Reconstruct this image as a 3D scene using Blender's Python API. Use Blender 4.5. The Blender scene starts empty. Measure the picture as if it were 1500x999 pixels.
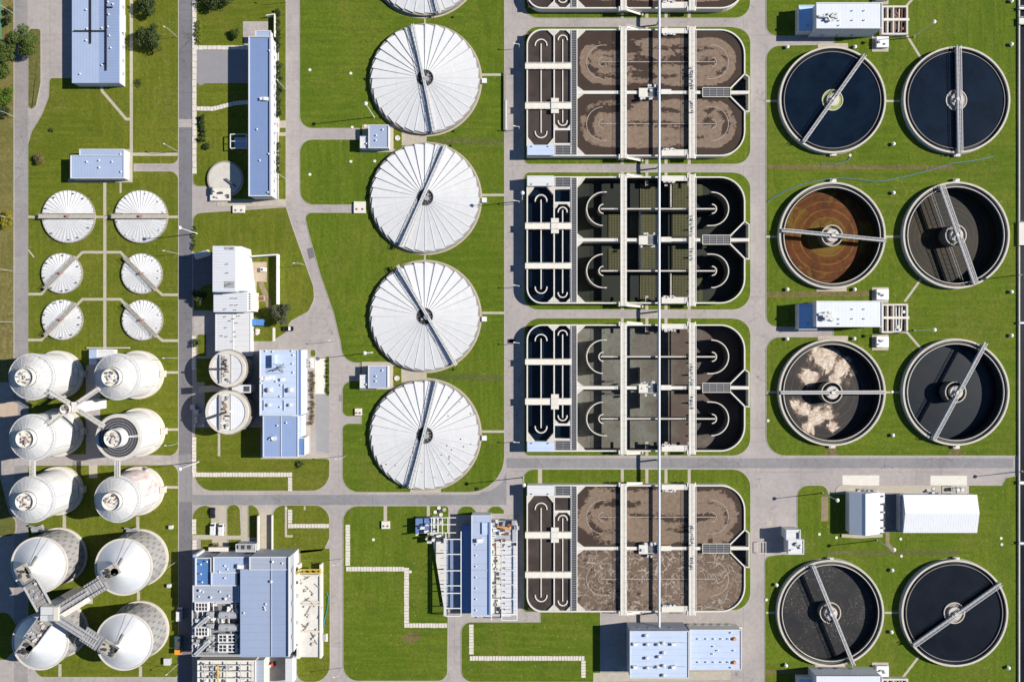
import bpy, math, random
from mathutils import Vector, Matrix
random.seed(7)
PI = math.pi
SC = bpy.context.scene
COL = SC.collection

# ---------------------------------------------------------------- camera, sky, sun, exposure
H = 323.0            # height of the drone above the ground, metres
S = 0.28             # metres on the ground for one pixel of the photograph
CX, CY = 750.0, 499.5
cam_d = bpy.data.cameras.new('camera')
cam = bpy.data.objects.new('camera', cam_d)
COL.objects.link(cam)
cam.location = (0, 0, H)
cam_d.sensor_width = 36.0
cam_d.lens = 36.0 * H / (1500 * S)
cam_d.clip_start = 1.0
cam_d.clip_end = 6000
SC.camera = cam

SUN_EL, SUN_AZ = math.radians(36.4), math.radians(6.6)      # azimuth from +x towards +y
W = bpy.data.worlds.new('World'); SC.world = W; W.use_nodes = True
wn = W.node_tree.nodes; wl = W.node_tree.links
sky = wn.new('ShaderNodeTexSky'); sky.sky_type = 'NISHITA'; sky.sun_disc = False
sky.sun_elevation = SUN_EL; sky.sun_rotation = math.pi / 2 - SUN_AZ
sky.air_density = 1.0; sky.dust_density = 0.0; sky.ozone_density = 6.0
wl.new(sky.outputs[0], wn['Background'].inputs[0])
wn['Background'].inputs[1].default_value = 0.062
sl = bpy.data.lights.new('sun', 'SUN'); sl.energy = 5.0; sl.angle = math.radians(0.5); sl.color = (1.0, 0.95, 0.87)
sun = bpy.data.objects.new('sun', sl); COL.objects.link(sun)
sd = Vector((math.cos(SUN_EL) * math.cos(SUN_AZ), math.cos(SUN_EL) * math.sin(SUN_AZ), math.sin(SUN_EL)))
sun.rotation_euler = sd.to_track_quat('Z', 'Y').to_euler()
SC.view_settings.view_transform = 'Standard'; SC.view_settings.look = 'None'
SC.view_settings.exposure = 0.55; SC.view_settings.gamma = 1.0
SC.cycles.max_bounces = 5; SC.cycles.diffuse_bounces = 2; SC.cycles.glossy_bounces = 2
SC.cycles.caustics_reflective = False; SC.cycles.caustics_refractive = False

# ---------------------------------------------------------------- helpers
def P(px, py, h=0.0):
    """A point seen at photo pixel (px, py) that stands h metres above the ground."""
    k = (H - h) / H * S
    return Vector(((px - CX) * k, (CY - py) * k, h))
def PX(n, h=0.0):
    return n * S * (H - h) / H

def fillet(pts, seg=8):
    """Polygon of (x, y[, r]) with rounded corners."""
    out = []; n = len(pts)
    for i, p in enumerate(pts):
        r = p[2] if len(p) > 2 else 0
        if not r:
            out.append((p[0], p[1])); continue
        a = Vector(pts[i - 1][:2]); b = Vector(p[:2]); c = Vector(pts[(i + 1) % n][:2])
        u = (a - b); v = (c - b)
        lu, lv = u.length, v.length
        u.normalize(); v.normalize()
        ang = u.angle(v)
        d = min(r / math.tan(ang / 2), lu * .98, lv * .98)
        rr = d * math.tan(ang / 2)
        cen = b + (u + v).normalized() * (rr / math.sin(ang / 2))
        p0 = b + u * d - cen; p1 = b + v * d - cen
        a0 = math.atan2(p0.y, p0.x); a1 = math.atan2(p1.y, p1.x)
        da = (a1 - a0 + PI) % (2 * PI) - PI
        for k in range(seg + 1):
            t = a0 + da * k / seg
            out.append((cen.x + rr * math.cos(t), cen.y + rr * math.sin(t)))
    return out

def offset_poly(pts, d):
    n = len(pts)
    area = sum(pts[i - 1][0] * pts[i][1] - pts[i][0] * pts[i - 1][1] for i in range(n))
    s = 1 if area > 0 else -1
    out = []
    for i in range(n):
        a = Vector(pts[i - 1][:2]); b = Vector(pts[i][:2]); c = Vector(pts[(i + 1) % n][:2])
        e1 = (b - a); e2 = (c - b)
        if e1.length < 1e-6 or e2.length < 1e-6:
            out.append(tuple(b)); continue
        e1.normalize(); e2.normalize()
        n1 = Vector((e1.y, -e1.x)) * s; n2 = Vector((e2.y, -e2.x)) * s
        m = n1 + n2
        if m.length < .2: m = n1
        m.normalize()
        out.append(tuple(b + m * d / max(.5, m.dot(n1))))
    return out

class MB:
    """Collects shapes; build() links them as one mesh object."""
    def __init__(s): s.v = []; s.f = []; s.m = []
    def add(s, vs, fs, m=0):
        o = len(s.v); s.v += [tuple(v) for v in vs]
        s.f += [tuple(i + o for i in f) for f in fs]; s.m += [m] * len(fs)
        return s
    def prism(s, poly, z0, z1, m=0, bottom=False, top=True):
        n = len(poly)
        area = sum(poly[i - 1][0] * poly[i][1] - poly[i][0] * poly[i - 1][1] for i in range(n))
        if area < 0: poly = poly[::-1]
        vs = [(p[0], p[1], z0) for p in poly] + [(p[0], p[1], z1) for p in poly]
        fs = [(i, (i + 1) % n, n + (i + 1) % n, n + i) for i in range(n)]
        if top: fs.append(tuple(range(n, 2 * n)))
        if bottom: fs.append(tuple(range(n - 1, -1, -1)))
        return s.add(vs, fs, m)
    def sheet(s, poly, z, m=0):
        n = len(poly)
        area = sum(poly[i - 1][0] * poly[i][1] - poly[i][0] * poly[i - 1][1] for i in range(n))
        if area < 0: poly = poly[::-1]
        return s.add([(p[0], p[1], z) for p in poly], [tuple(range(n))], m)
    def box(s, x, y, z0, sx, sy, sz, rot=0.0, m=0):
        c, q = math.cos(rot), math.sin(rot)
        pl = [(x + dx * c - dy * q, y + dx * q + dy * c) for dx, dy in
              ((-sx / 2, -sy / 2), (sx / 2, -sy / 2), (sx / 2, sy / 2), (-sx / 2, sy / 2))]
        return s.prism(pl, z0, z0 + sz, m, bottom=True)
    def cyl(s, x, y, z0, z1, r0, r1=None, n=20, m=0, cap=True):
        r1 = r0 if r1 is None else r1
        vs = []; fs = []
        for k in range(n):
            a = 2 * PI * k / n
            vs.append((x + r0 * math.cos(a), y + r0 * math.sin(a), z0))
        if r1 < 1e-5:
            vs.append((x, y, z1))
            fs = [(k, (k + 1) % n, n) for k in range(n)]
        else:
            for k in range(n):
                a = 2 * PI * k / n
                vs.append((x + r1 * math.cos(a), y + r1 * math.sin(a), z1))
            fs = [(k, (k + 1) % n, n + (k + 1) % n, n + k) for k in range(n)]
            if cap: fs.append(tuple(range(n, 2 * n)))
        return s.add(vs, fs, m)
    def ring(s, x, y, z0, z1, ri, ro, n=48, a0=0.0, a1=2 * PI, m=0):
        full = abs(a1 - a0) > 2 * PI - 1e-4
        k = n if full else n + 1
        vs = []; fs = []
        for i in range(k):
            a = a0 + (a1 - a0) * i / n
            c, q = math.cos(a), math.sin(a)
            vs += [(x + ri * c, y + ri * q, z0), (x + ro * c, y + ro * q, z0), (x + ro * c, y + ro * q, z1), (x + ri * c, y + ri * q, z1)]
        for i in range(n):
            a = 4 * i; b = 4 * ((i + 1) % k)
            fs += [(a + 1, b + 1, b + 2, a + 2), (a + 2, b + 2, b + 3, a + 3), (a + 3, b + 3, b, a)]
        if not full:
            fs += [(0, 1, 2, 3), (4 * n + 3, 4 * n + 2, 4 * n + 1, 4 * n)]
        return s.add(vs, fs, m)
    def bar(s, p, q, w, h, m=0):
        p = Vector(p); q = Vector(q); d = (q - p)
        if d.length < 1e-6: return s
        d.normalize()
        up = Vector((0, 0, 1)) if abs(d.z) < .98 else Vector((1, 0, 0))
        r = d.cross(up).normalized(); u = r.cross(d).normalized()
        vs = []
        for c in (p, q):
            for a, b in ((-1, -1), (1, -1), (1, 1), (-1, 1)):
                vs.append(c + r * a * w / 2 + u * b * h / 2)
        return s.add(vs, [(0, 1, 5, 4), (1, 2, 6, 5), (2, 3, 7, 6), (3, 0, 4, 7), (3, 2, 1, 0), (4, 5, 6, 7)], m)
    def tube(s, pts, r, n=8, m=0):
        pts = [Vector(p) for p in pts]; vs = []; fs = []
        for i, p in enumerate(pts):
            d = (pts[min(i + 1, len(pts) - 1)] - pts[max(i - 1, 0)]).normalized()
            up = Vector((0, 0, 1)) if abs(d.z) < .9 else Vector((1, 0, 0))
            a = d.cross(up).normalized(); b = a.cross(d).normalized()
            for k in range(n):
                t = 2 * PI * k / n
                vs.append(p + a * r * math.cos(t) + b * r * math.sin(t))
        for i in range(len(pts) - 1):
            for k in range(n):
                fs.append((i * n + k, i * n + (k + 1) % n, (i + 1) * n + (k + 1) % n, (i + 1) * n + k))
        fs.append(tuple(range(n - 1, -1, -1))); fs.append(tuple(range((len(pts) - 1) * n, len(pts) * n)))
        return s.add(vs, fs, m)
    def wall(s, pts, w, z0, z1, m=0, closed=False):
        """A wall along a polyline (x, y), mitred at the bends."""
        n = len(pts); L = []; R = []
        for i in range(n):
            a = Vector(pts[i - 1][:2]) if (i > 0 or closed) else None
            b = Vector(pts[i][:2])
            c = Vector(pts[(i + 1) % n][:2]) if (i < n - 1 or closed) else None
            e1 = (b - a).normalized() if a is not None else (c - b).normalized()
            e2 = (c - b).normalized() if c is not None else e1
            n1 = Vector((-e1.y, e1.x)); n2 = Vector((-e2.y, e2.x)); mm = (n1 + n2)
            if mm.length < .2: mm = n1.copy()
            mm.normalize(); d = w / 2 / max(.5, mm.dot(n1))
            L.append(b + mm * d); R.append(b - mm * d)
        vs = []
        for i in range(n):
            vs += [(L[i].x, L[i].y, z0), (R[i].x, R[i].y, z0), (R[i].x, R[i].y, z1), (L[i].x, L[i].y, z1)]
        fs = []
        for i in range(n if closed else n - 1):
            a = 4 * i; b = 4 * ((i + 1) % n)
            fs += [(a + 1, b + 1, b + 2, a + 2), (a + 2, b + 2, b + 3, a + 3), (a + 3, b + 3, b, a)]
        if not closed:
            fs += [(0, 1, 2, 3), (4 * n - 1, 4 * n - 2, 4 * n - 3, 4 * n - 4)]
        return s.add(vs, fs, m)
    def mesh(s, name, mats, off=(0, 0, 0)):
        me = bpy.data.meshes.new(name)
        ox, oy, oz = off
        me.from_pydata([(v[0] - ox, v[1] - oy, v[2] - oz) for v in s.v], [], s.f)
        ms = mats if isinstance(mats, (list, tuple)) else [mats]
        for m in ms: me.materials.append(m)
        if len(ms) > 1: me.polygons.foreach_set('material_index', s.m)
        me.update()
        return me
    def build(s, name, mats, parent=None, loc=None, smooth=False):
        if parent is not None: off = parent.matrix_basis.translation if loc is None else loc
        else: off = loc or (0, 0, 0)
        me = s.mesh(name, mats, off)
        if smooth:
            me.polygons.foreach_set('use_smooth', [True] * len(me.polygons))
            me.set_sharp_from_angle(angle=math.radians(24))
        o = bpy.data.objects.new(name, me); COL.objects.link(o)
        if parent is not None: o.parent = parent
        else: o.location = off
        return o

def inst(name, mesh, parent=None, loc=(0, 0, 0), rz=0.0):
    o = bpy.data.objects.new(name, mesh); COL.objects.link(o)
    if parent is not None: o.parent = parent
    o.location = loc; o.rotation_euler = (0, 0, rz)
    return o
def tag(o, label, cat, group=None):
    o['label'] = label; o['category'] = cat
    if group: o['group'] = group
    return o
def thing(name, label, cat, loc=(0, 0, 0), group=None, rz=0.0):
    o = bpy.data.objects.new(name, None); COL.objects.link(o)
    o.location = loc; o.rotation_euler = (0, 0, rz); o.empty_display_size = .5
    return tag(o, label, cat, group)
def struct(o):
    o['kind'] = 'structure'; return o
def stuff(o):
    o['kind'] = 'stuff'; return o
def dup(root, loc, rz=0.0, label=None, scale=None):
    r = root.copy(); COL.objects.link(r); r.location = loc; r.rotation_euler = (0, 0, rz)
    if scale: r.scale = scale
    if label: r['label'] = label
    for ch in list(root.children):
        c = ch.copy(); COL.objects.link(c); c.parent = r
        for g in list(ch.children):
            d = g.copy(); COL.objects.link(d); d.parent = c
    return r

# ---------------------------------------------------------------- materials
class NT:
    def __init__(s, name):
        s.mat = bpy.data.materials.new(name); s.mat.use_nodes = True
        s.t = s.mat.node_tree; s.b = s.t.nodes['Principled BSDF']
        s.pos = s.t.nodes.new('ShaderNodeNewGeometry').outputs['Position']
    def n(s, typ, **kw):
        nd = s.t.nodes.new(typ)
        for k, v in kw.items(): setattr(nd, k, v)
        return nd
    def inp(s, sock, v):
        if isinstance(v, bpy.types.NodeSocket): s.t.links.new(v, sock)
        elif isinstance(v, tuple) and len(v) == 3 and sock.type == 'RGBA': sock.default_value = v + (1,)
        else: sock.default_value = v
    def math(s, op, a, b=0.0, clamp=False):
        nd = s.n('ShaderNodeMath', operation=op, use_clamp=clamp)
        s.inp(nd.inputs[0], a); s.inp(nd.inputs[1], b); return nd.outputs[0]
    def vadd(s, a, b):
        nd = s.n('ShaderNodeVectorMath', operation='ADD'); s.inp(nd.inputs[0], a); s.inp(nd.inputs[1], b); return nd.outputs[0]
    def scale(s, v, sc):
        nd = s.n('ShaderNodeMapping'); s.inp(nd.inputs[0], v); nd.inputs['Scale'].default_value = sc; return nd.outputs[0]
    def noise(s, scale, detail=3, rough=.55, dist=0.0, vec=None):
        nd = s.n('ShaderNodeTexNoise'); s.inp(nd.inputs['Vector'], vec or s.pos)
        nd.inputs['Scale'].default_value = scale; nd.inputs['Detail'].default_value = detail
        nd.inputs['Roughness'].default_value = rough; nd.inputs['Distortion'].default_value = dist
        return nd.outputs['Fac']
    def voro(s, scale, feature='DISTANCE_TO_EDGE', vec=None, out=0):
        nd = s.n('ShaderNodeTexVoronoi', feature=feature); s.inp(nd.inputs['Vector'], vec or s.pos)
        nd.inputs['Scale'].default_value = scale; return nd.outputs[out]
    def rng(s, v, a, b, c=0.0, d=1.0):
        nd = s.n('ShaderNodeMapRange'); nd.clamp = True
        s.inp(nd.inputs[0], v)
        for i, q in enumerate((a, b, c, d)): nd.inputs[i + 1].default_value = q
        return nd.outputs[0]
    def mix(s, f, a, b):
        nd = s.n('ShaderNodeMix', data_type='RGBA')
        s.inp(nd.inputs[0], f); s.inp(nd.inputs[6], a); s.inp(nd.inputs[7], b); return nd.outputs[2]
    def xyz(s, v=None):
        nd = s.n('ShaderNodeSeparateXYZ'); s.inp(nd.inputs[0], v or s.pos); return nd.outputs
    def obj(s):
        return s.n('ShaderNodeTexCoord').outputs['Object']
    def bump(s, h, strength=.3, dist=.05):
        nd = s.n('ShaderNodeBump'); nd.inputs['Strength'].default_value = strength; nd.inputs['Distance'].default_value = dist
        s.inp(nd.inputs['Height'], h); s.t.links.new(nd.outputs[0], s.b.inputs['Normal'])
    def out(s, col, rough=.8, metal=0.0, spec=None):
        s.inp(s.b.inputs['Base Color'], col); s.inp(s.b.inputs['Roughness'], rough); s.b.inputs['Metallic'].default_value = metal
        if spec is not None: s.b.inputs['Specular IOR Level'].default_value = spec
        return s.mat

def mul(c, f): return tuple(min(1, x * f) for x in c)
def plain(name, col, rough=.75, var=.12, sc=.6, metal=0.0, dirt=0.0, dirtcol=(.12, .09, .06), seam=None, spec=None):
    t = NT(name)
    a = t.noise(sc, 4, .6); b = t.noise(sc * 7, 3, .6)
    f = t.math('ADD', t.math('MULTIPLY', a, .6), t.math('MULTIPLY', b, .4))
    c = t.mix(t.rng(f, .3, .7), mul(col, 1 - var), mul(col, 1 + var))
    if dirt:
        d = t.noise(sc * 1.7, 5, .7, .4)
        c = t.mix(t.math('MULTIPLY', t.rng(d, .52, .72), dirt), c, dirtcol)
    if seam:
        ax, sp = seam[0], seam[1]
        x = t.xyz()[ax]
        fr = t.math('FRACT', t.math('DIVIDE', x, sp))
        ln = t.math('LESS_THAN', fr, seam[2] if len(seam) > 2 else .12)
        c = t.mix(t.math('MULTIPLY', ln, seam[3] if len(seam) > 3 else .35), c, mul(col, .45))
        t.bump(ln, .5, .08)
    else:
        t.bump(b, .15, .05)
    return t.out(c, rough, metal, spec)

def grass_mat(name, g1=(.062, .094, .007), g2=(.136, .147, .016), dry=(.185, .140, .050), drythr=.52, dryamt=.7):
    t = NT(name)
    big = t.noise(.020, 4, .6); mid = t.noise(.10, 6, .72, .4); fine = t.noise(.85, 5, .75); blade = t.noise(4.0, 2, .6)
    f = t.math('ADD', t.math('MULTIPLY', big, .5), t.math('MULTIPLY', mid, .5))
    c = t.mix(t.rng(f, .36, .64), g1, g2)
    st = t.scale(t.pos, (.04, .55, 1)); m1 = t.noise(1.0, 3, .6, 0, st)
    st2 = t.scale(t.pos, (.55, .04, 1)); m2 = t.noise(1.0, 3, .6, 0, st2)
    mow = t.mix(t.math('GREATER_THAN', t.noise(.012, 1), .5), m1, m2)
    c = t.mix(t.math('MULTIPLY', t.rng(mow, .46, .60), .40), c, mul(g2, 1.18))
    c = t.mix(t.math('MULTIPLY', t.rng(mow, .54, .42), .30), c, mul(g1, .85))
    dr = t.math('MULTIPLY', t.rng(t.noise(.045, 5, .65, .5), drythr, drythr + .12), t.rng(t.noise(.55, 5, .8), .46, .58))
    c = t.mix(t.math('MULTIPLY', dr, dryamt), c, dry)
    ol = t.math('MULTIPLY', t.rng(t.noise(.028, 5, .68, 1.0), .48, .64), t.rng(t.noise(.30, 5, .75), .36, .62))
    c = t.mix(t.math('MULTIPLY', ol, .65), c, (.165, .150, .030))
    dk = t.rng(t.noise(.16, 6, .75, .6), .54, .66)
    c = t.mix(t.math('MULTIPLY', dk, .6), c, mul(g1, .72))
    tuft = t.math('MULTIPLY', t.rng(t.noise(.55, 4, .7, .3), .57, .68), t.rng(t.noise(.05, 3, .6), .44, .56))
    c = t.mix(t.math('MULTIPLY', tuft, .7), c, mul(g1, .55))
    c = t.mix(t.math('MULTIPLY', t.rng(fine, .40, .60), .6), c, mul(g1, .78))
    c = t.mix(t.math('MULTIPLY', t.rng(blade, .42, .68), .5), c, mul(g2, 1.45))
    sp = t.math('MULTIPLY', t.math('LESS_THAN', t.voro(.32, 'F1'), .12), t.math('GREATER_THAN', t.noise(.06, 3), .52))
    c = t.mix(t.math('MULTIPLY', sp, .28), c, (.30, .28, .16))
    t.bump(fine, .5, .15)
    return t.out(c, .95, spec=.1)

def paving_mat(name, col, crack=.6, stain=.4, jx=None, jy=None):
    t = NT(name)
    a = t.noise(.05, 5, .65); b = t.noise(.6, 4, .65); g = t.noise(9, 2, .7)
    f = t.math('ADD', t.math('MULTIPLY', a, .5), t.math('ADD', t.math('MULTIPLY', b, .35), t.math('MULTIPLY', g, .15)))
    c = t.mix(t.rng(f, .36, .64), mul(col, .80), mul(col, 1.14))
    for ax, sc in ((0, (1.1, .018, 1)), (1, (.018, 1.1, 1))):
        w = t.noise(1.0, 2, .5, 0, t.scale(t.pos, sc))
        c = t.mix(t.math('MULTIPLY', t.rng(w, .56, .72), stain * .35), c, mul(col, .62))
    d = t.noise(.18, 6, .7, .8)
    c = t.mix(t.math('MULTIPLY', t.rng(d, .55, .70), stain * .8), c, mul(col, .62))
    nz = t.n('ShaderNodeTexNoise'); t.inp(nz.inputs['Vector'], t.pos); nz.inputs['Scale'].default_value = .12
    nz.inputs['Detail'].default_value = 5
    wv = t.vadd(t.pos, t.scale(nz.outputs['Color'], (14, 14, 0)))
    e = t.voro(.055, vec=wv)
    e2 = t.voro(.16, vec=wv)
    ck = t.math('MULTIPLY', t.math('LESS_THAN', e, .004), t.math('GREATER_THAN', t.noise(.017, 2), .53))
    ck2 = t.math('MULTIPLY', t.math('LESS_THAN', e2, .008), t.math('GREATER_THAN', t.noise(.03, 2), .62))
    ck = t.math('MAXIMUM', ck, ck2)
    c = t.mix(t.math('MULTIPLY', ck, crack), c, mul(col, .34))
    p = t.xyz()
    for ax, sp in ((0, jx), (1, jy)):
        if sp:
            ln = t.math('LESS_THAN', t.math('FRACT', t.math('DIVIDE', p[ax], sp)), .16 / sp)
            ln = t.math('MULTIPLY', ln, t.rng(t.noise(.045, 2), .46, .52)); c = t.mix(t.math('MULTIPLY', ln, .5), c, mul(col, .4))
    t.bump(b, .2, .03)
    return t.out(c, .9, spec=.2)

def water_mat(name, col=(.004, .009, .018), rough=.12, scum=0.0, scumcol=(.05, .045, .035)):
    t = NT(name)
    a = t.noise(.12, 4, .6, .3)
    c = t.mix(t.rng(a, .35, .65), mul(col, .75), mul(col, 1.3))
    if scum:
        sp = t.math('MULTIPLY', t.rng(t.noise(3.5, 4, .75), .60, .66), t.rng(t.noise(.10, 4, .65, .6), .46, .58))
        c = t.mix(t.math('MULTIPLY', sp, scum), c, scumcol)
        wisps = t.rng(t.noise(.5, 6, .72, 2.2), .60, .68)
        c = t.mix(t.math('MULTIPLY', wisps, scum * .5), c, mul(scumcol, .7))
    t.bump(t.noise(1.5, 3, .6), .04, .05)
    return t.out(c, rough, spec=.35)

GRASS = grass_mat('grass')
GRASS_LUSH = grass_mat('grass_lush', (.050, .095, .007), (.114, .146, .013), drythr=.545, dryamt=.65)
GRASS_DRY = grass_mat('grass_dry', (.065, .080, .016), (.115, .115, .030), (.20, .155, .075), .44, .9)
PAVE = paving_mat('pale_pavement', (.352, .316, .300), .5, .5, jx=23.7, jy=17.9)
ROAD_DARK = paving_mat('dark_asphalt', (.165, .160, .172), .55, .5, jy=11.3)
ROAD_MID = paving_mat('worn_asphalt', (.235, .226, .232), .8, .6, jx=19.1)
PATHM = plain('path_concrete', (.40, .355, .285), .9, .14, .5, dirt=.3, dirtcol=(.25, .21, .15))
KERB = plain('kerb_concrete', (.36, .34, .30), .9, .12, .6)
CONC = plain('light_concrete', (.54, .50, .44), .9, .12, .5, dirt=.25, dirtcol=(.30, .26, .20))
CONC_W = plain('bleached_concrete', (.62, .585, .52), .9, .08, .5, dirt=.18, dirtcol=(.42, .37, .3))
CONC_D = plain('stained_concrete', (.27, .245, .215), .9, .2, .4, dirt=.5, dirtcol=(.12, .10, .08))
SLABM = plain('slab_concrete', (.58, .53, .47), .9, .16, .9, dirt=.3, dirtcol=(.33, .29, .24))
DIRT = plain('bare_earth', (.23, .175, .11), .95, .3, .5, dirt=.5, dirtcol=(.09, .10, .03))
WHITE = plain('white_paint', (.66, .655, .645), .55, .05, .4, dirt=.15, dirtcol=(.5, .46, .4))
WHITE_ST = plain('stained_white_paint', (.62, .61, .595), .6, .06, .4, dirt=.45, dirtcol=(.46, .40, .34))
WHITE_COVER = plain('cover_white', (.60, .60, .60), .5, .06, .35, dirt=.22, dirtcol=(.42, .41, .39))
STEEL = plain('galvanised_steel', (.46, .46, .47), .5, .12, .8, metal=.3)
STEEL_L = plain('pale_steel', (.52, .52, .52), .55, .1, .8)
GREY = plain('grey_paint', (.30, .30, .31), .7, .12, .6, dirt=.3)
DARK = plain('dark_steel', (.055, .055, .06), .6, .2, .9)
BLACK = plain('black_plastic', (.012, .012, .014), .5, .2, .9)
RUST = plain('rusty_iron', (.20, .085, .045), .85, .4, 1.2)
YELLOW = plain('yellow_paint', (.52, .37, .07), .55, .1, .8)
ORANGE = plain('orange_paint', (.70, .27, .03), .55, .1, .8)
TEAL = plain('teal_paint', (.02, .13, .15), .5, .1, .8)
BLUE = plain('blue_tarpaulin', (.05, .16, .42), .6, .12, .8)
RED = plain('red_paint', (.5, .05, .04), .6, .15, .8)
HOSE = plain('blue_hose', (.06, .16, .22), .6, .12, .8)
GLASS = plain('dark_glass', (.012, .015, .02), .35, .1, .8)
RUBBER = plain('rubber', (.02, .02, .02), .8, .1, .8)
ROOF_BLUE = plain('slate_blue_roof', (.165, .232, .40), .55, .05, .25, seam=(0, 1.7, .05, .25), dirt=.15, dirtcol=(.17, .22, .34))
ROOF_PALE = plain('pale_blue_roof', (.315, .385, .53), .55, .05, .25, seam=(0, 1.2, .08, .22), dirt=.2, dirtcol=(.25, .31, .42))
ROOF_LITE = plain('light_blue_membrane', (.44, .52, .67), .6, .05, .3, seam=(1, 2.4, .04, .2), dirt=.3, dirtcol=(.30, .36, .48))
ROOF_GREY = plain('grey_blue_roof', (.31, .345, .42), .6, .05, .3, seam=(1, 1.6, .06, .2), dirt=.2, dirtcol=(.33, .36, .42))
ROOF_WHITE = plain('white_metal_roof', (.66, .67, .685), .5, .04, .3, seam=(0, 1.0, .12, .28))
ROOF_OFFW = plain('offwhite_membrane', (.57, .57, .575), .6, .05, .3, seam=(1, 2.2, .05, .2), dirt=.2, dirtcol=(.6, .58, .55))
WALL_W = plain('white_cladding', (.54, .545, .56), .7, .06, .4, seam=(1, .9, .1, .2), dirt=.15, dirtcol=(.45, .43, .4))
WALL_G = plain('grey_cladding', (.34, .36, .40), .7, .08, .4)
WALL_C = plain('cream_wall', (.60, .57, .50), .8, .08, .4, dirt=.2, dirtcol=(.4, .36, .3))
WATER = water_mat('dark_water')
WATER_SC = water_mat('scummy_water', (.004, .009, .018), .18, .35, (.07, .06, .05))
WATER_BLK = water_mat('black_water', (.007, .009, .013), .22, .35, (.035, .035, .04))
MUCK = water_mat('channel_sludge', (.050, .038, .032), .4, .25, (.085, .062, .05))
BARK = plain('bark', (.09, .07, .05), .95, .3, 2)
def leaf_mat(name, a, b):
    t = NT(name)
    c = t.mix(t.rng(t.noise(.45, 3, .6), .35, .65), a, b)
    c = t.mix(t.math('MULTIPLY', t.rng(t.noise(3.0, 2, .6), .4, .65), .5), c, mul(b, 1.35))
    return t.out(c, .8, spec=.15)
GRASS_TAN = grass_mat('tan_verge', (.095, .098, .022), (.175, .145, .052), (.27, .20, .11), .42, .9)
LEAF = leaf_mat('leaves', (.042, .066, .012), (.085, .115, .026))
LEAF_D = leaf_mat('dark_leaves', (.030, .044, .014), (.056, .074, .024))
LEAF_Y = leaf_mat('yellow_leaves', (.16, .15, .015), (.26, .22, .025))
LEAF_B = leaf_mat('brown_leaves', (.10, .085, .035), (.17, .125, .06))
LEAF_G = leaf_mat('grey_leaves', (.050, .058, .032), (.085, .090, .055))

# ---------------------------------------------------------------- the setting: ground, paving, lawns, paths
def px_poly(pts, h=0.0):
    return [tuple(P(x, y, h)[:2]) for x, y in fillet(pts)]
import bmesh
# sunken tanks: the ground, paving and lawns are open above them
PITS = []
for yc in (351.5, 568):
    PITS.append([P(x, yc + y, 0)[:2] for x, y in ((774, -89), (1062, -89), (1086, -70), (1088.5, -28), (1069, -7), (1069, 7), (1088.5, 28), (1086, 70), (1062, 90), (774, 90))])
for x, y in ((1219.5, 345), (1401.2, 344.5), (1219.3, 575), (1400.8, 574.5), (1217, 898)):
    c = P(x, y, 2.3); PITS.append([(c.x + PX(77.6, 2.3) * math.cos(2 * PI * k / 48), c.y + PX(77.6, 2.3) * math.sin(2 * PI * k / 48)) for k in range(48)])
def inside(p, poly):
    r = False
    for i in range(len(poly)):
        a, b = poly[i - 1], poly[i]
        if (a[1] > p[1]) != (b[1] > p[1]) and p[0] < (b[0] - a[0]) * (p[1] - a[1]) / (b[1] - a[1]) + a[0]: r = not r
    return r
def holed_sheet(poly, z):
    holes = [h for h in PITS if inside(h[0], poly) and inside(h[len(h) // 2], poly)]
    if not holes: return MB().sheet(poly, z)
    bm = bmesh.new(); ed = []
    for lp in [poly] + holes:
        vs = [bm.verts.new((p[0], p[1], z)) for p in lp]
        ed += [bm.edges.new((vs[i - 1], vs[i])) for i in range(len(vs))]
    bmesh.ops.triangle_fill(bm, use_beauty=True, use_dissolve=False, edges=ed, normal=(0, 0, 1))
    bm.verts.index_update(); mb = MB()
    fs = []
    for f in bm.faces:
        ix = tuple(v.index for v in f.verts); fs.append(ix if f.normal.z > 0 else ix[::-1])
    mb.add([v.co for v in bm.verts], fs); bm.free()
    return mb
struct(holed_sheet([(-2600, -2600), (2600, -2600), (2600, 2600), (-2600, 2600)], -0.02).build('ground', GRASS_DRY))
struct(holed_sheet([tuple(P(x, y)[:2]) for x, y in ((-200, -340), (1490.5, -340), (1490.5, 1340), (-200, 1340))], 0.0).build('pavement', PAVE))
struct(MB().sheet([tuple(P(x, y)[:2]) for x, y in ((262, -340), (281.5, -340), (281.5, 1340), (262, 1340))], .004).build('road', ROAD_DARK))
struct(MB().sheet([tuple(P(x, y)[:2]) for x, y in ((282, 724.5), (742, 724.5), (742, 739.5), (282, 739.5))], .004).build('road', ROAD_MID))
struct(MB().sheet([tuple(P(x, y)[:2]) for x, y in ((742, 671), (1484, 671), (1484, 685.5), (742, 685.5))], .004).build('road', ROAD_MID))
struct(MB().sheet([tuple(P(x, y)[:2]) for x, y in ((702, 722), (720, 718), (736, 706), (742, 690), (742, 724.4), (702, 724.4))], .008).build('road', ROAD_MID))
struct(MB().sheet([tuple(P(x, y)[:2]) for x, y in ((20.5, -340), (40.5, -340), (40.5, 1340), (20.5, 1340))], .004).build('road', paving_mat('mid_asphalt', (.27, .25, .245), .5, .5, jy=13.7)))
# the patch of newer asphalt on the bending road, the sealed strips and joints
struct(MB().sheet([tuple(P(x, y)[:2]) for x, y in ((449, 365), (457, 362.5), (462, 376), (453, 380))], .008).build('road_patch', ROAD_DARK))
struct(MB().sheet([tuple(P(x, y)[:2]) for x, y in ((262, 175), (281.5, 175), (281.5, 187), (262, 187))], .008).build('road_patch', PAVE))
struct(MB().sheet([tuple(P(x, y)[:2]) for x, y in ((496, 578), (503, 578), (503, 588), (496, 588))], .004).build('road_patch', ROAD_MID))

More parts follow.
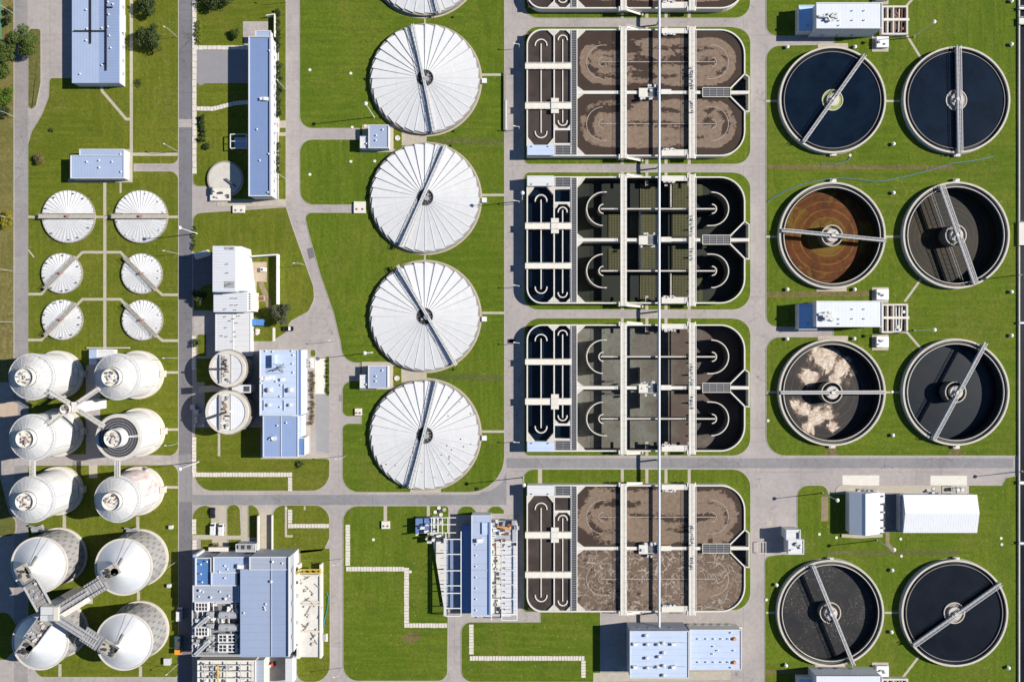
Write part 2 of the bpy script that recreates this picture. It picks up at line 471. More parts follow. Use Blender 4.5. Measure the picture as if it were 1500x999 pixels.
LAWNS = [
 ('tan', [(-300, -340), (20, -340), (20, 560), (-300, 560)]),
 ('dry', [(-300, 690), (-2, 690), (14, 752, 16), (23, 762, 10), (23, 785, 10), (-300, 785)]),
 ('g', [(-300, 897), (12, 897, 12), (24, 915, 12), (24, 950, 10), (8, 966), (-300, 966)]),
 ('dry', [(42, 43, 5), (59.5, 43, 4), (59.5, 122, 10), (52, 159, 8), (41.5, 160, 5)]),
 ('g', [(73, 115, 4), (182, 115), (182, -340), (261, -340), (261, 240, 10), (196, 240), (196, 251.5), (261, 251.5, 12), (261, 667, 14),
        (160, 668), (41.5, 668), (41.5, 212, 12), (47, 193, 14), (62, 168, 14), (72, 142, 14)]),
 ('g', [(41.5, 680, 6), (261, 680, 14), (261, 991, 5), (58, 991, 14), (41.5, 965, 10)]),
 ('g', [(290, -340), (418.5, -340), (418.5, 292), (345, 292), (308, 280), (308, 273), (283, 273, 8)]),
 ('g', [(283, 313, 12), (419, 304), (427, 330), (459, 420, 20), (460, 438, 16), (452, 456, 14), (424, 471, 14), (420, 486, 5), (398, 500), (370, 500), (370, 425), (312, 425), (312, 455), (284, 455), (284, 415), (312, 400), (312, 374), (283, 371, 6)]),
 ('g', [(286, 626), (382, 626), (382, 672), (482.5, 672, 4), (482.5, 718.5, 26), (285, 718.5, 26)]),
 ('g', [(289, 490, 3), (302, 490), (302, 522), (289, 522)]),
 ('g', [(288, 525), (345, 525), (352, 560), (345, 600), (288, 610)]),
 ('g', [(455, 512.5, 3), (462, 512.5, 3), (462, 522, 3), (455, 522, 3)]),
 ('g', [(477.5, 522, 2), (482.5, 522, 2), (482.5, 580, 2), (477.5, 580, 2)]),
 ('g', [(282, 741, 20), (309, 740, 8), (310, 783, 2), (282, 783, 2)]),
 ('g', [(333, 739, 9), (351, 739, 9), (353, 784, 2), (333, 784, 2)]),
 ('g', [(364, 739, 3), (380, 741, 14), (377.5, 787), (364, 787)]),
 ('g', [(294, 790), (311, 790), (311, 806), (294, 806)]),
 ('g', [(335, 790), (353, 790), (353, 806), (335, 806)]),
 ('g', [(400, 740, 16), (482.5, 740, 22), (482.5, 788, 14), (474, 806, 8), (440, 810), (400, 806)]),
 ('g', [(440, 806), (483, 803), (483, 998, 24), (435, 998, 14), (435, 960), (440, 900)]),
 ('lush', [(439.5, -340), (738.5, -340), (738.5, 720.5, 52), (502, 720.5, 24), (502, 620.5, 9), (530, 620.5), (530, 609.5), (502, 609.5, 9),
           (502, 558, 14), (528, 558), (528, 531), (503, 531, 22), (499, 500), (489, 458), (469, 400), (455, 350), (448, 322, 8),
           (449, 312, 8), (519, 312), (519, 300), (440, 300, 20), (439.5, 205, 18), (527, 205), (527, 188), (439.5, 188, 18)]),
 ('lush', [(503, 741, 22), (657, 741, 5), (657, 757), (655, 996.5, 14), (503, 996.5, 22)]),
 ('lush', [(671, 754), (671, 748, 5), (678, 741.5, 8), (690, 741.5, 8), (697, 748, 5), (697, 754)]),
 ('lush', [(715, 752), (715, 747, 4), (722, 741.5, 8), (732, 741.5, 8), (738, 747, 4), (738, 752)]),
 ('lush', [(676, 911, 14), (792, 911), (792, 895), (879, 895), (879, 998), (676, 998, 16)]),
 ('lush', [(770, -90), (1098.5, -90), (1098.5, 26.8, 22), (768, 26.8, 20)]),
 ('lush', [(768, 40, 20), (1072, 40), (1099, 46, 22), (1099, 240.5, 22), (768, 240.5, 8)]),
 ('lush', [(768, 253, 8), (1072, 253), (1099, 256, 24), (1099, 453.5, 26), (768, 453.5, 20)]),
 ('lush', [(768, 466.5, 22), (1072, 466.5), (1099, 470, 24), (1099, 667, 26), (768, 667, 8)]),
 ('lush', [(766, 687.5, 16), (1074, 687.5), (1099, 690, 26), (1099, 893, 26), (768, 896, 4)]),
 ('lush', [(1122.5, -340), (1490, -340), (1490, 667), (1122.5, 667, 28), (1122.5, 494, 20), (1221, 494), (1221, 481), (1122.5, 478, 16),
           (1122.5, 68, 20), (1222, 66), (1222, 53), (1122.5, 53, 16)]),
 ('lush', [(1168, 711, 16), (1212, 711, 12), (1213, 723), (1419, 725), (1419, 711), (1468, 711), (1474, 700), (1490, 697), (1490, 1340), (1120.5, 1340), (1120.5, 815, 10), (1145, 812, 4), (1168, 812)]),
]
for kind, pts in LAWNS:
    pl = px_poly(pts)
    struct(MB().wall(offset_poly(pl, .08), .3, 0, .10, closed=True).build('kerb', KERB))
    struct(holed_sheet(pl, .105).build('lawn', {'g': GRASS, 'dry': GRASS_DRY, 'tan': GRASS_TAN, 'lush': GRASS_LUSH}[kind]))

def pad(name, pts, m, z=.112):
    """Flat paving on a lawn or on other paving; z is its level."""
    return struct(MB().sheet(px_poly(pts), z).build(name, m))
def path(pts, w, m=PATHM, z=.112, name='path'):
    return struct(MB().wall([P(x, y)[:2] for x, y in pts], PX(w), z - .05, z).build(name, m))
# footpaths of the west side
path([(192.5, -200), (192.5, 226)], 4.6, z=.116)
path([(148, 126), (150, 134), (185, 175), (191, 175)], 4.2)
path([(194, 226.5), (260.5, 226.5)], 4.6, z=.120)
pad('path', [(178, 219), (194.5, 219), (194.5, 267.5), (100, 267.5), (100, 262), (178, 262)], PATHM, z=.124)
path([(153.7, 267), (153.7, 560)], 4.6)
path([(176.8, 268), (176.8, 283)], 3)
for x0, x1 in ((41.5, 62), (138, 152), (155, 167), (243, 261)): path([(x0, 318), (x1, 318)], 3.6, z=.108)
for y, w in ((369.7, 3.8), (438.5, 3.8)):
    path([(112, y + 9), (121, y), (177, y), (184, y + 8)], w, z=.116)
for y in (431, 498): path([(41.5, y), (61, y), (66, y - 6)], 3.8); path([(261, y + 1), (238, y + 1), (229, y - 7)], 3.8)
path([(41.5, 366), (50, 377)], 2.2)
pad('path', [(20.5, 664), (261, 667), (261, 681), (20.5, 682)], PAVE, z=.118)
pad('path', [(130.5, 681), (143, 681), (143, 700), (130.5, 700)], PATHM, z=.122)
pad('path', [(126, 535), (147, 535), (147, 668), (126, 668)], PAVE, z=.114)
path([(94.5, 752), (94.5, 778)], 5); path([(202, 756), (202, 784)], 4.6); path([(203, 866), (203, 884)], 4.6)
path([(206, 975), (206, 990.5)], 4.6); path([(88, 972), (88, 990.5)], 4.6)
pad('path', [(-40, 588), (26, 590), (26, 612), (-40, 612)], plain('sandy_paving', (.42, .33, .25), .9, .15, .5), z=.01)
pad('path', [(122, 868), (136, 862), (136, 884), (122, 884)], PATHM)
for y in (545.5, 629, 713.5): path([(240, y), (261, y)], 3.6)
pad('path', [(262, 665), (281, 665), (281, 735), (262, 735)], ROAD_MID, z=.008)
# long office block and its surroundings
pad('parking_area', [(288, 74), (365, 74), (365, 126), (362, 122.5, 4), (300, 122.5, 10), (288.5, 131, 6)], plain('smooth_asphalt', (.235, .225, .235), .9, .08, .3))
pad('loading_area', [(356, 32), (393, 32), (393, 60), (375, 60), (375, 70), (358, 66), (356, 50)], PAVE, z=.118)
path([(318, 298), (418.5, 297.5)], 9.5)
path([(403, 182.5), (419, 182.5)], 10.5); path([(403, 197), (419, 197)], 5)
pad('path', [(361, 384), (391, 384), (391, 413), (376, 413), (376, 440), (361, 440)], plain('sandy_path', (.43, .34, .25), .9, .15, .5, dirt=.4))
path([(382, 414), (392, 440), (395, 452)], 8, DIRT, z=.108)
pad('path', [(283, 372), (312, 372), (312, 416), (300, 418), (286, 430), (283, 430)], ROAD_DARK, z=.110)
pad('loading_area', [(283, 456), (316, 456), (316, 490), (290, 490), (283, 487)], PAVE, z=.110)
pad('path', [(282.5, 560), (300, 560), (300, 625), (287, 625), (282.5, 620)], PAVE, z=.118)
pad('path', [(449, 620), (455, 620), (455, 664), (482, 667), (482, 672), (384, 672), (384, 668), (449, 668)], PATHM, z=.008)
pad('parking_area', [(463, 577), (482, 577), (482, 664), (463, 660)], plain('grey_asphalt', (.27, .262, .265), .9, .1, .3), z=.010)
pad('path', [(461, 524.5), (476, 524.5), (476, 577), (461, 577)], CONC_W, z=.05)
path([(321, 634), (321, 668)], 3.6); 
path([(401.5, 480), (401.5, 500)], 4, CONC_W)
# between the big round tanks
pad('path', [(587, 183), (625, 194), (625, 209), (587, 214)], PATHM); pad('path', [(587, 530), (625, 542), (625, 556), (587, 560)], PATHM)
pad('path', [(602, 716), (646, 716), (646, 721.5), (600, 721.5)], PATHM)
path([(622.5, 22), (622.5, 36)], 2.6); path([(622.5, 370), (622.5, 383)], 2.6)
for y in (110, 286, 458.5, 632): path([(706, y), (738.5, y)], 3.6)
pad('path', [(531, 183), (575, 183), (587, 187), (587, 214), (575, 223), (527, 224), (527, 220), (531, 216)], PATHM, z=.116)
pad('path', [(530, 530), (575, 530), (587, 533), (587, 562), (575, 570), (527, 571), (527, 566), (530, 560)], PATHM, z=.116)
for (x0, y0, x1, y1) in ((576.5, 188, 588.5, 219), (576, 536, 588, 566)): pad('lawn', [(x0, y0), (x1, y0), (x1, y1), (x0, y1)], GRASS, z=.120)
for y in (207, 552): path([(630, y + 1), (670, y), (737, y + 2)], 9, grass_mat('worn_grass_%d' % y, (.06, .085, .015), (.10, .115, .03), (.17, .14, .06), .42, .8), z=.108, name='worn_path')
# sheds and east side
pad('pavement_slab', [(1234, 696), (1288, 696), (1288, 712), (1234, 710)], CONC_W, z=.012)
pad('pavement_slab', [(1363, 696.5), (1416.5, 696.5), (1416.5, 711), (1363, 711)], CONC_W, z=.012)
pad('path', [(1224, 716, 5), (1230, 711, 4), (1419, 710.5), (1419, 725), (1224, 722)], PATHM, z=.118)
pad('path', [(1295, 722), (1323, 722), (1323, 779), (1295, 779)], ROAD_DARK, z=.122)
path([(1300, 778), (1300, 797), (1311, 808)], 5.5, DIRT, z=.109, name='worn_path'); path([(1212, 809.5), (1406, 808.5)], 6, grass_mat('worn_track', (.07, .085, .02), (.11, .115, .04), (.20, .155, .08), .40, .9), z=.108, name='worn_path')
TR = grass_mat('dirt_track_grass', (.09, .085, .025), (.15, .12, .05), (.22, .16, .085), .38, .95)
path([(1122.5, 245), (1290, 245), (1398, 246)], 6.5, TR, z=.108, name='worn_path'); path([(1122.5, 432), (1276, 430)], 8, TR, z=.108, name='worn_path')
path([(1121, 983.5), (1275, 982)], 7, TR, z=.108, name='worn_path')
path([(1325, 47), (1349, 86)], 3.4); path([(1325, 442), (1349, 409)], 3.4); path([(1326, 484), (1350, 512)], 3.4); path([(1322, 992), (1346, 961)], 3.4); path([(1327, 10), (1336, 0)], 3.4)
for y in (148.5, 347, 574.5, 897):
    path([(1122, y), (1142, y)], 3); path([(1296, y), (1324, y)], 3)
for x, y in ((1220, 68), (1218, 424), (1220, 496), (1216, 976)):
    pad('path', [(x - 22, y - 4), (x + 22, y - 4), (x + 22, y + 3), (x - 22, y + 3)], PATHM)
for x in (1218, 1400): pad('worn_path', [(x - 12, 667), (x - 7, 657), (x + 7, 657), (x + 12, 667)], TR, z=.109)
path([(1120, 812), (1129, 812)], 3); pad('path', [(1123, 762), (1131, 762), (1131, 770), (1123, 770)], PATHM, z=.008)
pad('path', [(1203, 727), (1213, 727), (1213, 763), (1203, 763)], DIRT)
# bay of concrete north of the big plant, ramp lanes
pad('path', [(310, 740), (332, 740), (332, 806), (311, 806)], PATHM, z=.006); pad('path', [(354, 741), (363, 741), (363, 806), (354, 806)], PATHM, z=.006)
pad('path', [(282, 784), (354, 784), (354, 789), (282, 789)], PATHM, z=.010)
pad('path', [(381, 745), (399, 745), (399, 810), (378, 810)], PATHM, z=.006)
path([(419, 741), (419, 785), (429, 785)], 3.2); path([(446.5, 741), (446.5, 747)], 2.5)
path([(564.5, 741), (564.5, 764)], 5); path([(627.5, 741), (627.5, 760)], 4.5)
for x in (911.5, 947.5, 975.5, 1009.5):
    for y0, y1 in ((-90, 26.8), (40, 240.5), (253, 453.5), (466.5, 667), (687.5, 893)):
        path([(x, y0), (x, y0 + 20)], 4.4, z=.110); path([(x, y1 - 20), (x, y1)], 4.4, z=.110)
path([(791, 687.5), (791, 712)], 6)
pad('path', [(869, 985), (1070, 982), (1070, 995), (869, 998)], PATHM, z=.128)
# a row of separate slabs over a service trench
slab_me = MB().box(0, 0, 0, 1.0, 1.0, 1.0).mesh('slab', SLABM)
def slab_walk(pts, w, step, z=.105, gap=.16):
    root = struct(MB().wall([P(x, y)[:2] for x, y in pts], PX(w) - .1, z - .05, z + .02).build('slab_path', CONC_D, loc=(*P(*pts[0])[:2], 0)))
    o = root.location
    for (a, b) in zip(pts, pts[1:]):
        A, B = P(*a), P(*b); d = (B - A); n = max(1, round(d.length / PX(step))); ang = math.atan2(d.y, d.x)
        L = d.length / n
        for k in range(n):
            c = A + d * ((k + .5) / n) - o
            s = inst('slab', slab_me, root, (c.x + random.uniform(-.04, .04), c.y + random.uniform(-.04, .04), z + .01), ang + random.uniform(-.012, .012))
            s.scale = (L - gap, PX(w) + random.uniform(-.08, .08), .10 + random.uniform(0, .04))
slab_walk([(285, -10), (285, 255)], 6, 9); slab_walk([(284, 70.5), (365, 70.5)], 6, 6.5); slab_walk([(288.5, 159.5), (313, 160), (345, 151.5), (364, 150.5)], 6, 5)
slab_walk([(284.5, 640), (284.5, 692)], 6, 5); slab_walk([(282, 695), (428, 695)], 6.5, 4.2); slab_walk([(425, 699), (425, 719)], 6, 4.2)
slab_walk([(509.5, 768), (509.5, 828)], 6.5, 4.2); slab_walk([(507, 833), (592, 833)], 6.5, 4.2); slab_walk([(595.5, 831), (595.5, 912)], 7, 4.2); slab_walk([(592, 915.5), (655, 915.5)], 6.5, 4.2)
slab_walk([(690.5, 914), (690.5, 958)], 6.5, 4.2); slab_walk([(688, 963.5), (856, 963.5)], 6.5, 4.2); slab_walk([(854.5, 967), (854.5, 992)], 6.5, 4.2)
slab_walk([(425, 746), (425, 766)], 6, 4.2); slab_walk([(422, 770), (482, 770)], 6, 4.2); slab_walk([(284.5, 760), (284.5, 782)], 6, 5); slab_walk([(285, 790), (285, 805)], 6, 5)
slab_walk([(284, 492), (284, 542)], 5.5, 5)
slab_walk([(419, 746), (419, 743)], 3, 3)
# worn round patch in the lawn
pad('worn_path', [(588, 932, 6), (600, 924, 8), (616, 926, 8), (619, 934, 5), (606, 942, 8), (590, 941, 6)], grass_mat('bare_grass', (.085, .085, .02), (.15, .12, .05), (.20, .15, .08), .40, .9), z=.108)
# the channel along the east edge
ch = struct(MB().sheet([tuple(P(x, y)[:2]) for x, y in ((1492, -340), (1580, -340), (1580, 1340), (1492, 1340))], .03).build('water', WATER_BLK))
struct(MB().wall([P(1491.6, -340)[:2], P(1491.6, 1340)[:2]], .5, 0, .8).build('kerb', CONC))

# ---------------------------------------------------------------- aeration basins
def scum_mat(name, cx, yc, base, foam, foam2, thr, threads=0.0):
    """Dark mixed liquor with rafts of foam that gather round the two loops of the basin."""
    t = NT(name)
    p = t.xyz()
    x = t.math('SUBTRACT', p[0], cx); ay = t.math('ABSOLUTE', t.math('SUBTRACT', p[1], yc))
    yy = t.math('SUBTRACT', ay, PX(45.5, 4))
    dx = t.math('MAXIMUM', t.math('SUBTRACT', t.math('ABSOLUTE', x), PX(80, 4)), 0.0)
    d = t.math('SQRT', t.math('ADD', t.math('MULTIPLY', dx, dx), t.math('MULTIPLY', yy, yy)))
    d = t.math('DIVIDE', d, PX(45, 4))
    ring = t.math('SUBTRACT', 1.0, t.math('DIVIDE', t.math('ABSOLUTE', t.math('SUBTRACT', d, .64)), .17))
    core = t.math('SUBTRACT', 1.0, t.math('DIVIDE', t.math('ABSOLUTE', t.math('SUBTRACT', d, .27)), .17))
    band = t.math('MAXIMUM', t.math('MAXIMUM', ring, core), -1.0)
    edge = t.math('MULTIPLY', t.rng(d, .95, 1.6), .35) if threads else t.math('MULTIPLY', t.rng(d, .76, 1.0), .45)
    st = t.scale(t.pos, (.6, 1, 1))
    w1 = t.noise(.06, 5, .62, 1.2, st); w2 = t.noise(.42, 6, .75, 1.8, st)
    f = t.math('SUBTRACT', t.math('ADD', t.math('MULTIPLY', band, .10), t.math('ADD', t.math('MULTIPLY', w1, .78), t.math('MULTIPLY', w2, .42))), edge)
    m = t.rng(f, thr, thr + .02)
    fine = t.rng(t.noise(.9, 5, .7, 1.0), .35, .65)
    fc = t.mix(fine, foam, foam2)
    if threads:
        def ridge(sc, ds, w): return t.rng(t.math('ABSOLUTE', t.math('SUBTRACT', t.noise(sc, 3, .5, ds), .5)), w, w * .25)
        low = t.math('LESS_THAN', t.math('SUBTRACT', p[1], yc), 0.0)
        reg = t.math('MULTIPLY', low, t.rng(t.noise(.045, 4, .6, .8), .38, .46))
        nz = t.n('ShaderNodeTexNoise'); t.inp(nz.inputs['Vector'], t.pos); nz.inputs['Scale'].default_value = .16; nz.inputs['Detail'].default_value = 4
        wv = t.vadd(t.pos, t.scale(nz.outputs['Color'], (11, 11, 0)))
        cell = t.math('MULTIPLY', t.rng(t.voro(.30, vec=wv), .075, .015), t.rng(t.noise(.2, 3, .6), .40, .50))
        th = t.math('MULTIPLY', t.math('MAXIMUM', ridge(.085, 2.6, .012), cell), reg)
        fc = t.mix(t.math('MULTIPLY', reg, .55), fc, mul(foam, .55))
        m = t.math('MAXIMUM', m, t.math('MULTIPLY', reg, t.rng(w2, .40, .50)))
        m = t.math('MAXIMUM', m, th)
        fc = t.mix(t.math('MULTIPLY', t.math('MULTIPLY', th, t.rng(t.noise(.5, 4, .7), .34, .58)), threads), fc, (.37, .315, .265))
    b = t.mix(t.rng(t.noise(.2, 4, .6), .3, .7), mul(base, .9), mul(base, 1.12))
    c = t.mix(m, b, fc)
    t.bump(t.noise(1.2, 4, .65), .12, .05)
    return t.out(c, .6, spec=.08)

def floor_mat(name, a, b, c2):
    t = NT(name)
    n1 = t.noise(.06, 5, .65, 1.0)
    if name == 'sediment_floor': n1 = t.math('ADD', t.math('MULTIPLY', n1, .6), t.rng(t.xyz()[0], 49, 72, .12, .30))
    n2 = t.noise(.5, 5, .7, 1.6)
    c = t.mix(t.rng(n1, .40, .60), a, b)
    c = t.mix(t.math('MULTIPLY', t.rng(n2, .52, .62), .5), c, c2)
    e = t.rng(t.noise(.22, 6, .75, 3.0), .485, .5); e2 = t.rng(t.noise(.22, 6, .75, 3.0), .5, .515)
    c = t.mix(t.math('MULTIPLY', t.math('SUBTRACT', e, e2), .4), c, mul(c2, 1.4))
    return t.out(c, .6, spec=.3)

FLOOR3 = floor_mat('drained_floor', (.010, .014, .010), (.017, .020, .012), (.012, .014, .010))
FLOOR4 = floor_mat('sediment_floor', (.145, .150, .125), (.080, .056, .045), (.060, .048, .040))
BAFF = plain('foamed_baffle', (.33, .27, .22), .8, .25, .6, dirt=.6, dirtcol=(.14, .10, .075))
SHADEWALL = plain('shade_dark_wall', (.020, .021, .018), .5, .3, .4)  # near-black colour carries the shade on inner walls of drained tanks
WETMID = plain('wet_baffle', (.17, .15, .12), .7, .25, .4, dirt=.5, dirtcol=(.05, .05, .04))
GRIDM = plain('diffuser_pipe', (.115, .112, .045), .7, .2, .7)
DECK = plain('walkway_concrete', (.66, .62, .54), .9, .1, .5, dirt=.25, dirtcol=(.40, .36, .30))
grate_cache = {}
def grating(parent, x0, y0, x1, y1, h, name='grating', step=2.6, frame=STEEL_L, m=DARK):
    a = P(x0, y0, h); b = P(x1, y1, h)
    lx, hx, ly, hy = a.x, b.x, b.y, a.y
    MB().box((lx + hx) / 2, (ly + hy) / 2, h - .12, hx - lx, hy - ly, .06).build(name, m, parent)
    f = MB()
    for q in ((lx, ly, hx, ly), (lx, hy, hx, hy)): f.bar((q[0], q[1], h), (q[2], q[3], h), .22, .22)
    n = max(1, round((hx - lx) / PX(step * 3))); k = max(1, round((hy - ly) / PX(step)))
    for x in (lx, hx): f.bar((x, ly + .11, h), (x, hy - .11, h), .2, .2)
    g = MB()
    for i in range(1, n):
        x = lx + (hx - lx) * i / n; g.bar((x, ly + .11, h), (x, hy - .11, h), .11, .16)
    for i in range(1, k):
        y = ly + (hy - ly) * i / k; g.bar((lx, y, h - .02), (hx, y, h - .02), .09, .1)
    g.build(name + '_bars', STEEL, parent)
    return f.build(name + '_frame', frame, parent)

def rail(mb, pts, z, hgt=1.1, w=.09, step=2.2):
    """Handrail: two rails and posts along a polyline (metres)."""
    for a, b in zip(pts, pts[1:]):
        a = Vector((a[0], a[1], z)); b = Vector((b[0], b[1], z)); L = (b - a).length
        for q in (hgt, hgt * .5): mb.bar(a + Vector((0, 0, q)), b + Vector((0, 0, q)), w, w)
        n = max(1, round(L / step))
        for i in range(n + 1):
            c = a.lerp(b, i / n); mb.bar(c, c + Vector((0, 0, hgt)), w, w)

def basin(yc, flip, label, kind):
    hW = 4.0; zf = -2.8
    full = kind != 'drained' and kind != 'muck'
    o = P(930, yc, 0)
    root = thing('aeration_basin', label, 'basin', (o.x, o.y, 0), 'aeration basins along the overhead pipe')
    f = -1 if flip else 1
    Q = lambda x, dy: tuple(P(x, yc + dy, hW)[:2])
    F = lambda x, dy: tuple(P(x, yc + dy * f, hW)[:2])
    w = lambda n: PX(n, hW)
    outer = fillet([(1070, -6), (1091, -27), (1091, -91.8, 36), (772.4, -91.8, 1 if flip else 22), (772.4, 92.4, 22 if flip else 1), (1091, 92.4, 36), (1091, 27), (1070, 6)], 10)
    opts = [Q(x, y) for x, y in outer]
    zb = -3.0 if not full else 0.0
    MB().wall(opts, w(1.9), zb, hW).build('outer_wall', CONC_W, root)
    MB().wall([Q(1091, -27), Q(1097.3, -22.5), Q(1097.3, 28), Q(1091, 27)], w(1.5), 0, hW).build('end_chamber', CONC_W, root)
    MB().sheet([Q(1070, 0), Q(1090.5, -26), Q(1097, -22), Q(1097, 27.5), Q(1090.5, 26)], .2).build('chamber_floor', WATER_BLK, root)
    if full:
        MB().sheet(opts, 3.35).build('water', scum_mat('basin_scum_%d' % yc, P(964, yc, 4).x, P(964, yc, 4).y, (.052, .036, .029), (.160, .112, .080), (.240, .178, .132),
                                        {'a': .57, 'b': .60, 'c': .565}[kind], 1.0 if kind == 'c' else 0.0), root)
        MB().sheet([Q(774, -90), Q(811, -90), Q(836, -90), Q(836, 91), Q(774, 91)], 3.36).build('channel_water', MUCK, root)
    else:
        MB().sheet(opts, zf).build('floor', FLOOR3 if kind == 'drained' else FLOOR4, root)
        MB().sheet([Q(774, -90), Q(836, -90), Q(836, 91), Q(774, 91)], 1.2).build('channel_water', WATER, root)
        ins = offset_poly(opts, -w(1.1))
        MB().wall(ins, .12, zf, hW - 1.1, closed=True).build('wall_shade', SHADEWALL, root)  # thin dark liner paints in the shade on the inner walls
    zw = zf if not full else 2.5
    zt = hW if not full else 3.52
    # dividing walls
    MB().wall([Q(845, 0), Q(1097, 0)], w(4.6), zw, hW + .05).build('dividing_wall', CONC_W, root)
    MB().wall([F(811.8, -91), F(811.8, 92)], w(1.8), zw, hW + .03).build('dividing_wall', CONC_W, root)
    MB().wall([F(836.2, -91), F(836.2, 92)], w(1.6), zw, hW + .02).build('dividing_wall', CONC_W, root)
    MB().wall([F(845, -91), F(845, 92)], w(1.3), zw, hW + .02).build('dividing_wall', CONC_W, root)
    for tri in (((845, -91), (858, -91), (845, -78)), ((845, 92), (858, 92), (845, 79)), ((845, -10), (855, -2.4), (845, -2.4)), ((845, 10), (855, 2.4), (845, 2.4))):
        MB().prism([Q(*q) for q in tri], zw, hW - .02).build('corner_fillet', CONC, root)
    for tri in (((811, -91), (802, -91), (811, -82)), ((773, 65), (773, 79), (784, 79)), ((811, 66), (811, 79), (800, 79)),
                ((813, -91), (820, -91), (813, -84)), ((836, -91), (829, -91), (836, -84)), ((813, 46), (813, 53), (819, 53)), ((836, 46), (836, 53), (830, 53))):
        MB().prism([F(*q) for q in tri], zw, hW - .02).build('corner_fillet', CONC, root)
    MB().wall([F(812.5, 54), F(836, 54)], w(3), zw, hW).build('cross_wall', CONC_W, root)
    MB().wall([F(812.5, 75.5), F(836, 75.5)], w(2.2), zw, hW).build('cross_wall', CONC_W, root)
    # guide walls with hooked ends in the two narrow channels
    tb = 3.75
    def hook(cx, cy, r, up, wd=1.5, a=(-8, 188)):
        c = F(cx, cy); s = (1 if up else -1) * f
        a0, a1 = (a if s > 0 else (a[0] + 180, a[1] + 180))
        MB().ring(c[0], c[1], zw, tb, w(r - wd / 2), w(r + wd / 2), 16, math.radians(a0), math.radians(a1)).build('guide_hook', CONC_W, root)
    MB().wall([F(792.7, -72), F(792.7, 59)], w(1.5), zw, tb - .02).build('guide_wall', CONC_W, root)
    hook(792.7, -69.5, 8.6, True); hook(792.7, 57.5, 8.6, False)
    MB().wall([F(824.4, -78), F(824.4, 44)], w(1.4), zw, tb - .02).build('guide_wall', CONC_W, root)
    hook(824.4, -77.5, 6.6, True); hook(824.4, 41.5, 6.6, False)
    # long guide walls and curved baffles of the main loops
    for s in (-1, 1):
        yb = s * 45.4
        MB().wall([Q(880, yb), Q(1048, yb)], w(1.9 if not full else 1.3), zt - .5, zt - .02).build('guide_wall', CONC if not full else BAFF, root)
        if not full: MB().wall([Q(881, yb), Q(1047, yb)], w(1.7), zw, zt - .5).build('guide_wall_base', WETMID, root)
        L, R = Q(884, yb), Q(1043, yb)
        wd = 1.5 if not full else 1.0
        zo = zt if not full else 3.42
        for c, r, a0, a1 in ((L, 25.2, 92, 268), (L, 7.4, 90, 270), (R, 7.4, -90, 90), (R, 25.2, -92, 92)):
            MB().ring(c[0], c[1], zo - .5, zo, w(r - wd), w(r), 26, math.radians(a0), math.radians(a1)).build('curved_baffle', CONC if not full else BAFF, root)
            if not full: MB().ring(c[0], c[1], zw, zo - .5, w(r - wd + .12), w(r - .12), 26, math.radians(a0 + .5), math.radians(a1 - .5)).build('curved_baffle_base', WETMID, root)
        # straight tails of the baffles
        for xa, xb, yy in ((884, 889, 24.6 * s), (1036, 1043, -24.6 * s)):
            MB().wall([Q(xa, yb + yy), Q(xb, yb + yy)], w(wd), zw, zo - .02).build('baffle_tail', CONC if not full else BAFF, root)
    # transverse bridges
    def deck(x0, y0, x1, y1, z0, z1, name='bridge_deck', m=DECK, fl=False):
        G = F if fl else Q
        MB().prism([G(x0, y0), G(x1, y0), G(x1, y1), G(x0, y1)], z0, z1, bottom=True).build(name, m, root)
    for x0, x1 in ((908.6, 917.6), (1008.6, 1017.2)):
        deck(x0, -95, x1, 97, hW + .06, hW + .75)
        deck(x0 - 2.4, -96.5, x0, -90.5, hW - 1, hW + .6, 'abutment'); deck(x0 - 2.4, 91, x0, 97.4, hW - 1, hW + .6, 'abutment')
        deck(x1, -96.5, x1 + 1.8, -90.5, hW - 1, hW + .6, 'abutment'); deck(x1, 91, x1 + 1.8, 97.4, hW - 1, hW + .6, 'abutment')
        rl = MB(); a = Q(x0 + .4, -94); b = Q(x0 + .4, 96); rail(rl, [a, b], hW + .75, 1.0, .07, 2.6)
        a = Q(x1 - .4, -94); b = Q(x1 - .4, 96); rail(rl, [a, b], hW + .75, 1.0, .07, 2.6)
        rl.build('handrail', STEEL_L, root)
    MB().wall([Q(1019.6, -92), Q(1019.6, 93)], w(1.0), hW - .2, hW + .1).build('cable_tray', STEEL, root)
    vm = MB()
    for k in range(16):
        y = -34 + k * 3.2 + random.uniform(-.6, .6) + (16 if k > 9 else 0); q = Q(1011.4 + random.uniform(0, 3), y)
        vm.box(q[0], q[1], hW + .75, random.uniform(.3, .9), random.uniform(.3, .7), random.uniform(.3, 1.0), random.uniform(-.2, .2))
    vm.build('valve_gear', GREY, root)
    for y0, y1 in ((-42.6, -33.6), (15.2, 24.8)):
        deck(769.2, y0, 837, y1, hW + .04, hW + .45, fl=True)
        rl = MB(); rail(rl, [F(770, y0 + .3), F(836, y0 + .3)], hW + .45, 1.0, .06, 2.6); rail(rl, [F(770, y1 - .3), F(836, y1 - .3)], hW + .45, 1.0, .06, 2.6)
        rl.build('handrail', STEEL_L, root)
    deck(807.2, 9.2, 818.4, 31.2, hW + .47, hW + .8, 'platform', CONC_W, True)
    # side launders between the bridges, and stairs
    deck(969, -93.6, 1008.6, -86, hW - .3, hW + .35, 'launder_deck', CONC_W); deck(969, 84, 1008.6, 93, hW - .3, hW + .35, 'launder_deck', CONC_W)
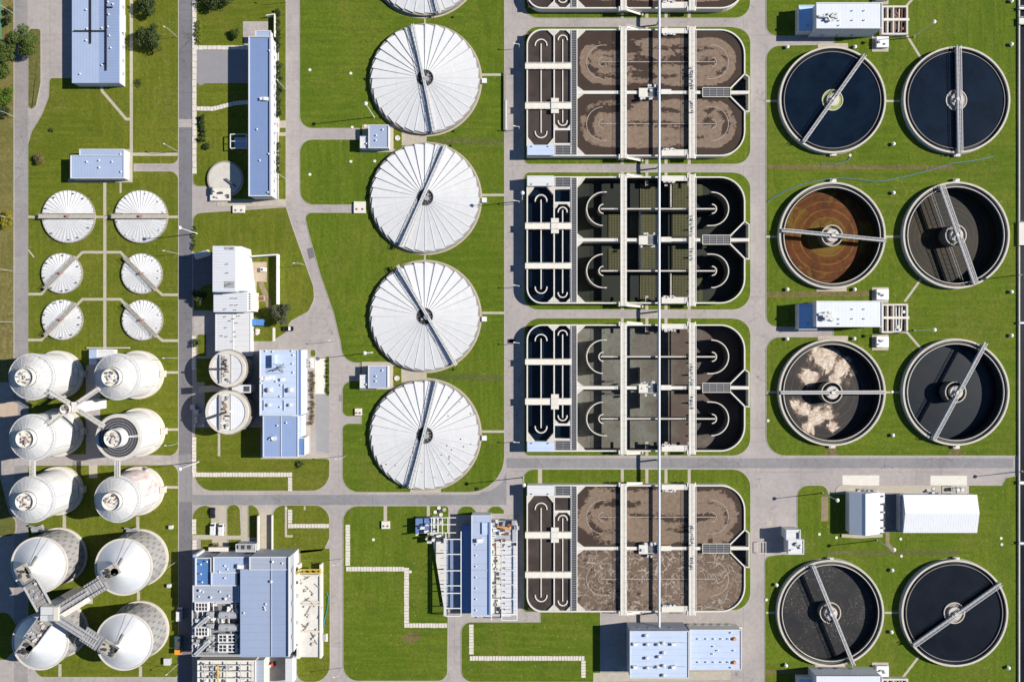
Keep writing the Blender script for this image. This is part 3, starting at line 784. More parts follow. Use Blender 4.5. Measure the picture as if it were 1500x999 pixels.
    for s in (-1, 1):
        e = MB()
        for k in range(7):
            q = Q(972 + k * 2.6 + random.uniform(-.5, .5), s * (83.5 if s > 0 else 84.5) + random.uniform(-1, 1))
            e.box(q[0], q[1], hW - .2, random.uniform(.4, 1.2), random.uniform(.4, .8), random.uniform(.5, 1.2))
        e.build('gate_actuator', STEEL_L, root)
        st = MB(); a = Q(917.6, s * 95.5); b = Q(944, s * (97 if s > 0 else 93.5)); a = Vector((*a, hW + .4)); b = Vector((*b, .3 if s > 0 else hW * .35))
        st.bar(a, b, .9, .25); off = Vector((0, .5, .9)); st.bar(a + off, b + off, .08, .08); off.y = -.5; st.bar(a + off, b + off, .08, .08)
        st.build('stair', DECK, root)
    # mixer platform in the middle and the grated platform at its east
    deck(935.6, -5.6, 948.5, 7.4, hW + .07, hW + .7, 'platform', CONC_W)
    grating(root, 948.5, yc + -6.5, 963, yc + 7, hW + .55, 'grated_platform', 1.8)
    e = MB()
    for k in range(9):
        q = Q(938 + random.uniform(0, 22), random.choice((-8.4, -7, 9, 10.4, random.uniform(-4, 5))))
        e.box(q[0], q[1], hW + .4, random.uniform(.5, 1.6), random.uniform(.4, 1.1), random.uniform(.5, 1.5), random.uniform(-.3, .3))
    e.build('mixer_drive', STEEL_L, root)
    deck(968, -4, 983, 3.2, hW + .06, hW + .5, 'platform', CONC_W)
    grating(root, 1029.2, yc + -6.8, 1070, yc + 6.6, hW + .5, 'grated_platform', 3.2, DECK)
    # catwalk
    grating(root, 837, yc + -91, 844.8, yc + 91.5, hW + .12, 'catwalk', 3.4)
    # gate house and grated chamber
    y0, y1 = 78.4, 92.6
    MB().prism([F(772.6, y0), F(811, y0), F(811, y1), F(772.6, y1)], 1.5, hW + 1.1).build('gate_house', WALL_W, root)
    MB().prism([F(772.2, y0 - .4), F(811.3, y0 - .4), F(811.3, y1 + .3), F(772.2, y1 + .3)], hW + 1.1, hW + 1.3, bottom=True).build('gate_house_roof', ROOF_LITE if not flip else ROOF_OFFW, root)
    for xx in (779, 803): 
        q = F(xx, 80.5); MB().cyl(q[0], q[1], hW + 1.3, hW + 1.8, .3, .2, 8).build('roof_vent', GREY, root)
    ya, yb2 = (yc + 77.4 * f, yc + 91.5 * f)
    grating(root, 813.2, min(ya, yb2), 835.6, max(ya, yb2), hW + .1, 'grated_cover', 3.4)
    if kind == 'drained':
        g = MB()
        for (x0, a, x1, b) in ((892, -38, 908, -4), (938, -82, 959, -5), (984, -82, 1008, -47), (1018, -80, 1028, -63), (892, 13, 908, 46), (923, -38, 936, -6),
                               (938, 8, 959, 42), (938, 49, 959, 89), (984, 49, 1008, 89), (1018, 49, 1028, 89), (984, -40, 1008, -6), (984, 8, 1008, 42)):
            k = H / (H - hW) * (H - zf) / H     # measured on the floor, lower than the wall tops
            R2 = lambda x, y: P(x, yc + y, zf)
            n = max(2, round((x1 - x0) / 2.2))
            for i in range(n + 1):
                x = x0 + (x1 - x0) * i / n; g.bar(R2(x, a) + Vector((0, 0, .3)), R2(x, b) + Vector((0, 0, .3)), .2, .15)
            n = max(2, round((b - a) / 2.2))
            for i in range(n + 1):
                y = a + (b - a) * i / n; g.bar(R2(x0, y) + Vector((0, 0, .22)), R2(x1, y) + Vector((0, 0, .22)), .2, .12)
        stuff(g.build('diffuser_grid', GRIDM, root))
        for x, y0, y1 in ((937, -44, -4), (937, 4, 46), (982, -90, -47), (982, 47, 91)):
            MB().wall([P(x, yc + y0, -1)[:2], P(x, yc + y1, -1)[:2]], .45, zf, .2).build('baffle_wall', CONC, root)
    if kind == 'muck':
        for x, y0, y1 in ((937, -30, -6), (937, 6, 30)):
            MB().wall([P(x, yc + y0, -1)[:2], P(x, yc + y1, -1)[:2]], .45, zf, 0).build('baffle_wall', CONC_D, root)
        for s in (-1, 1):
            MB().box(*P(893, yc + s * 9, 0)[:2], zf, 4, .8, .8).build('mixer', DARK, root)
    return root
basin(-80.3, True, 'brown foam basin cut off by the top edge of the photo', 'a')
basin(135.7, False, 'northernmost complete basin, full of brown liquor with foam rafts round its baffles', 'b')
basin(351.5, True, 'drained basin with green diffuser grids showing on its dark floor', 'drained')
basin(568, False, 'emptied basin with grey and brown sediment left on its floor', 'muck')
basin(803, True, 'full basin with white threads of foam, beside the roof of the pump house', 'c')

# ---------------------------------------------------------------- the long overhead pipe
pr = thing('overhead_pipe', 'long straight white pipe carried over all five basins to the pump house', 'pipe', tuple(P(961.8, 400)[:2]) + (0,))
px = P(965.6, 400, 5.6).x
MB().tube([(px, P(0, -260).y, 5.6), (px, P(0, 924, 5.6).y, 5.6)], .50, 14).build('pipe', plain('pale_pipe', (.56, .575, .60), .5, .05, .4), pr, smooth=True)
for y in (-20, 14, 33, 72, 136, 181, 240, 262, 307, 351, 398, 448, 478, 522, 568, 613, 660, 700, 715, 758, 803, 848, 890):
    q = P(965.6, y, 5.6); MB().ring(0, 0, -.12, .12, .48, .62, 14).build('flange', STEEL_L, pr, loc=(0, 0, 0)).matrix_basis = Matrix.Translation((px - pr.location.x, q.y - pr.location.y, 5.6)) @ Matrix.Rotation(PI / 2, 4, 'X')
for y in (30, 243, 456, 676, 903):
    q = P(965.6, y, 5)
    MB().box(px, q.y, 0, .5, .6, 4.95).build('support', STEEL, pr)

# ---------------------------------------------------------------- big covered clarifiers
def pleat_mesh(n, ri, ro, z0, z1, lift, name='cover_panel', m=WHITE_COVER, saw=.35, seg=4):
    """One radial cover sheet, arched, with its free edge raised over the next one."""
    da = 2 * PI / n; mb = MB(); vs = []; fs = []
    prof = (0, .10, .38, .75, .97, 1.0) if seg == 5 else (0, .45, 1.0)
    ts = (0, .04, .35, .7, .94, .985) if seg == 5 else (0, .55, .98)
    rr = (ri, ri + (ro - ri) * .45, ri + (ro - ri) * .47, ro)
    for j, r in enumerate(rr):
        zc = z0 + (z1 - z0) * (r - ri) / (ro - ri) - (.02 if j == 2 else 0)
        for t, pf in zip(ts, prof):
            rad = r - (saw * (1 - pf) if j == 3 else 0)
            a = da * (t - .5)
            vs.append((rad * math.cos(a), rad * math.sin(a), zc + lift * pf * (.25 + .75 * r / ro)))
    k = len(ts)
    for j in range(3):
        for i in range(k - 1):
            fs.append((j * k + i, (j + 1) * k + i, (j + 1) * k + i + 1, j * k + i + 1))
    # hem
    o = len(vs)
    vs += [(v[0], v[1], v[2] - .35) for v in vs[3 * k:4 * k]]
    for i in range(k - 1): fs.append((3 * k + i, o + i, o + i + 1, 3 * k + i + 1))
    o2 = len(vs); a = da * .5 * .97
    vs += [(vs[j * k + k - 1][0], vs[j * k + k - 1][1], vs[j * k + k - 1][2] - lift * .9) for j in range(4)]
    for j in range(3): fs.append((j * k + k - 1, (j + 1) * k + k - 1, o2 + j + 1, o2 + j))
    mb.add(vs, fs)
    return mb.mesh(name, m)
BR = 79.6
big_panel = pleat_mesh(32, PX(12.6, 2), PX(BR, 2), 2.7, 2.0, .36, saw=.75, seg=5)
STAINB = plain('rust_stain', (.40, .33, .26), .9, .2, 1)
bt = MB(); bt.bar((PX(12.6, 2), 0, 2.86), (PX(78.9, 2), 0, 2.46), .09, .08)
seam_shade_me = bt.mesh('seam_shade_bar', plain('seam_shade_grey', (.50, .51, .53), .7, .1, 1))  # greyer bars drawn in for the thin shade line at each panel edge
SEAM = plain('seam_tape', (.55, .56, .57), .7, .1, 1)
def big_tank(cx, cy, a, b, label, spots=0):
    o = P(cx, cy, 1.5); root = thing('covered_tank', label, 'tank', (o.x, o.y, 0), 'big round tanks under white covers')
    R = PX(BR, 1.5)
    MB().ring(0, 0, 0, 1.7, R - .9, R + .35, 72).build('tank_wall', CONC_D, root, loc=(0, 0, 0))
    MB().ring(0, 0, 0, .14, R + .38, R + 1.0, 72).build('apron', PATHM, root, loc=(0, 0, 0))
    for k in range(32):
        inst('cover_panel', big_panel, root, (0, 0, random.uniform(-.01, .01)), 2 * PI * (k + .5) / 32)
        t = 2 * PI * k / 32; inst('seam_shade_bar', seam_shade_me, root, (0, 0, 0), t)
    MB().cyl(0, 0, 1.6, 2.3, PX(12.8), n=32).build('centre_pit', plain('pit_dark', (.03, .03, .034), .7, .3, 1), root, loc=(0, 0, 0))
    MB().ring(0, 0, 2.3, 2.8, PX(11.8), PX(12.4), 32).build('pit_rim', GREY, root, loc=(0, 0, 0))
    dr = MB(); dr.cyl(.6, -.4, 2.3, 3.6, 1.1, 1.0, 16); dr.box(-1.0, -1.2, 2.3, 1.0, .9, .9, .4); dr.box(1.2, 1.1, 2.3, .8, .7, 1.0)
    dr.build('drive_unit', GREY, root, loc=(0, 0, 0))
    sp = MB()
    for k in range(12):
        t = 2 * PI * k / 12; sp.bar((1.0 * math.cos(t), 1.0 * math.sin(t), 2.42), (PX(11.9) * math.cos(t), PX(11.9) * math.sin(t), 2.42), .1, .1)
    sp.build('pit_spokes', GREY, root, loc=(0, 0, 0))
    # bridge
    hb = 3.5
    A = P(*a, hb) - o; B = P(*b, hb) - o; A.z = B.z = hb
    d = (B - A).normalized(); n = Vector((-d.y, d.x, 0)); dk = MB(); dk.bar(A, B, 1.0, .14); dko = dk.build('bridge_deck', STEEL_L, root, loc=(0, 0, 0))
    for s in (-1, 1):
        tr = MB(); e = n * .48 * s; up = Vector((0, 0, 1.0)); dn = Vector((0, 0, -.7))
        tr.bar(A + e + up, B + e + up, .12, .12); tr.bar(A + e + dn, B + e + dn, .14, .14); tr.bar(A + e, B + e, .12, .12); tr.bar(A + e + up * .5, B + e + up * .5, .07, .07)
        m = 24
        for i in range(m + 1):
            c = A.lerp(B, i / m) + e; tr.bar(c + dn, c + up, .09, .09)
            if i < m: c2 = A.lerp(B, (i + 1) / m) + e; tr.bar(c + dn, c2, .08, .08)
        tr.build('bridge_truss', STEEL_L, dko, loc=(0, 0, 0))
    for k in range(spots):
        t = random.uniform(-2.6, 1.0); r = PX(random.uniform(35, 76)); 
        MB().box(r * math.cos(t), r * math.sin(t), 2.3 + .75 * (1 - r / R), .22, .5, .22, t).build('stain_patch', STAINB, root, loc=(0, 0, 0))
    MB().box(*(P(709.5, cy + 4, 0) - o)[:2], 0, 2.0, 2.0, 1.3).build('access_box', WHITE, root, loc=(0, 0, 0))
big_tank(622.5, -57.5, (600, -136), (645, 20), 'covered white tank cut off by the top edge of the photo')
big_tank(623, 116, (604.5, 36), (637, 194), 'covered white tank beside the northern small blue-roofed hut, bridge leaning left at its top')
big_tank(623, 290, (653.5, 213), (587, 362), 'covered white tank with a lamp shadow crossing its eastern side')
big_tank(622.5, 463.5, (582.5, 389), (668.5, 535), 'covered white tank crossed steeply by its bridge towards the lower right')
big_tank(622.5, 637, (640.5, 558), (601, 715.5), 'southernmost covered white tank, faintly flecked with rust, above the cross road', 22)
box_me = {}
for (x, y, c, m) in ((722, 116, 'grey', CONC), (724, 125, 'disc', CONC_W), (716, 290, 'grey', CONC_D), (723, 289.5, 'dark', BLACK), (724, 299, 'disc', ORANGE), (718, 301, 'disc', YELLOW),
                     (715, 463, 'grey', CONC), (725, 466, 'disc', CONC_W), (714.5, 637, 'disc', CONC_W), (723, 637.5, 'dark', BLACK), (730, 637.5, 'disc', CONC_W), (726, 645.5, 'disc', CONC_W), (722.5, 116.5, 'dark', BLACK)):
    p = P(x, y); mb = MB()
    if c == 'disc': mb.cyl(0, 0, 0, .35, PX(2.9), PX(2.7), 18); mb.cyl(0, 0, .35, .45, PX(2.2), n=16)
    else: mb.box(0, 0, 0, 1.9, 1.6, .7); mb.box(0, 0, .7, 1.6, 1.3, .1)
    o = mb.build('manhole_cover' if c == 'disc' else 'valve_box', m, loc=(p.x, p.y, .1))
    colr = {ORANGE: 'orange', YELLOW: 'small yellow', CONC_W: 'pale', CONC: 'concrete', CONC_D: 'weathered', BLACK: 'black'}[m]
    pos = 'nearest the tank' if x < 719 else ('below the path' if min(abs(y - q) for q in (116, 290, 463, 637)) > 5 else 'nearest the road')
    no = {116: 'first complete', 290: 'second complete', 463: 'third complete', 637: 'last'}[min((116, 290, 463, 637), key=lambda q: abs(q - y))]
    tag(o, '%s %s %s, east of the %s covered tank' % (colr, 'round cover' if c == 'disc' else 'hatch box', pos, no), 'cover', 'covers beside the tank paths')

# ---------------------------------------------------------------- six small covered tanks
def small_tank(cx, cy, r, npan, ang, label, dots=None):
    o = P(cx, cy, 1.0); root = thing('covered_tank', label, 'tank', (o.x, o.y, 0), 'small round tanks with fan covers')
    R = PX(r, 1.0)
    MB().ring(0, 0, 0, 1.05, R - .5, R + .25, 48).build('tank_wall', CONC_D, root, loc=(0, 0, 0))
    me = small_pan[r > 34]
    for k in range(npan): inst('cover_panel', me, root, (0, 0, 0), 2 * PI * (k + .5) / npan)
    MB().cyl(0, 0, 1.0, 1.6, .9, .5, 16).build('hub', STEEL_L, root, loc=(0, 0, 0))
    d = Vector((math.cos(ang), math.sin(ang), 0)); n = Vector((-d.y, d.x, 0)); L = R + 1.0; z = 2.0
    wd = 1.9 if r > 34 else 1.35
    dko = MB().bar(-d * L + Vector((0, 0, z)), d * L + Vector((0, 0, z)), wd, .16).build('bridge_deck', PATHM, root, loc=(0, 0, 0))
    for s in (-1, 1):
        rl = MB(); a = -d * L + n * s * wd / 2; b = d * L + n * s * wd / 2; rail(rl, [a[:2], b[:2]], z, 1.0, .08, 2.2); rl.build('handrail', GREY, dko, loc=(0, 0, 0))
    MB().cyl(.3, 0, z + .08, z + 1.0, .6, .45, 12).build('drive_unit', plain('drive_red_%d%d' % (cx, cy), (.42, .16, .12), .6, .2, 1), root, loc=(0, 0, 0))
    mb = MB(); mb.box(1.2, .2, z + .09, .7, .5, .6, .4); mb.build('gearbox', GREY, root, loc=(0, 0, 0))
    for k in range(10):
        t = 2 * PI * (k + .3) / 10 + random.uniform(-.2, .2)
        MB().cyl(R * .9 * math.cos(t), R * .9 * math.sin(t), 1.0, 1.75, .26, .26, 8).build('vent', DARK if dots else STEEL_L, root, loc=(0, 0, 0))
small_pan = {True: pleat_mesh(36, .6, PX(38, 1), 1.45, 1.0, .30, saw=.15, seg=3), False: pleat_mesh(30, .5, PX(29, 1), 1.4, 1.0, .28, saw=.12, seg=3)}
small_tank(100, 317.5, 38, 36, 0.0, 'larger fan-covered tank with black vents, west of the footpath', True)
small_tank(206.5, 317.5, 38, 36, 0.0, 'larger fan-covered tank east of the footpath, by the dark road', False)
small_tank(90.3, 400.5, 29, 30, .80, 'middle small fan-covered tank on the west of the path, brown bridge slanting', True)
small_tank(207.5, 401, 29, 30, -.80, 'middle small fan-covered tank on the road side of the path', False)
small_tank(91, 468.5, 29, 30, .80, 'small fan-covered tank just above the rust-spotted digester', True)
small_tank(208.3, 469, 29, 30, -.80, 'small fan-covered tank by the road, just above the white digesters', False)

# ---------------------------------------------------------------- open clarifiers on the east side
def brown_floor():
    t = NT('iron_floor'); o = t.obj(); p = t.xyz(o)
    r = t.math('SQRT', t.math('ADD', t.math('MULTIPLY', p[0], p[0]), t.math('MULTIPLY', p[1], p[1])))
    w = t.noise(.10, 5, .65, .6, o); rr = t.math('ADD', r, t.math('MULTIPLY', w, 1.2))
    c = t.mix(t.rng(t.noise(.25, 5, .65), .35, .65), (.082, .024, .006), (.125, .043, .011))
    ring = t.math('LESS_THAN', t.math('ABSOLUTE', t.math('SUBTRACT', t.math('FRACT', t.math('DIVIDE', rr, 3.4)), .5)), .07)
    c = t.mix(t.math('MULTIPLY', ring, .6), c, (.22, .12, .03))
    c = t.mix(t.math('MULTIPLY', t.rng(t.noise(.16, 6, .72, 1.0, o), .46, .62), .65), c, (.045, .015, .006))
    c = t.mix(t.math('MULTIPLY', t.rng(r, 14, 19.5), .55), c, (.050, .020, .009))
    y = t.math('MULTIPLY', t.rng(r, 9.5, 6.0), t.rng(t.noise(.12, 5, .7, .8, o), .36, .48))
    y2 = t.math('MULTIPLY', t.rng(r, 11.0, 17.0), t.rng(t.noise(.09, 5, .7, .8, o), .49, .58))
    c = t.mix(t.math('MULTIPLY', t.math('MAXIMUM', y, y2), .75), c, (.150, .105, .014))
    return t.out(c, .5, spec=.08)
def green_floor():
    t = NT('olive_floor'); o = t.obj(); p = t.xyz(o)
    r = t.math('SQRT', t.math('ADD', t.math('MULTIPLY', p[0], p[0]), t.math('MULTIPLY', p[1], p[1])))
    c = t.mix(t.rng(t.noise(.08, 4, .6, .4, o), .35, .65), (.017, .018, .015), (.034, .024, .014))
    ring = t.math('LESS_THAN', t.math('ABSOLUTE', t.math('SUBTRACT', t.math('FRACT', t.math('DIVIDE', r, 1.9)), .5)), .06)
    c = t.mix(t.math('MULTIPLY', ring, .3), c, (.10, .085, .05))
    y = t.math('MULTIPLY', t.rng(t.noise(.07, 5, .7, 1.0, o), .56, .68), t.rng(r, 16, 9))
    c = t.mix(t.math('MULTIPLY', y, .7), c, (.11, .088, .015))
    return t.out(c, .5, spec=.12)
def scum_floor():
    t = NT('scum_rafts'); o = t.obj(); p = t.xyz(o)
    r = t.math('SQRT', t.math('ADD', t.math('MULTIPLY', p[0], p[0]), t.math('MULTIPLY', p[1], p[1])))
    f = None
    for bx, by, br in ((1.0, 12, 7), (-3, 15, 5.5), (5.5, 9.5, 6), (-8, 6.5, 4.5), (-10, -7, 4.6), (-13, -5, 3), (-4, -10, 5), (0.5, -9, 4), (2, -14, 3.2), (-8, -15, 3.6), (3, 5, 4)):
        ex = t.math('SUBTRACT', p[0], bx); ey = t.math('SUBTRACT', p[1], by)
        q = t.math('SUBTRACT', 1.0, t.math('DIVIDE', t.math('SQRT', t.math('ADD', t.math('MULTIPLY', ex, ex), t.math('MULTIPLY', ey, ey))), br))
        f = q if f is None else t.math('MAXIMUM', f, q)
    n = t.math('ADD', t.math('MULTIPLY', t.noise(.15, 5, .62, 1.2, o), 2.4), t.math('MULTIPLY', t.noise(.55, 6, .72, 1.2, o), 1.1))
    fn = t.math('ADD', f, n); m = t.rng(fn, 1.98, 2.18); halo = t.rng(fn, 1.72, 2.0)
    c = t.mix(t.rng(t.noise(.25, 4, .6), .4, .65), (.012, .011, .012), (.026, .020, .018))
    ring = t.math('LESS_THAN', t.math('ABSOLUTE', t.math('SUBTRACT', t.math('FRACT', t.math('DIVIDE', r, 3.3)), .5)), .03)
    c = t.mix(t.math('MULTIPLY', ring, .5), c, (.12, .08, .05))
    foam = t.mix(t.rng(t.noise(.35, 6, .75, 1.2), .40, .60), (.40, .30, .225), (.66, .58, .48))
    foam = t.mix(t.math('MULTIPLY', t.rng(t.noise(.6, 6, .75, 1.8), .52, .66), .8), foam, (.20, .105, .065))
    c = t.mix(t.math('MULTIPLY', halo, .75), c, (.15, .095, .065))
    c = t.mix(m, c, foam)
    return t.out(c, .6, spec=.3)
def night_floor():
    t = NT('murky_floor'); o = t.obj()
    c = t.mix(t.rng(t.noise(.09, 5, .65, .8, o), .42, .66), (.002, .006, .012), (.008, .010, .012))
    e = t.rng(t.noise(.22, 6, .75, 2.5), .60, .70)
    c = t.mix(t.math('MULTIPLY', e, .6), c, (.055, .045, .035))
    return t.out(c, .3, spec=.35)
def speck_floor():
    t = NT('speckled_floor'); o = t.obj()
    c = t.mix(t.rng(t.noise(.1, 4, .65, .5, o), .35, .65), (.012, .013, .015), (.026, .024, .023))
    s = t.math('MULTIPLY', t.rng(t.noise(1.1, 5, .8), .56, .61), t.rng(t.noise(.09, 4, .6, .8, o), .42, .56))
    c = t.mix(t.math('MULTIPLY', s, .8), c, (.15, .135, .12))
    w = t.rng(t.noise(.16, 5, .7, 3.5, o), .58, .68)
    c = t.mix(t.math('MULTIPLY', w, .45), c, (.10, .075, .055))
    return t.out(c, .5, spec=.3)
LAUND = plain('launder_water', (.010, .011, .014), .3, .3, .4)
LAUND2 = plain('launder_floor', (.075, .068, .058), .8, .3, .5, dirt=.5, dirtcol=(.02, .02, .018))
PALE_RIM = plain('rim_concrete', (.50, .46, .39), .9, .12, .5, dirt=.35, dirtcol=(.28, .25, .2))
WALLB = plain('tank_wall_concrete', (.46, .45, .44), .9, .12, .4, dirt=.5, dirtcol=(.22, .22, .24))
ALGAE = plain('algae_water', (.20, .26, .035), .6, .25, .5)
def clarifier(cx, cy, a, b, level, wm, label, well=WATER_BLK, wide=1.15):
    hW = 2.3; o = P(cx, cy, hW)
    root = thing('clarifier', label, 'tank', (o.x, o.y, 0), 'open round clarifiers on the eastern lawn')
    R = PX(78, hW); z0 = min(-.1, level - .2); L0 = (0, 0, 0)
    MB().ring(0, 0, z0, hW, R - .6, R, 80).build('outer_wall', WALLB, root, loc=L0)
    MB().ring(0, 0, hW, hW + .06, R - .68, R + .06, 80).build('rim', PALE_RIM, root, loc=L0)
    MB().ring(0, 0, 0, .13, R + .01, R + .28, 64).build('apron', CONC_D, root, loc=L0)
    MB().ring(0, 0, z0, hW - .9, R - 1.9, R - .61, 80).build('launder', LAUND if level > 0 else LAUND2, root, loc=L0)
    MB().ring(0, 0, hW - 1.0, hW - .25, R - 2.12, R - 1.91, 80).build('weir_wall', CONC_W if level < 0 else CONC_D, root, loc=L0)
    if level < 0: MB().ring(0, 0, z0, hW - 1.0, R - 2.16, R - 1.91, 80).build('wall_shade', SHADEWALL, root, loc=L0)  # dark liner, the pit wall's shade put into its colour
    MB().cyl(0, 0, level - .1, level, R - 2.1, n=80).build('water', wm, root, loc=L0)
    # centre well
    rw = PX(15.6, hW)
    MB().ring(0, 0, hW - .8, hW - .3, rw - .34, rw, 48).build('centre_well', PALE_RIM, root, loc=L0)
    MB().ring(0, 0, level + .02, hW - .8, rw - .3, rw - .05, 48).build('centre_well_skirt', WETMID, root, loc=L0)
    MB().cyl(0, 0, level + .02, max(hW - 1.6, level + .06), rw - .3, n=40).build('well_water', well, root, loc=L0)
    MB().cyl(0, 0, level, hW + .3, PX(9.3), n=32).build('centre_drum', plain('drum_%d%d' % (cx, cy), (.50, .45, .40), .8, .15, .8, dirt=.4), root, loc=L0)
    dv = MB(); dv.cyl(0, 0, hW + .3, hW + 1.3, 1.0, .8, 16); dv.box(1.3, .9, hW + .3, .9, .7, .8, .5); dv.box(-1.2, -.8, hW + .3, .7, .7, .6)
    dv.build('drive_unit', CONC_W, root, loc=L0)
    hb = hW + .75
    A = P(*a, hb) - o; B = P(*b, hb) - o; A.z = B.z = hb; d = (B - A).normalized(); n = Vector((-d.y, d.x, 0))
    dko = MB().bar(A, B, wide * .98, .12).build('bridge_deck', plain('bridge_deck_%d%d' % (cx, cy), (.30, .285, .28), .8, .15, .9), root, loc=L0)
    for s in (-1, 1):
        tr = MB(); e = n * wide / 2 * s; up = Vector((0, 0, 1.0)); dn = Vector((0, 0, -.35))
        tr.bar(A + e + up, B + e + up, .17, .12); tr.bar(A + e + dn, B + e + dn, .2, .3); tr.bar(A + e + up * .5, B + e + up * .5, .08, .08)
        m = 22
        for i in range(m + 1): c = A.lerp(B, i / m) + e; tr.bar(c + dn, c + up, .1, .1)
        tr.build('bridge_rail', STEEL_L, dko, loc=L0)
    if level < -3.2:
        ra = MB(); A2 = A.lerp(B, .03); B2 = A.lerp(B, .97); zz = level + .9
        for s in (-1,):
            p0 = Vector((A2.x, A2.y, zz)) + n * s * 2.0; p1 = Vector((B2.x, B2.y, zz)) + n * s * 2.0
            ra.bar(p0, p1, .16, .16); ra.bar(p0 + Vector((0, 0, 1.6)), p1 + Vector((0, 0, 1.6)), .12, .12)
            for i in range(18): c = p0.lerp(p1, i / 18); ra.bar(c, c + Vector((0, 0, 1.6)), .1, .1)
        ra.build('scraper_arm', GREY, root, loc=L0)
    # access boxes on the rim
    return root
clarifier(1220, 146.5, (1266.5, 81), (1176.5, 208), 1.75, WATER, 'dark full clarifier whose centre well is bright green with algae', ALGAE)
clarifier(1401.8, 146.5, (1403.3, 68), (1405.8, 225), 1.75, WATER_SC, 'dark full clarifier with its bridge pointing straight from top to bottom', CONC_D, 1.6)
clarifier(1219.5, 345, (1145, 337.5), (1297.5, 352.5), -3.0, brown_floor(), 'drained clarifier with a rust-brown ringed floor', CONC_D)
clarifier(1401.2, 344.5, (1379, 272.5), (1429, 416.5), -3.4, green_floor(), 'nearly empty clarifier with olive floor and a scraper truss under its bridge', CONC_D, 1.7)
clarifier(1219.3, 575, (1143.5, 575), (1296.5, 574.5), -2.8, scum_floor(), 'clarifier with cream and pink rafts of scum, bridge lying level', WATER_BLK)
clarifier(1400.8, 574.5, (1443.5, 502), (1367, 643.5), -2.6, night_floor(), 'murky clarifier below the eastern lamp, bridge rising to the upper right, just above the road', WATER_BLK)
clarifier(1217, 898, (1190.5, 828), (1250, 974), -1.0, speck_floor(), 'clarifier of black water speckled with grey scum, south of the little white hut', CONC_D)
clarifier(1398.8, 898, (1466, 854.5), (1338, 945), 1.5, WATER_BLK, 'plain black full clarifier south of the long white shed', CONC_D)
def sump(x, y, s, label):
    p = P(x, y); r = thing('sump_box', label, 'box', (p.x, p.y, 0), 'concrete sumps beside clarifiers')
    MB().box(0, 0, 0, PX(9), PX(5.5), 1.2).build('base', CONC, r, loc=(0, 0, 0)); MB().box(.2, 0, 1.2, PX(7), PX(4), .15).build('lid', CONC_W, r, loc=(0, 0, 0))
    MB().cyl(-.7, .4, 1.35, 2.0, .22, n=8).build('valve_stem', DARK, r, loc=(0, 0, 0))
for x, y, l in ((1219, 227, 'small sump box south of the algae-green clarifier'), (1400, 228, 'small sump box south of the clarifier with the upright bridge'),
                (1219, 266, 'small sump box north of the rust-brown clarifier'), (1399, 265.5, 'small sump box north of the olive drained clarifier'),
                (1217.5, 653, 'small sump box between the scum-raft clarifier and the road'), (1399, 654, 'small sump box between the murky clarifier and the road'),
                (1215, 818, 'small sump box north of the speckled black clarifier'), (1399, 817.5, 'small sump box north of the plain black clarifier')):
    sump(x, y, 1, l)

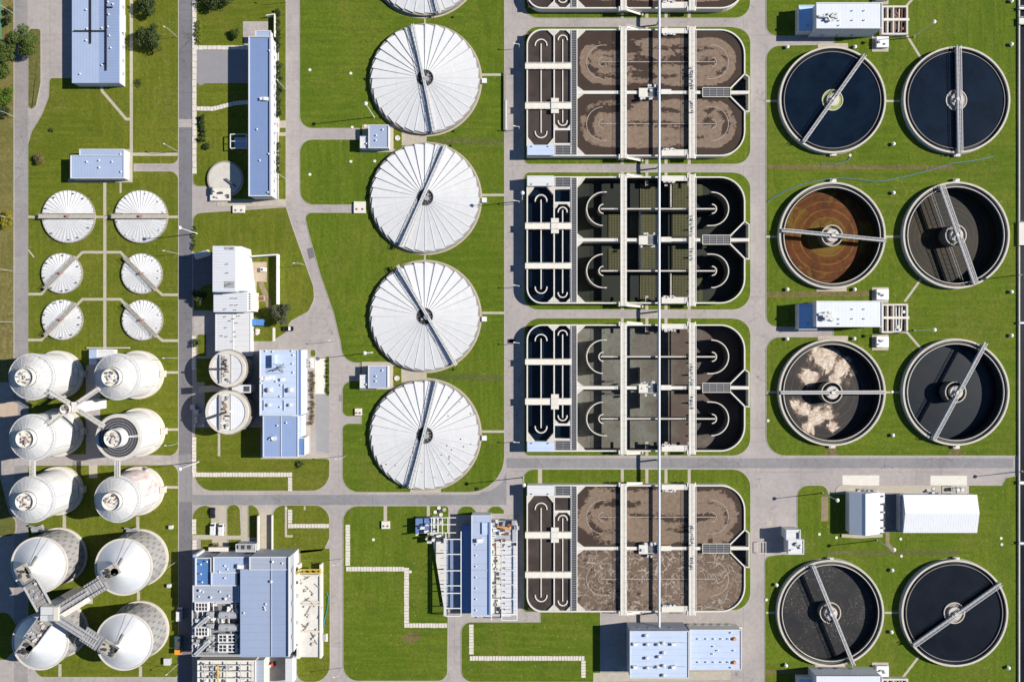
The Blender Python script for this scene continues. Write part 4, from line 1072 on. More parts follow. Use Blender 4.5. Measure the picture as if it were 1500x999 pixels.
# ---------------------------------------------------------------- white digesters
def digester(cx, cy, label, kind=''):
    hE = 19.0; o = P(cx, cy, hE); G = (0, 0, 0)
    root = thing('digester', label, 'tank', (o.x, o.y, 0), 'tall white digester tanks')
    R = PX(33.2, hE)
    wt = NT('digester_wall_%d_%d' % (cx, cy)); ob = wt.obj()
    c = wt.mix(wt.rng(wt.noise(.25, 4, .6, 0, ob), .35, .65), (.61, .605, .59), (.67, .665, .655))
    st = wt.noise(1.0, 4, .65, .3, wt.scale(ob, (.7, .7, .05)))
    c = wt.mix(wt.math('MULTIPLY', wt.rng(st, .52, .68), .5), c, {'red': (.50, .15, .15), 'rust': (.50, .36, .22)}.get(kind, (.52, .48, .41)))
    if kind == 'red':
        z = wt.xyz(ob); rg = wt.math('MULTIPLY', wt.rng(wt.noise(.22, 5, .75, .5, ob), .46, .58), wt.rng(z[1], -2, 3))
        c = wt.mix(wt.math('MULTIPLY', rg, .6), c, (.62, .22, .22))
    WM = wt.out(c, .55)
    MB().cyl(0, 0, 0, hE, R, n=64, cap=False).build('wall', WM, root, loc=G, smooth=True)
    MB().ring(0, 0, 0, 2.2, R - .1, R + 1.0, 64).build('plinth', CONC_W, root, loc=G)
    MB().ring(0, 0, 2.2, 2.45, R - .1, R + 1.12, 64).build('plinth_cap', CONC, root, loc=G)
    MB().ring(0, 0, 5.6, 5.75, R, R + .10, 64).build('wall_band', STEEL, root, loc=G)
    MB().ring(0, 0, hE - .6, hE + .12, R - .05, R + .28, 64).build('eave_ring', STEEL_L, root, loc=G)
    rt = NT('digester_roof_%d_%d' % (cx, cy)); ob = rt.obj()
    c = rt.mix(rt.rng(rt.noise(.3, 4, .65, 0, ob), .35, .65), (.42, .415, .405), (.50, .50, .495))
    amt = {'spots': .95, 'rust': .6}.get(kind, .45)
    c = rt.mix(rt.math('MULTIPLY', rt.rng(rt.noise(.7, 5, .72, .6, ob), .57, .64), amt), c, (.34, .17, .09) if kind in ('spots', 'rust') else (.42, .40, .37))
    RM = rt.out(c, .6)
    ri = PX(14.5, 22)
    if kind == 'dark':
        MB().ring(0, 0, hE - .5, hE, ri, R - .05, 64).build('roof', plain('stripped_roof', (.075, .078, .085), .8, .25, .6), root, loc=G)
        b = MB()
        for j, rr in enumerate((4.2, 5.2, 6.2, 7.15, 8.0)):
            n = int(rr * 6)
            for k in range(n):
                t = 2 * PI * (k + .5 * (j % 2)) / n
                if 2.75 < t < 3.3: continue
                b.box(rr * math.cos(t), rr * math.sin(t), hE, .75, 2 * PI * rr / n - .22, .14, t)
        stuff(b.build('roof_insulation', plain('insulation_block', (.045, .047, .055), .8, .3, 1.4), root, loc=G))
        gr = MB()
        for j, rr in enumerate((3.7, 4.7, 5.7, 6.7, 7.6)): gr.ring(0, 0, hE, hE + .06, rr - .04, rr + .04, 48)
        gr.build('batten_rings', STEEL_L, root, loc=G)
        MB().ring(0, 0, hE, hE + .5, R - 1.0, R - .1, 64).build('roof_edge', CONC, root, loc=G)
        for q in (.05, .12): MB().bar((ri * math.cos(q), ri * math.sin(q), hE + .8), (R * 1.02 * math.cos(q * .9), R * 1.02 * math.sin(q * .9), hE + .7), .28, .3).build('roof_beam', WHITE, root, loc=G)
        MB().bar((-ri, -.6, hE + .5), (-R * .9, -2.2, hE + .3), .35, .2).build('roof_beam', BLUE, root, loc=G)
        hc = hE + 2.6
        MB().cyl(0, 0, hE - .4, hc, ri + .15, ri * .92, 40).build('roof_collar', WHITE_ST, root, loc=G)
    else:
        hc = hE + 3.4
        MB().cyl(0, 0, hE + .1, hc, R - .05, ri, 64, cap=False).build('roof', RM, root, loc=G, smooth=True)
        rb = MB()
        for k in range(24):
            t = 2 * PI * k / 24; rb.bar((R * .99 * math.cos(t), R * .99 * math.sin(t), hE + .14), (ri * math.cos(t), ri * math.sin(t), hc + .02), .09, .1)
        rb.build('roof_ribbing', STEEL_L, root, loc=G)
        rl = MB(); pts = [((R - .25) * math.cos(2 * PI * k / 40), (R - .25) * math.sin(2 * PI * k / 40)) for k in range(41)]; rail(rl, pts, hE + .1, 1.0, .06, 9); rl.build('roof_rail', STEEL_L, root, loc=G)
        for k, (w0) in enumerate((.55, 3.9)):
            MB().bar((ri * math.cos(-.3), ri * math.sin(-.3), hc + .2), (R * .95 * math.cos(-.3), R * .95 * math.sin(-.3), hE + .5), .5, .2).build('roof_ladder', STEEL, root, loc=G) if k == 0 else None
    MB().cyl(0, 0, hc - .02, hc + .9, ri * .95, n=36).build('cap', CONC_W, root, loc=G)
    MB().ring(0, 0, hc + .9, hc + 1.0, ri * .55, ri * .60, 28).build('cap_ring', STEEL, root, loc=G); MB().cyl(0, 0, hc + .9, hc + 1.5, .9, .6, 16).build('gas_dome', CONC, root, loc=G)
    MB().ring(0, 0, hc + .9, hc + 1.9, ri * .9 - .05, ri * .9 + .02, 28).build('cap_rail', STEEL_L, root, loc=G)
    for k in range(15):
        t = random.uniform(0, 6.28); r = random.uniform(.2, ri * .72); m = random.choice((RUST, CONC_D, GREY, CONC, CONC, WHITE))
        mb = MB()
        if k % 3: mb.cyl(r * math.cos(t), r * math.sin(t), hc + .9, hc + random.uniform(1.3, 2.2), random.uniform(.2, .5), n=10)
        else: mb.box(r * math.cos(t), r * math.sin(t), hc + .9, random.uniform(.4, .9), random.uniform(.3, .7), random.uniform(.4, 1.0), t)
        mb.build('gas_fitting', m, root, loc=G)
    for t in (.06, -.52):
        lad = MB(); x, y = (R + .16) * math.cos(t), (R + .16) * math.sin(t)
        lad.bar((x, y, 2), (x, y, hE), .16, .16); lad.build('downpipe', STEEL, root, loc=G)
    MB().box(R + 1.1, .4, 0, 1.6, 2.6, 2.9).build('entry_porch', CONC, root, loc=G)
    return root
digester(47.2, 551.8, 'white digester with rust-spotted roof, at the north-west corner of the six', 'spots')
digester(172, 551.8, 'white digester with a rust-streaked side beside the dark road', 'rust')
digester(48.2, 640.6, 'white digester with plain pale roof, west of the one with the black roof', '')
digester(173.8, 640.4, 'digester whose roof is stripped to a black ring of panels', 'dark')
digester(47.6, 731, 'white digester with no stains, at the south-west corner of the six', '')
digester(172.4, 731, 'digester with faded red blotches down its side', 'red')
# the stair tower between the digesters with its catwalks
t0 = P(109, 597, 19.5); tw = thing('stair_tower', 'white stair tower standing between the digesters, catwalks fanning out from it', 'tower', (t0.x, t0.y, 0))
hT = 19.5
MB().prism([tuple(P(x, y, hT)[:2]) for x, y in ((104, 589), (118, 589), (118, 604), (104, 604))], 0, hT).build('shaft', WHITE, tw)
MB().cyl(*P(98, 599, hT)[:2], 0, hT + .6, PX(7, hT), n=24).build('round_shaft', WHITE, tw, smooth=True)
MB().ring(*P(98, 599, hT)[:2], hT + .6, hT + 1.6, PX(6.6, hT), PX(7, hT), 24).build('parapet', CONC, tw)
for k in range(5):
    q = P(98 + random.uniform(-4, 4), 599 + random.uniform(-4, 4), hT); MB().box(q.x, q.y, hT + .6, .9, .7, .8, k).build('roof_fitting', random.choice((RUST, GREY, CONC)), tw)
MB().box(*P(111, 597, hT)[:2], hT, 2.6, 3.2, .5).build('roof', CONC_W, tw)
for (x0, y0, x1, y1) in ((103, 590, 73, 572), (116, 590, 147, 569), (92, 606, 72, 622), (118, 601, 154, 624)):
    a, b = P(x0, y0, hT), P(x1, y1, hT); a.z = b.z = hT + .4; ck = MB(); ck.bar(a, b, 1.5, .2); ck.build('catwalk', CONC, tw)
    d = (b - a).normalized(); n = Vector((-d.y, d.x, 0)); rl = MB()
    for s in (-1, 1): rail(rl, [(a + n * .75 * s)[:2], (b + n * .75 * s)[:2]], hT + .5, 1.0, .09, 1.8)
    rl.build('handrail', STEEL_L, tw)
for (x, y0, y1, l) in ((49, 674.5, 697.5, 'catwalk joining the two western digesters by the south row'), (173, 675, 698, 'catwalk from the black-roofed digester to the red-stained one')):
    a, b = P(x, y0, 19.2), P(x, y1, 19.2); r = thing('catwalk', l, 'catwalk', (a.x, a.y, 19.2)); MB().bar(a, b, 1.7, .2).build('deck', CONC, r)
    rl = MB()
    for s in (-1, 1): rail(rl, [(a.x + s * .85, a.y), (b.x + s * .85, b.y)], 19.3, 1.0, .1, 1.6)
    rl.build('handrail', STEEL_L, r)

# ---------------------------------------------------------------- conical silos at the south-west
SIL = NT('silo_metal'); ob = SIL.obj()
c = SIL.mix(SIL.rng(SIL.noise(.3, 4, .6, 0, ob), .35, .65), (.58, .585, .595), (.64, .645, .65))
CONE = SIL.out(c, .40, .25)
SWALL = plain('panelled_concrete', (.31, .30, .29), .9, .10, .5, dirt=.3, dirtcol=(.26, .25, .25))
slot_me = MB().box(0, 0, -1.0, .10, .48, 2.1).mesh('wall_slot', plain('slot_shade', (.17, .17, .17), .9, .2, 1))
rib_me = MB().box(0, 0, 0, .16, .28, 12.6).mesh('wall_rib', SWALL)
def silo(cx, cy, r, label):
    hE = 14.0; o = P(cx, cy, hE); G = (0, 0, 0)
    root = thing('silo', label, 'silo', (o.x, o.y, 0), 'cone-topped silos in the corner yard'); R = PX(r, hE)
    MB().cyl(0, 0, 0, hE, R, n=72, cap=False).build('wall', SWALL, root, loc=G)
    MB().ring(0, 0, 0, 1.0, R - .1, R + .7, 72).build('plinth', CONC, root, loc=G)
    MB().ring(0, 0, hE - .5, hE + .25, R - .35, R + .25, 72).build('eave_ring', CONC, root, loc=G)
    cn = MB(); prof = [(R - .3, hE + .02)] + [((R - .3) * (1 - q), hE + .02 + 6.9 * q) for q in (.25, .5, .75, .97)]
    for (ra, za), (rb, zb) in zip(prof, prof[1:]): cn.cyl(0, 0, za, zb, ra, rb, 96, cap=False)
    cn.build('cone_roof', CONE, root, loc=G, smooth=True)
    n = 22
    for j in range(4):
        for k in range(n):
            t = 2 * PI * (k + .5 * (j % 2)) / n
            if math.cos(t) < -.45: continue
            s = inst('wall_slot', slot_me, root, ((R + .06) * math.cos(t), (R + .06) * math.sin(t), 2.9 + j * 2.9), t)
    for k in range(n):
        t = 2 * PI * (k + .25) / n
        if math.cos(t) > -.45: inst('wall_rib', rib_me, root, ((R + .04) * math.cos(t), (R + .04) * math.sin(t), 1.0), t)
    MB().cyl(0, 0, hE + 6.2, hE + 7.1, 1.6, 1.5, 20).build('apex_cap', CONC_W, root, loc=G)
    cb = MB()
    for t in (1.1, 1.35): cb.tube([(1.4 * math.cos(t), 1.4 * math.sin(t), hE + 6.9), (R * math.cos(t + .1), R * math.sin(t + .1), hE + .5)], .06, 5)
    cb.build('roof_cable', STEEL, root, loc=G)
    tz = 2.45
    MB().bar((0.8, 1.4, hE + 6.6), (1.9, 4.6, hE + 4.4), .5, .4).build('roof_hatch', CONC_D, root, loc=G)
    return root
silo(57.6, 827.2, 40.4, 'cone-topped silo at the north-west, touched by the shadow of its neighbour')
silo(181, 830, 41, 'bright cone-topped silo at the north-east of the four, beside the road')
silo(59, 939.6, 40.4, 'cone-topped silo at the bottom corner, half under a gantry shadow')
silo(182, 939.6, 41, 'bright cone-topped silo at the south-east of the four, near the parked truck')
# stub bases beside the silos
for (x, y, l) in ((57, 774, 'dark conveyor drive at the north foot of the western silo'), (196, 777, 'dark conveyor drive at the north foot of the eastern silo')):
    p = P(x, y); r = thing('conveyor_drive', l, 'machine', (p.x, p.y, 0)); MB().box(0, 0, 0, 4.5, 2.4, 1.6, .3).build('housing', GREY, r, loc=(0, 0, 0)); MB().box(2.6, -.5, 0, 1.6, 1.2, 2.4, .3).build('motor', DARK, r, loc=(0, 0, 0)); MB().bar((-3, 1.4, 1.5), (3.5, .4, 2.6), .5, .5).build('chute', STEEL, r, loc=(0, 0, 0))
hK = 22.5
k0 = P(72, 897, hK); kt = thing('elevator_tower', 'grey bucket elevator tower between the four silos, galleries reaching each cone', 'tower', (k0.x, k0.y, 0))
MB().prism([tuple(P(x, y, hK)[:2]) for x, y in ((60, 888), (86.5, 888), (86.5, 909), (60, 909))], 0, hK).build('shaft', plain('tower_concrete', (.50, .48, .45), .85, .1, .4), kt)
for (x0, y0, x1, y1, m) in ((60, 888, 79, 900, STEEL_L), (79, 888, 86.5, 909, CONC), (60, 900, 71, 909, STEEL_L), (71, 900, 79, 909, STEEL)):
    MB().prism([tuple(P(x, y, hK)[:2]) for x, y in ((x0 + .3, y0 + .3), (x1 - .3, y0 + .3), (x1 - .3, y1 - .3), (x0 + .3, y1 - .3))], hK + .01, hK + random.uniform(.3, .7)).build('roof_panel', m, kt)
GALG = plain('gallery_grey', (.27, .255, .24), .85, .14, .6, dirt=.4, dirtcol=(.12, .115, .11))
def gallery(pa, pb, w, ha, hb, label, apex=None):
    a = P(*pa, ha); b = P(*pb, hb)
    r = thing('conveyor_gallery', label, 'conveyor', (a.x, a.y, 0), 'galleries of the elevator tower')
    d = (b - a); n = Vector((-d.y, d.x, 0)).normalized()
    MB().bar(a, b, PX(w), .5).build('deck', GALG, r)
    for s in (-1, 1):
        MB().bar(a + n * s * PX(w) / 2 + Vector((0, 0, .6)), b + n * s * PX(w) / 2 + Vector((0, 0, .6)), .16, 1.2).build('side_girder', STEEL, r)
    m = max(4, int(d.length / 1.6))
    for i in range(m):
        c = a.lerp(b, (i + .5) / m) + Vector((0, 0, .35)); MB().bar(c - n * PX(w) * .42, c + n * PX(w) * .42, .5 if i % 2 else .25, .3).build('cross_beam', GALG if i % 3 else GREY, r)
    if w > 15:
        for k in range(8):
            c = a.lerp(b, random.uniform(.1, .95)) + n * random.uniform(-.4, .4) * PX(w); MB().box(c.x, c.y, c.z + .2, random.uniform(.6, 1.8), random.uniform(.4, 1.1), random.uniform(.4, 1.2), random.uniform(0, 1.5)).build('conveyor_gear', random.choice((STEEL, GREY, CONC, DARK)), r)
    else:
        MB().bar(a.lerp(b, .02) + Vector((0, 0, .7)), a.lerp(b, .66) + Vector((0, 0, .7)), .9, .7).build('conveyor', STEEL, r)
        u, v = a.lerp(b, .62), b + d.normalized() * 1.0; u.z = v.z = b.z + .05
        MB().bar(u, v, PX(21), .5).build('head_deck', GALG, r)
        for i in range(7):
            c = u.lerp(v, (i + .5) / 7) + Vector((0, 0, .4)); MB().bar(c - n * PX(9.5), c + n * PX(9.5), .55, .35).build('head_beam', STEEL if i % 2 else GREY, r)
    if apex:
        ax, ay, rot, lx, ly = apex; q = P(ax, ay, 21)
        MB().box(q.x, q.y, 20.6, PX(lx, 21), PX(ly, 21), .5, rot).build('platform', PATHM, r)
        e = MB()
        for k in range(9):
            u, v = random.uniform(-.4, .4) * PX(lx), random.uniform(-.38, .38) * PX(ly)
            e.box(q.x + u * math.cos(rot) - v * math.sin(rot), q.y + u * math.sin(rot) + v * math.cos(rot), 21.1, random.uniform(.4, 1.5), random.uniform(.3, .8), random.uniform(.3, 1.3), rot + random.uniform(-.4, .4))
        e.build('platform_gear', DARK, r)
        rl = MB(); pts = []
        for u, v in ((-.5, -.5), (.5, -.5), (.5, .5), (-.5, .5), (-.5, -.5)):
            u *= PX(lx, 21); v *= PX(ly, 21); pts.append((q.x + u * math.cos(rot) - v * math.sin(rot), q.y + u * math.sin(rot) + v * math.cos(rot)))
        rail(rl, pts, 21.1, 1.0, .08, 1.6); rl.build('handrail', STEEL, r)
gallery((66, 889), (46, 853), 21, 21.5, 20.6, 'gallery from the elevator tower up to the north-western cone', (37, 840, -1.05, 26, 17))
gallery((86, 893), (152, 853), 12, 21.2, 20.6, 'longest gallery, from the elevator tower to the north-eastern cone', (163, 837, .55, 24, 17))
gallery((68, 908), (46, 938), 21, 21.5, 20.6, 'gallery from the elevator tower down to the south-western cone', (38, 950, .95, 24, 18))
gallery((86, 905), (143, 941), 10, 21.2, 20.6, 'gallery from the elevator tower to the south-eastern cone', (160, 950, -.55, 25, 18))
for (x0, y0, x1, y1, h, l) in ((87, 899, 128, 873, 9, 'pale sloping conveyor housing under the longest gallery'),):
    a, b = P(x0, y0, h), P(x1, y1, 3); r = thing('conveyor_housing', l, 'conveyor', (a.x, a.y, 0)); MB().bar(a, b, 3.6, 2.4).build('casing', WALL_C, r); MB().bar(a + Vector((0, 0, 1.3)), b + Vector((0, 0, 1.3)), 3.9, .2).build('roof', STEEL_L, r)

# ---------------------------------------------------------------- buildings
vent_me = MB().cyl(0, 0, 0, .7, .22, n=10).cyl(0, 0, .7, .95, .45, .12, 12).mesh('roof_vent', WHITE)
pipe_vent_me = MB().cyl(0, 0, 0, .9, .16, n=8).cyl(0, 0, .9, 1.05, .25, .25, 8).mesh('pipe_vent', DARK)
fan_me = MB().box(0, 0, 0, 1.5, 1.5, .5).cyl(0, 0, .5, 1.2, .75, .6, 16).cyl(0, 0, 1.2, 1.35, .8, .3, 16).mesh('roof_fan', STEEL_L)
unit_me = MB().box(0, 0, 0, 2.2, 1.5, 1.2).box(-.4, 0, 1.2, .9, .9, .15).mesh('roof_unit', WHITE)
ROOFS = {}
def rect(x0, y0, x1, y1, h):
    a = P(x0, y0, h); b = P(x1, y1, h); return a.x, b.y, b.x, a.y      # lo x, lo y, hi x, hi y
def block(root, x0, y0, x1, y1, h, rm, wm, parapet=.0, z0=0.0, over=.15, name='roof', cop=None, doors=0):
    lx, ly, hx, hy = rect(x0, y0, x1, y1, h)
    w = MB(); w.prism([(lx, ly), (hx, ly), (hx, hy), (lx, hy)], z0, h - .2, top=False)
    w.build('wall', wm, root)
    o = over
    r = MB(); r.prism([(lx - o, ly - o), (hx + o, ly - o), (hx + o, hy + o), (lx - o, hy + o)], h - .2, h, bottom=True)
    ro = r.build(name, rm, root)
    ROOFS.setdefault(root.name, []).append((h, ro))
    if parapet:
        MB().wall([(lx, ly), (hx, ly), (hx, hy), (lx, hy)], .35, h + .004, h + parapet, closed=True).build('parapet', cop or WALL_W, root)
    # dark window and door openings on the faces the camera can see
    return ro
def vents(root, pts, h, me, name):
    par = min(ROOFS[root.name], key=lambda q: abs(q[0] - h))[1] if root.name in ROOFS else root
    for q in pts:
        p = P(q[0], q[1], h) - root.location
        o = inst(name, me, par, p, random.uniform(-.2, .2) if me is not fan_me else 0)
        o.scale = (.78 if len(q) < 3 else q[2] * .9,) * 3
def windows(root, axis, pos, a, b, n, z0, z1, w, m=None):
    """n openings along a wall: axis 'x' = wall facing +-x at x=pos, running a..b in y."""
    for k in range(n):
        t = a + (b - a) * (k + .5) / n
        mb = MB()
        if axis == 'x': mb.box(pos, t, z0, .12, w, z1 - z0)
        else: mb.box(t, pos, z0, w, .12, z1 - z0)
        mb.build('window', m or GLASS, root)
PANE = plain('pale_glazing', (.22, .25, .30), .3, .1, .8)
def bldg(label, x, y, name='building', cat='building', group=None):
    p = P(x, y); return thing(name, label, cat, (p.x, p.y, 0), group)

# workshop in the north-west
b = bldg('long pale-blue workshop in the corner with black pipes along its roof', 145, 60, 'workshop')
block(b, 106, -60, 146.4, 121.5, 5.2, ROOF_PALE, WALL_W); block(b, 146.4, -60, 174.3, 121.5, 5.25, plain('workshop_roof', (.235, .30, .45), .55, .05, .25, seam=(1, 1.2, .08, .18)), WALL_W)
for pts in ([(132.6, -20), (132.6, 64)], [(155.4, -20), (155.4, 103.5)], [(108, 45.8), (155.4, 45.8)], [(155, 11), (165, 11)], [(151, 93.5), (155, 93.5)]):
    q = MB(); q.bar(P(*pts[0], 5.7), P(*pts[1], 5.7), .45, .35); q.build('roof_pipe', BLACK, b)
vents(b, [(127, 15), (128, 43), (127, 60), (118, 109), (160, 22), (161, 53), (163, 71), (159, 40), (150, 42), (150, 96), (159, 4), (166, 7)], 5.3, vent_me, 'roof_vent')
lx, ly, hx, hy = rect(106, -60, 174.3, 121.5, 5.2)
windows(b, 'x', hx + .02, ly + 2, hy - 10, 7, 1.2, 2.4, 1.1, GREY); MB().box(hx + .9, P(0, 40).y, 3.1, 1.6, 7, .2).build('canopy', WHITE, b)
# pump house west
b = bldg('blue-roofed pump hall north of the small fan-covered tanks', 143, 242, 'pump_house')
block(b, 104, 228.3, 181.5, 261.3, 4.7, ROOF_PALE, WALL_W, .25, cop=WALL_W); block(b, 117, 219.2, 181.5, 228.2, 4.9, ROOF_PALE, WALL_W, .2)
vents(b, [(128, 237.5), (146, 235.5), (146, 246), (165, 237.5), (146.5, 245.5), (178, 252), (177, 226)], 4.8, vent_me, 'roof_vent')
# long office block
b = bldg('very long narrow blue-roofed office block with a low porch at its north end', 382, 170, 'office_block')
block(b, 365, 54.5, 397.2, 287.3, 8.0, ROOF_BLUE, WALL_W, .45, cop=WALL_W)
block(b, 374.5, 46, 396.5, 54.3, 5.0, ROOF_PALE, WALL_W, .2)
lx, ly, hx, hy = rect(365, 54.5, 397.2, 287.3, 8.0)
windows(b, 'x', hx + .02, ly + 1, hy - 1, 16, 3.2, 4.6, 1.2, PANE)
MB().bar(P(395.4, 56, 8.3), P(395.4, 285, 8.3), .25, .6).build('roof_ledge', WALL_G, b)
vents(b, [(377, 190), (381, 235.5), (395, 75), (394, 226), (393, 282)], 8.0, vent_me, 'roof_vent')
vents(b, [(384, 145.5, .8), (390, 146, 1.0)], 8.0, unit_me, 'roof_unit')
for y in (180, 193): MB().box(hx + .9, P(0, y).y, 2.6, 1.7, 2.2, .18).build('door_canopy', STEEL_L, b)
MB().box(hx + .5, (ly + hy) / 2, 0, .35, hy - ly, .5).build('plinth', CONC, b)
r = bldg('L-shaped retaining wall around the loading area north of the office block', 401, 40, 'retaining_wall', 'wall')
MB().wall([tuple(P(390, 23.5, 2)[:2]), tuple(P(402.3, 21.5, 2)[:2]), tuple(P(402.3, 55, 2)[:2])], .35, 0, 2.4).build('wall', CONC_W, r)
# open white steel frame by the office block
p = P(349, 207); r = thing('steel_frame', 'white open steel frame standing in the shade of the office block', 'frame', (p.x, p.y, 0))
lx, ly, hx, hy = rect(337.5, 197, 361, 217.5, 3)
for (x0, y0, x1, y1, n) in ((lx, ly, hx, ly, 'rail'), (lx, hy, hx, hy, 'rail'), (lx, ly, lx, hy, 'rail'), (hx, ly, hx, hy, 'rail'), (lx, (ly + hy) / 2, hx, (ly + hy) / 2, 'rail')):
    MB().bar((x0, y0, 3), (x1, y1, 3), .28, .28).build('beam', WHITE, r)
for x, y in ((lx, ly), (hx, ly), (lx, hy), (hx, hy)): MB().box(x, y, 0, .22, .22, 2.86).build('post', WHITE, r)
MB().box((lx + hx) / 2, (ly + hy) / 2, .112, hx - lx - 1, hy - ly - 1, .06).build('base_slab', ROOF_PALE, r)
# round concrete tank slab
p = P(331, 263); r = thing('round_tank_base', 'round concrete tank top half in the shade of the office block', 'tank', (p.x, p.y, 0))
MB().cyl(0, 0, 0, .9, PX(26.3), n=64).build('wall', CONC, r, loc=(0, 0, 0)); MB().ring(0, 0, .9, 1.1, PX(24.4), PX(26), 64).build('rim', CONC_D, r, loc=(0, 0, 0))
MB().cyl(0, 0, .9, .97, PX(24), n=64).build('cover', plain('mottled_concrete', (.50, .47, .42), .9, .15, .3, dirt=.4, dirtcol=(.34, .33, .30)), r, loc=(0, 0, 0))
MB().box(PX(-6.5), PX(-23), 0, PX(30), PX(18), 1.3).build('pump_slab', CONC_W, r, loc=(0, 0, 0))
for k in range(8): MB().box(PX(random.uniform(-18, 6)), PX(random.uniform(-29, -17)), 1.3, random.uniform(.5, 1.4), random.uniform(.4, 1), random.uniform(.3, .9)).build('pump_fitting', random.choice((GREY, DARK, STEEL_L)), r, loc=(0, 0, 0))
MB().bar((PX(2), PX(0), 1.8), (PX(17), PX(-12), 1.8), .5, .3).build('dark_beam', DARK, r, loc=(0, 0, 0)); MB().box(PX(-18), PX(-18), 1.3, .2, 3, 1).build('rail', DARK, r, loc=(0, 0, 0))
for x, y, w, h_, l in ((350.5, 307, 17, 11, 'cream hatch slab with two lids, south of the round tank top'), (527.5, 304.5, 17, 17, 'cream hatch slab at the end of the spur road'), (525.5, 603, 10, 10, 'small cream hatch slab by the southern spur road'),
                        (565.5, 768, 12, 11, 'cream hatch slab at the end of the lawn path by the cross road'), (1280, 4, 20, 0, '')):
    if not l: continue
    p = P(x, y); r = thing('hatch_slab', l, 'hatch', (p.x, p.y, 0)); MB().box(0, 0, 0, PX(w), PX(h_), .9).build('slab', CONC_W, r, loc=(0, 0, 0))
    for s in (-1, 1): MB().cyl(s * PX(w * .25), PX(h_ * -.15), .9, 1.1, .38, n=12).build('lid', RUST if w < 18 else DARK, r, loc=(0, 0, 0))
# white process building
b = bldg('tall white ribbed building of three stepped roofs beside the dark road', 340, 430, 'process_building')
RW2 = plain('ribbed_white_roof', (.56, .57, .60), .5, .04, .3, seam=(1, 1.1, .12, .3))
block(b, 312, 361, 344.5, 427, 14.5, RW2, WALL_W); 
lx, ly, hx, hy = rect(344.6, 361, 361, 426.5, 11.5); MB().prism([(lx, ly), (hx, ly), (hx - 2, hy), (lx, hy)], 0, 11.5).build('side_wing', WALL_W, b); MB().prism([(lx, ly), (hx, ly), (hx - 2, hy), (lx, hy)], 11.51, 11.7, bottom=True).build('roof', ROOF_WHITE, b)
block(b, 313.4, 427.8, 362, 456.6, 9.0, RW2, WALL_C, .0); block(b, 362.2, 427.8, 369.5, 456, 8.2, WHITE, WALL_C)
block(b, 316, 457.6, 341, 519, 4.6, RW2, WALL_W, .1); block(b, 341.2, 457.6, 366.5, 521, 4.4, ROOF_OFFW, WALL_W, .1)
for x0, y0, x1, y1 in ((328.5, 361.8, 343, 366), (328.5, 412, 343.5, 422)):
    lx, ly, hx, hy = rect(x0, y0, x1, y1, 14.55); MB().prism([(lx, ly), (hx, ly), (hx, hy), (lx, hy)], 14.4, 14.6).build('roof_well', GREY, b)
vents(b, [(341, 364), (338, 416), (333, 418), (334, 387), (334, 400)], 14.6, pipe_vent_me, 'pipe_vent')
vents(b, [(341, 437), (347, 437), (341, 447), (348, 447), (331, 453), (346, 454)], 9.1, pipe_vent_me, 'pipe_vent')
vents(b, [(351, 463), (343, 467), (348, 473), (332, 480), (345, 486), (326, 492), (333, 493), (341, 500), (346, 493), (332, 515), (338, 470), (331, 464)], 4.6, pipe_vent_me, 'pipe_vent')
for k in range(7): 
    q = P(366, 431 + k * 3.6, 8.25); MB().box(q.x, q.y, 8.2, .35, .5, .3).build('roof_stud', DARK, b)
lx, ly, hx, hy = rect(361, 385, 363.5, 427, 3); MB().prism([(lx, ly), (hx + .6, ly), (hx + .6, hy), (lx, hy)], 0, 3.4).build('lean_to', WALL_C, b)
p = P(366, 421); r = thing('stair', 'short grey outside stair at the corner of the ribbed white building', 'stair', (p.x, p.y, 0))
for k in range(8): MB().box(-1.2 + k * .33, 0, .2 + k * .18, .3, 2.4, .08).build('step', STEEL, r, loc=(0, 0, 0))
for s in (-1, 1): MB().bar((-1.3, s * 1.2, 1.1), (1.3, s * 1.2, 2.5), .08, .08).build('rail', STEEL_L, r, loc=(0, 0, 0))
# white screen wall
p = P(405.5, 374); r = thing('screen_wall', 'white screen wall turning a corner around the yard of the ribbed building', 'wall', (p.x, p.y, 0))
MB().wall([tuple(P(x, y, 3.2)[:2]) for x, y in ((366.5, 375.5), (405.6, 373), (405.6, 446))], .5, 0, 3.2).build('wall', WHITE, r)
p = P(387, 395.5); r = thing('air_cooler', 'small white air cooler on the sandy pad inside the screen wall', 'machine', (p.x, p.y, 0)); MB().box(0, 0, .11, 2.2, 1.7, 1.4).build('case', WHITE, r, loc=(0, 0, 0)); MB().cyl(-.5, 0, 1.51, 1.58, .5, n=14).build('fan', DARK, r, loc=(0, 0, 0))
p = P(383, 437.5); r = thing('ground_hatch', 'brown ground hatch in the yard grass near the ribbed building', 'hatch', (p.x, p.y, .1)); MB().box(0, 0, 0, 2.8, 2.2, .4).build('frame', PATHM, r, loc=(0, 0, 0)); MB().box(0, 0, .4, 2.2, 1.7, .08).build('lid', RUST, r, loc=(0, 0, 0))
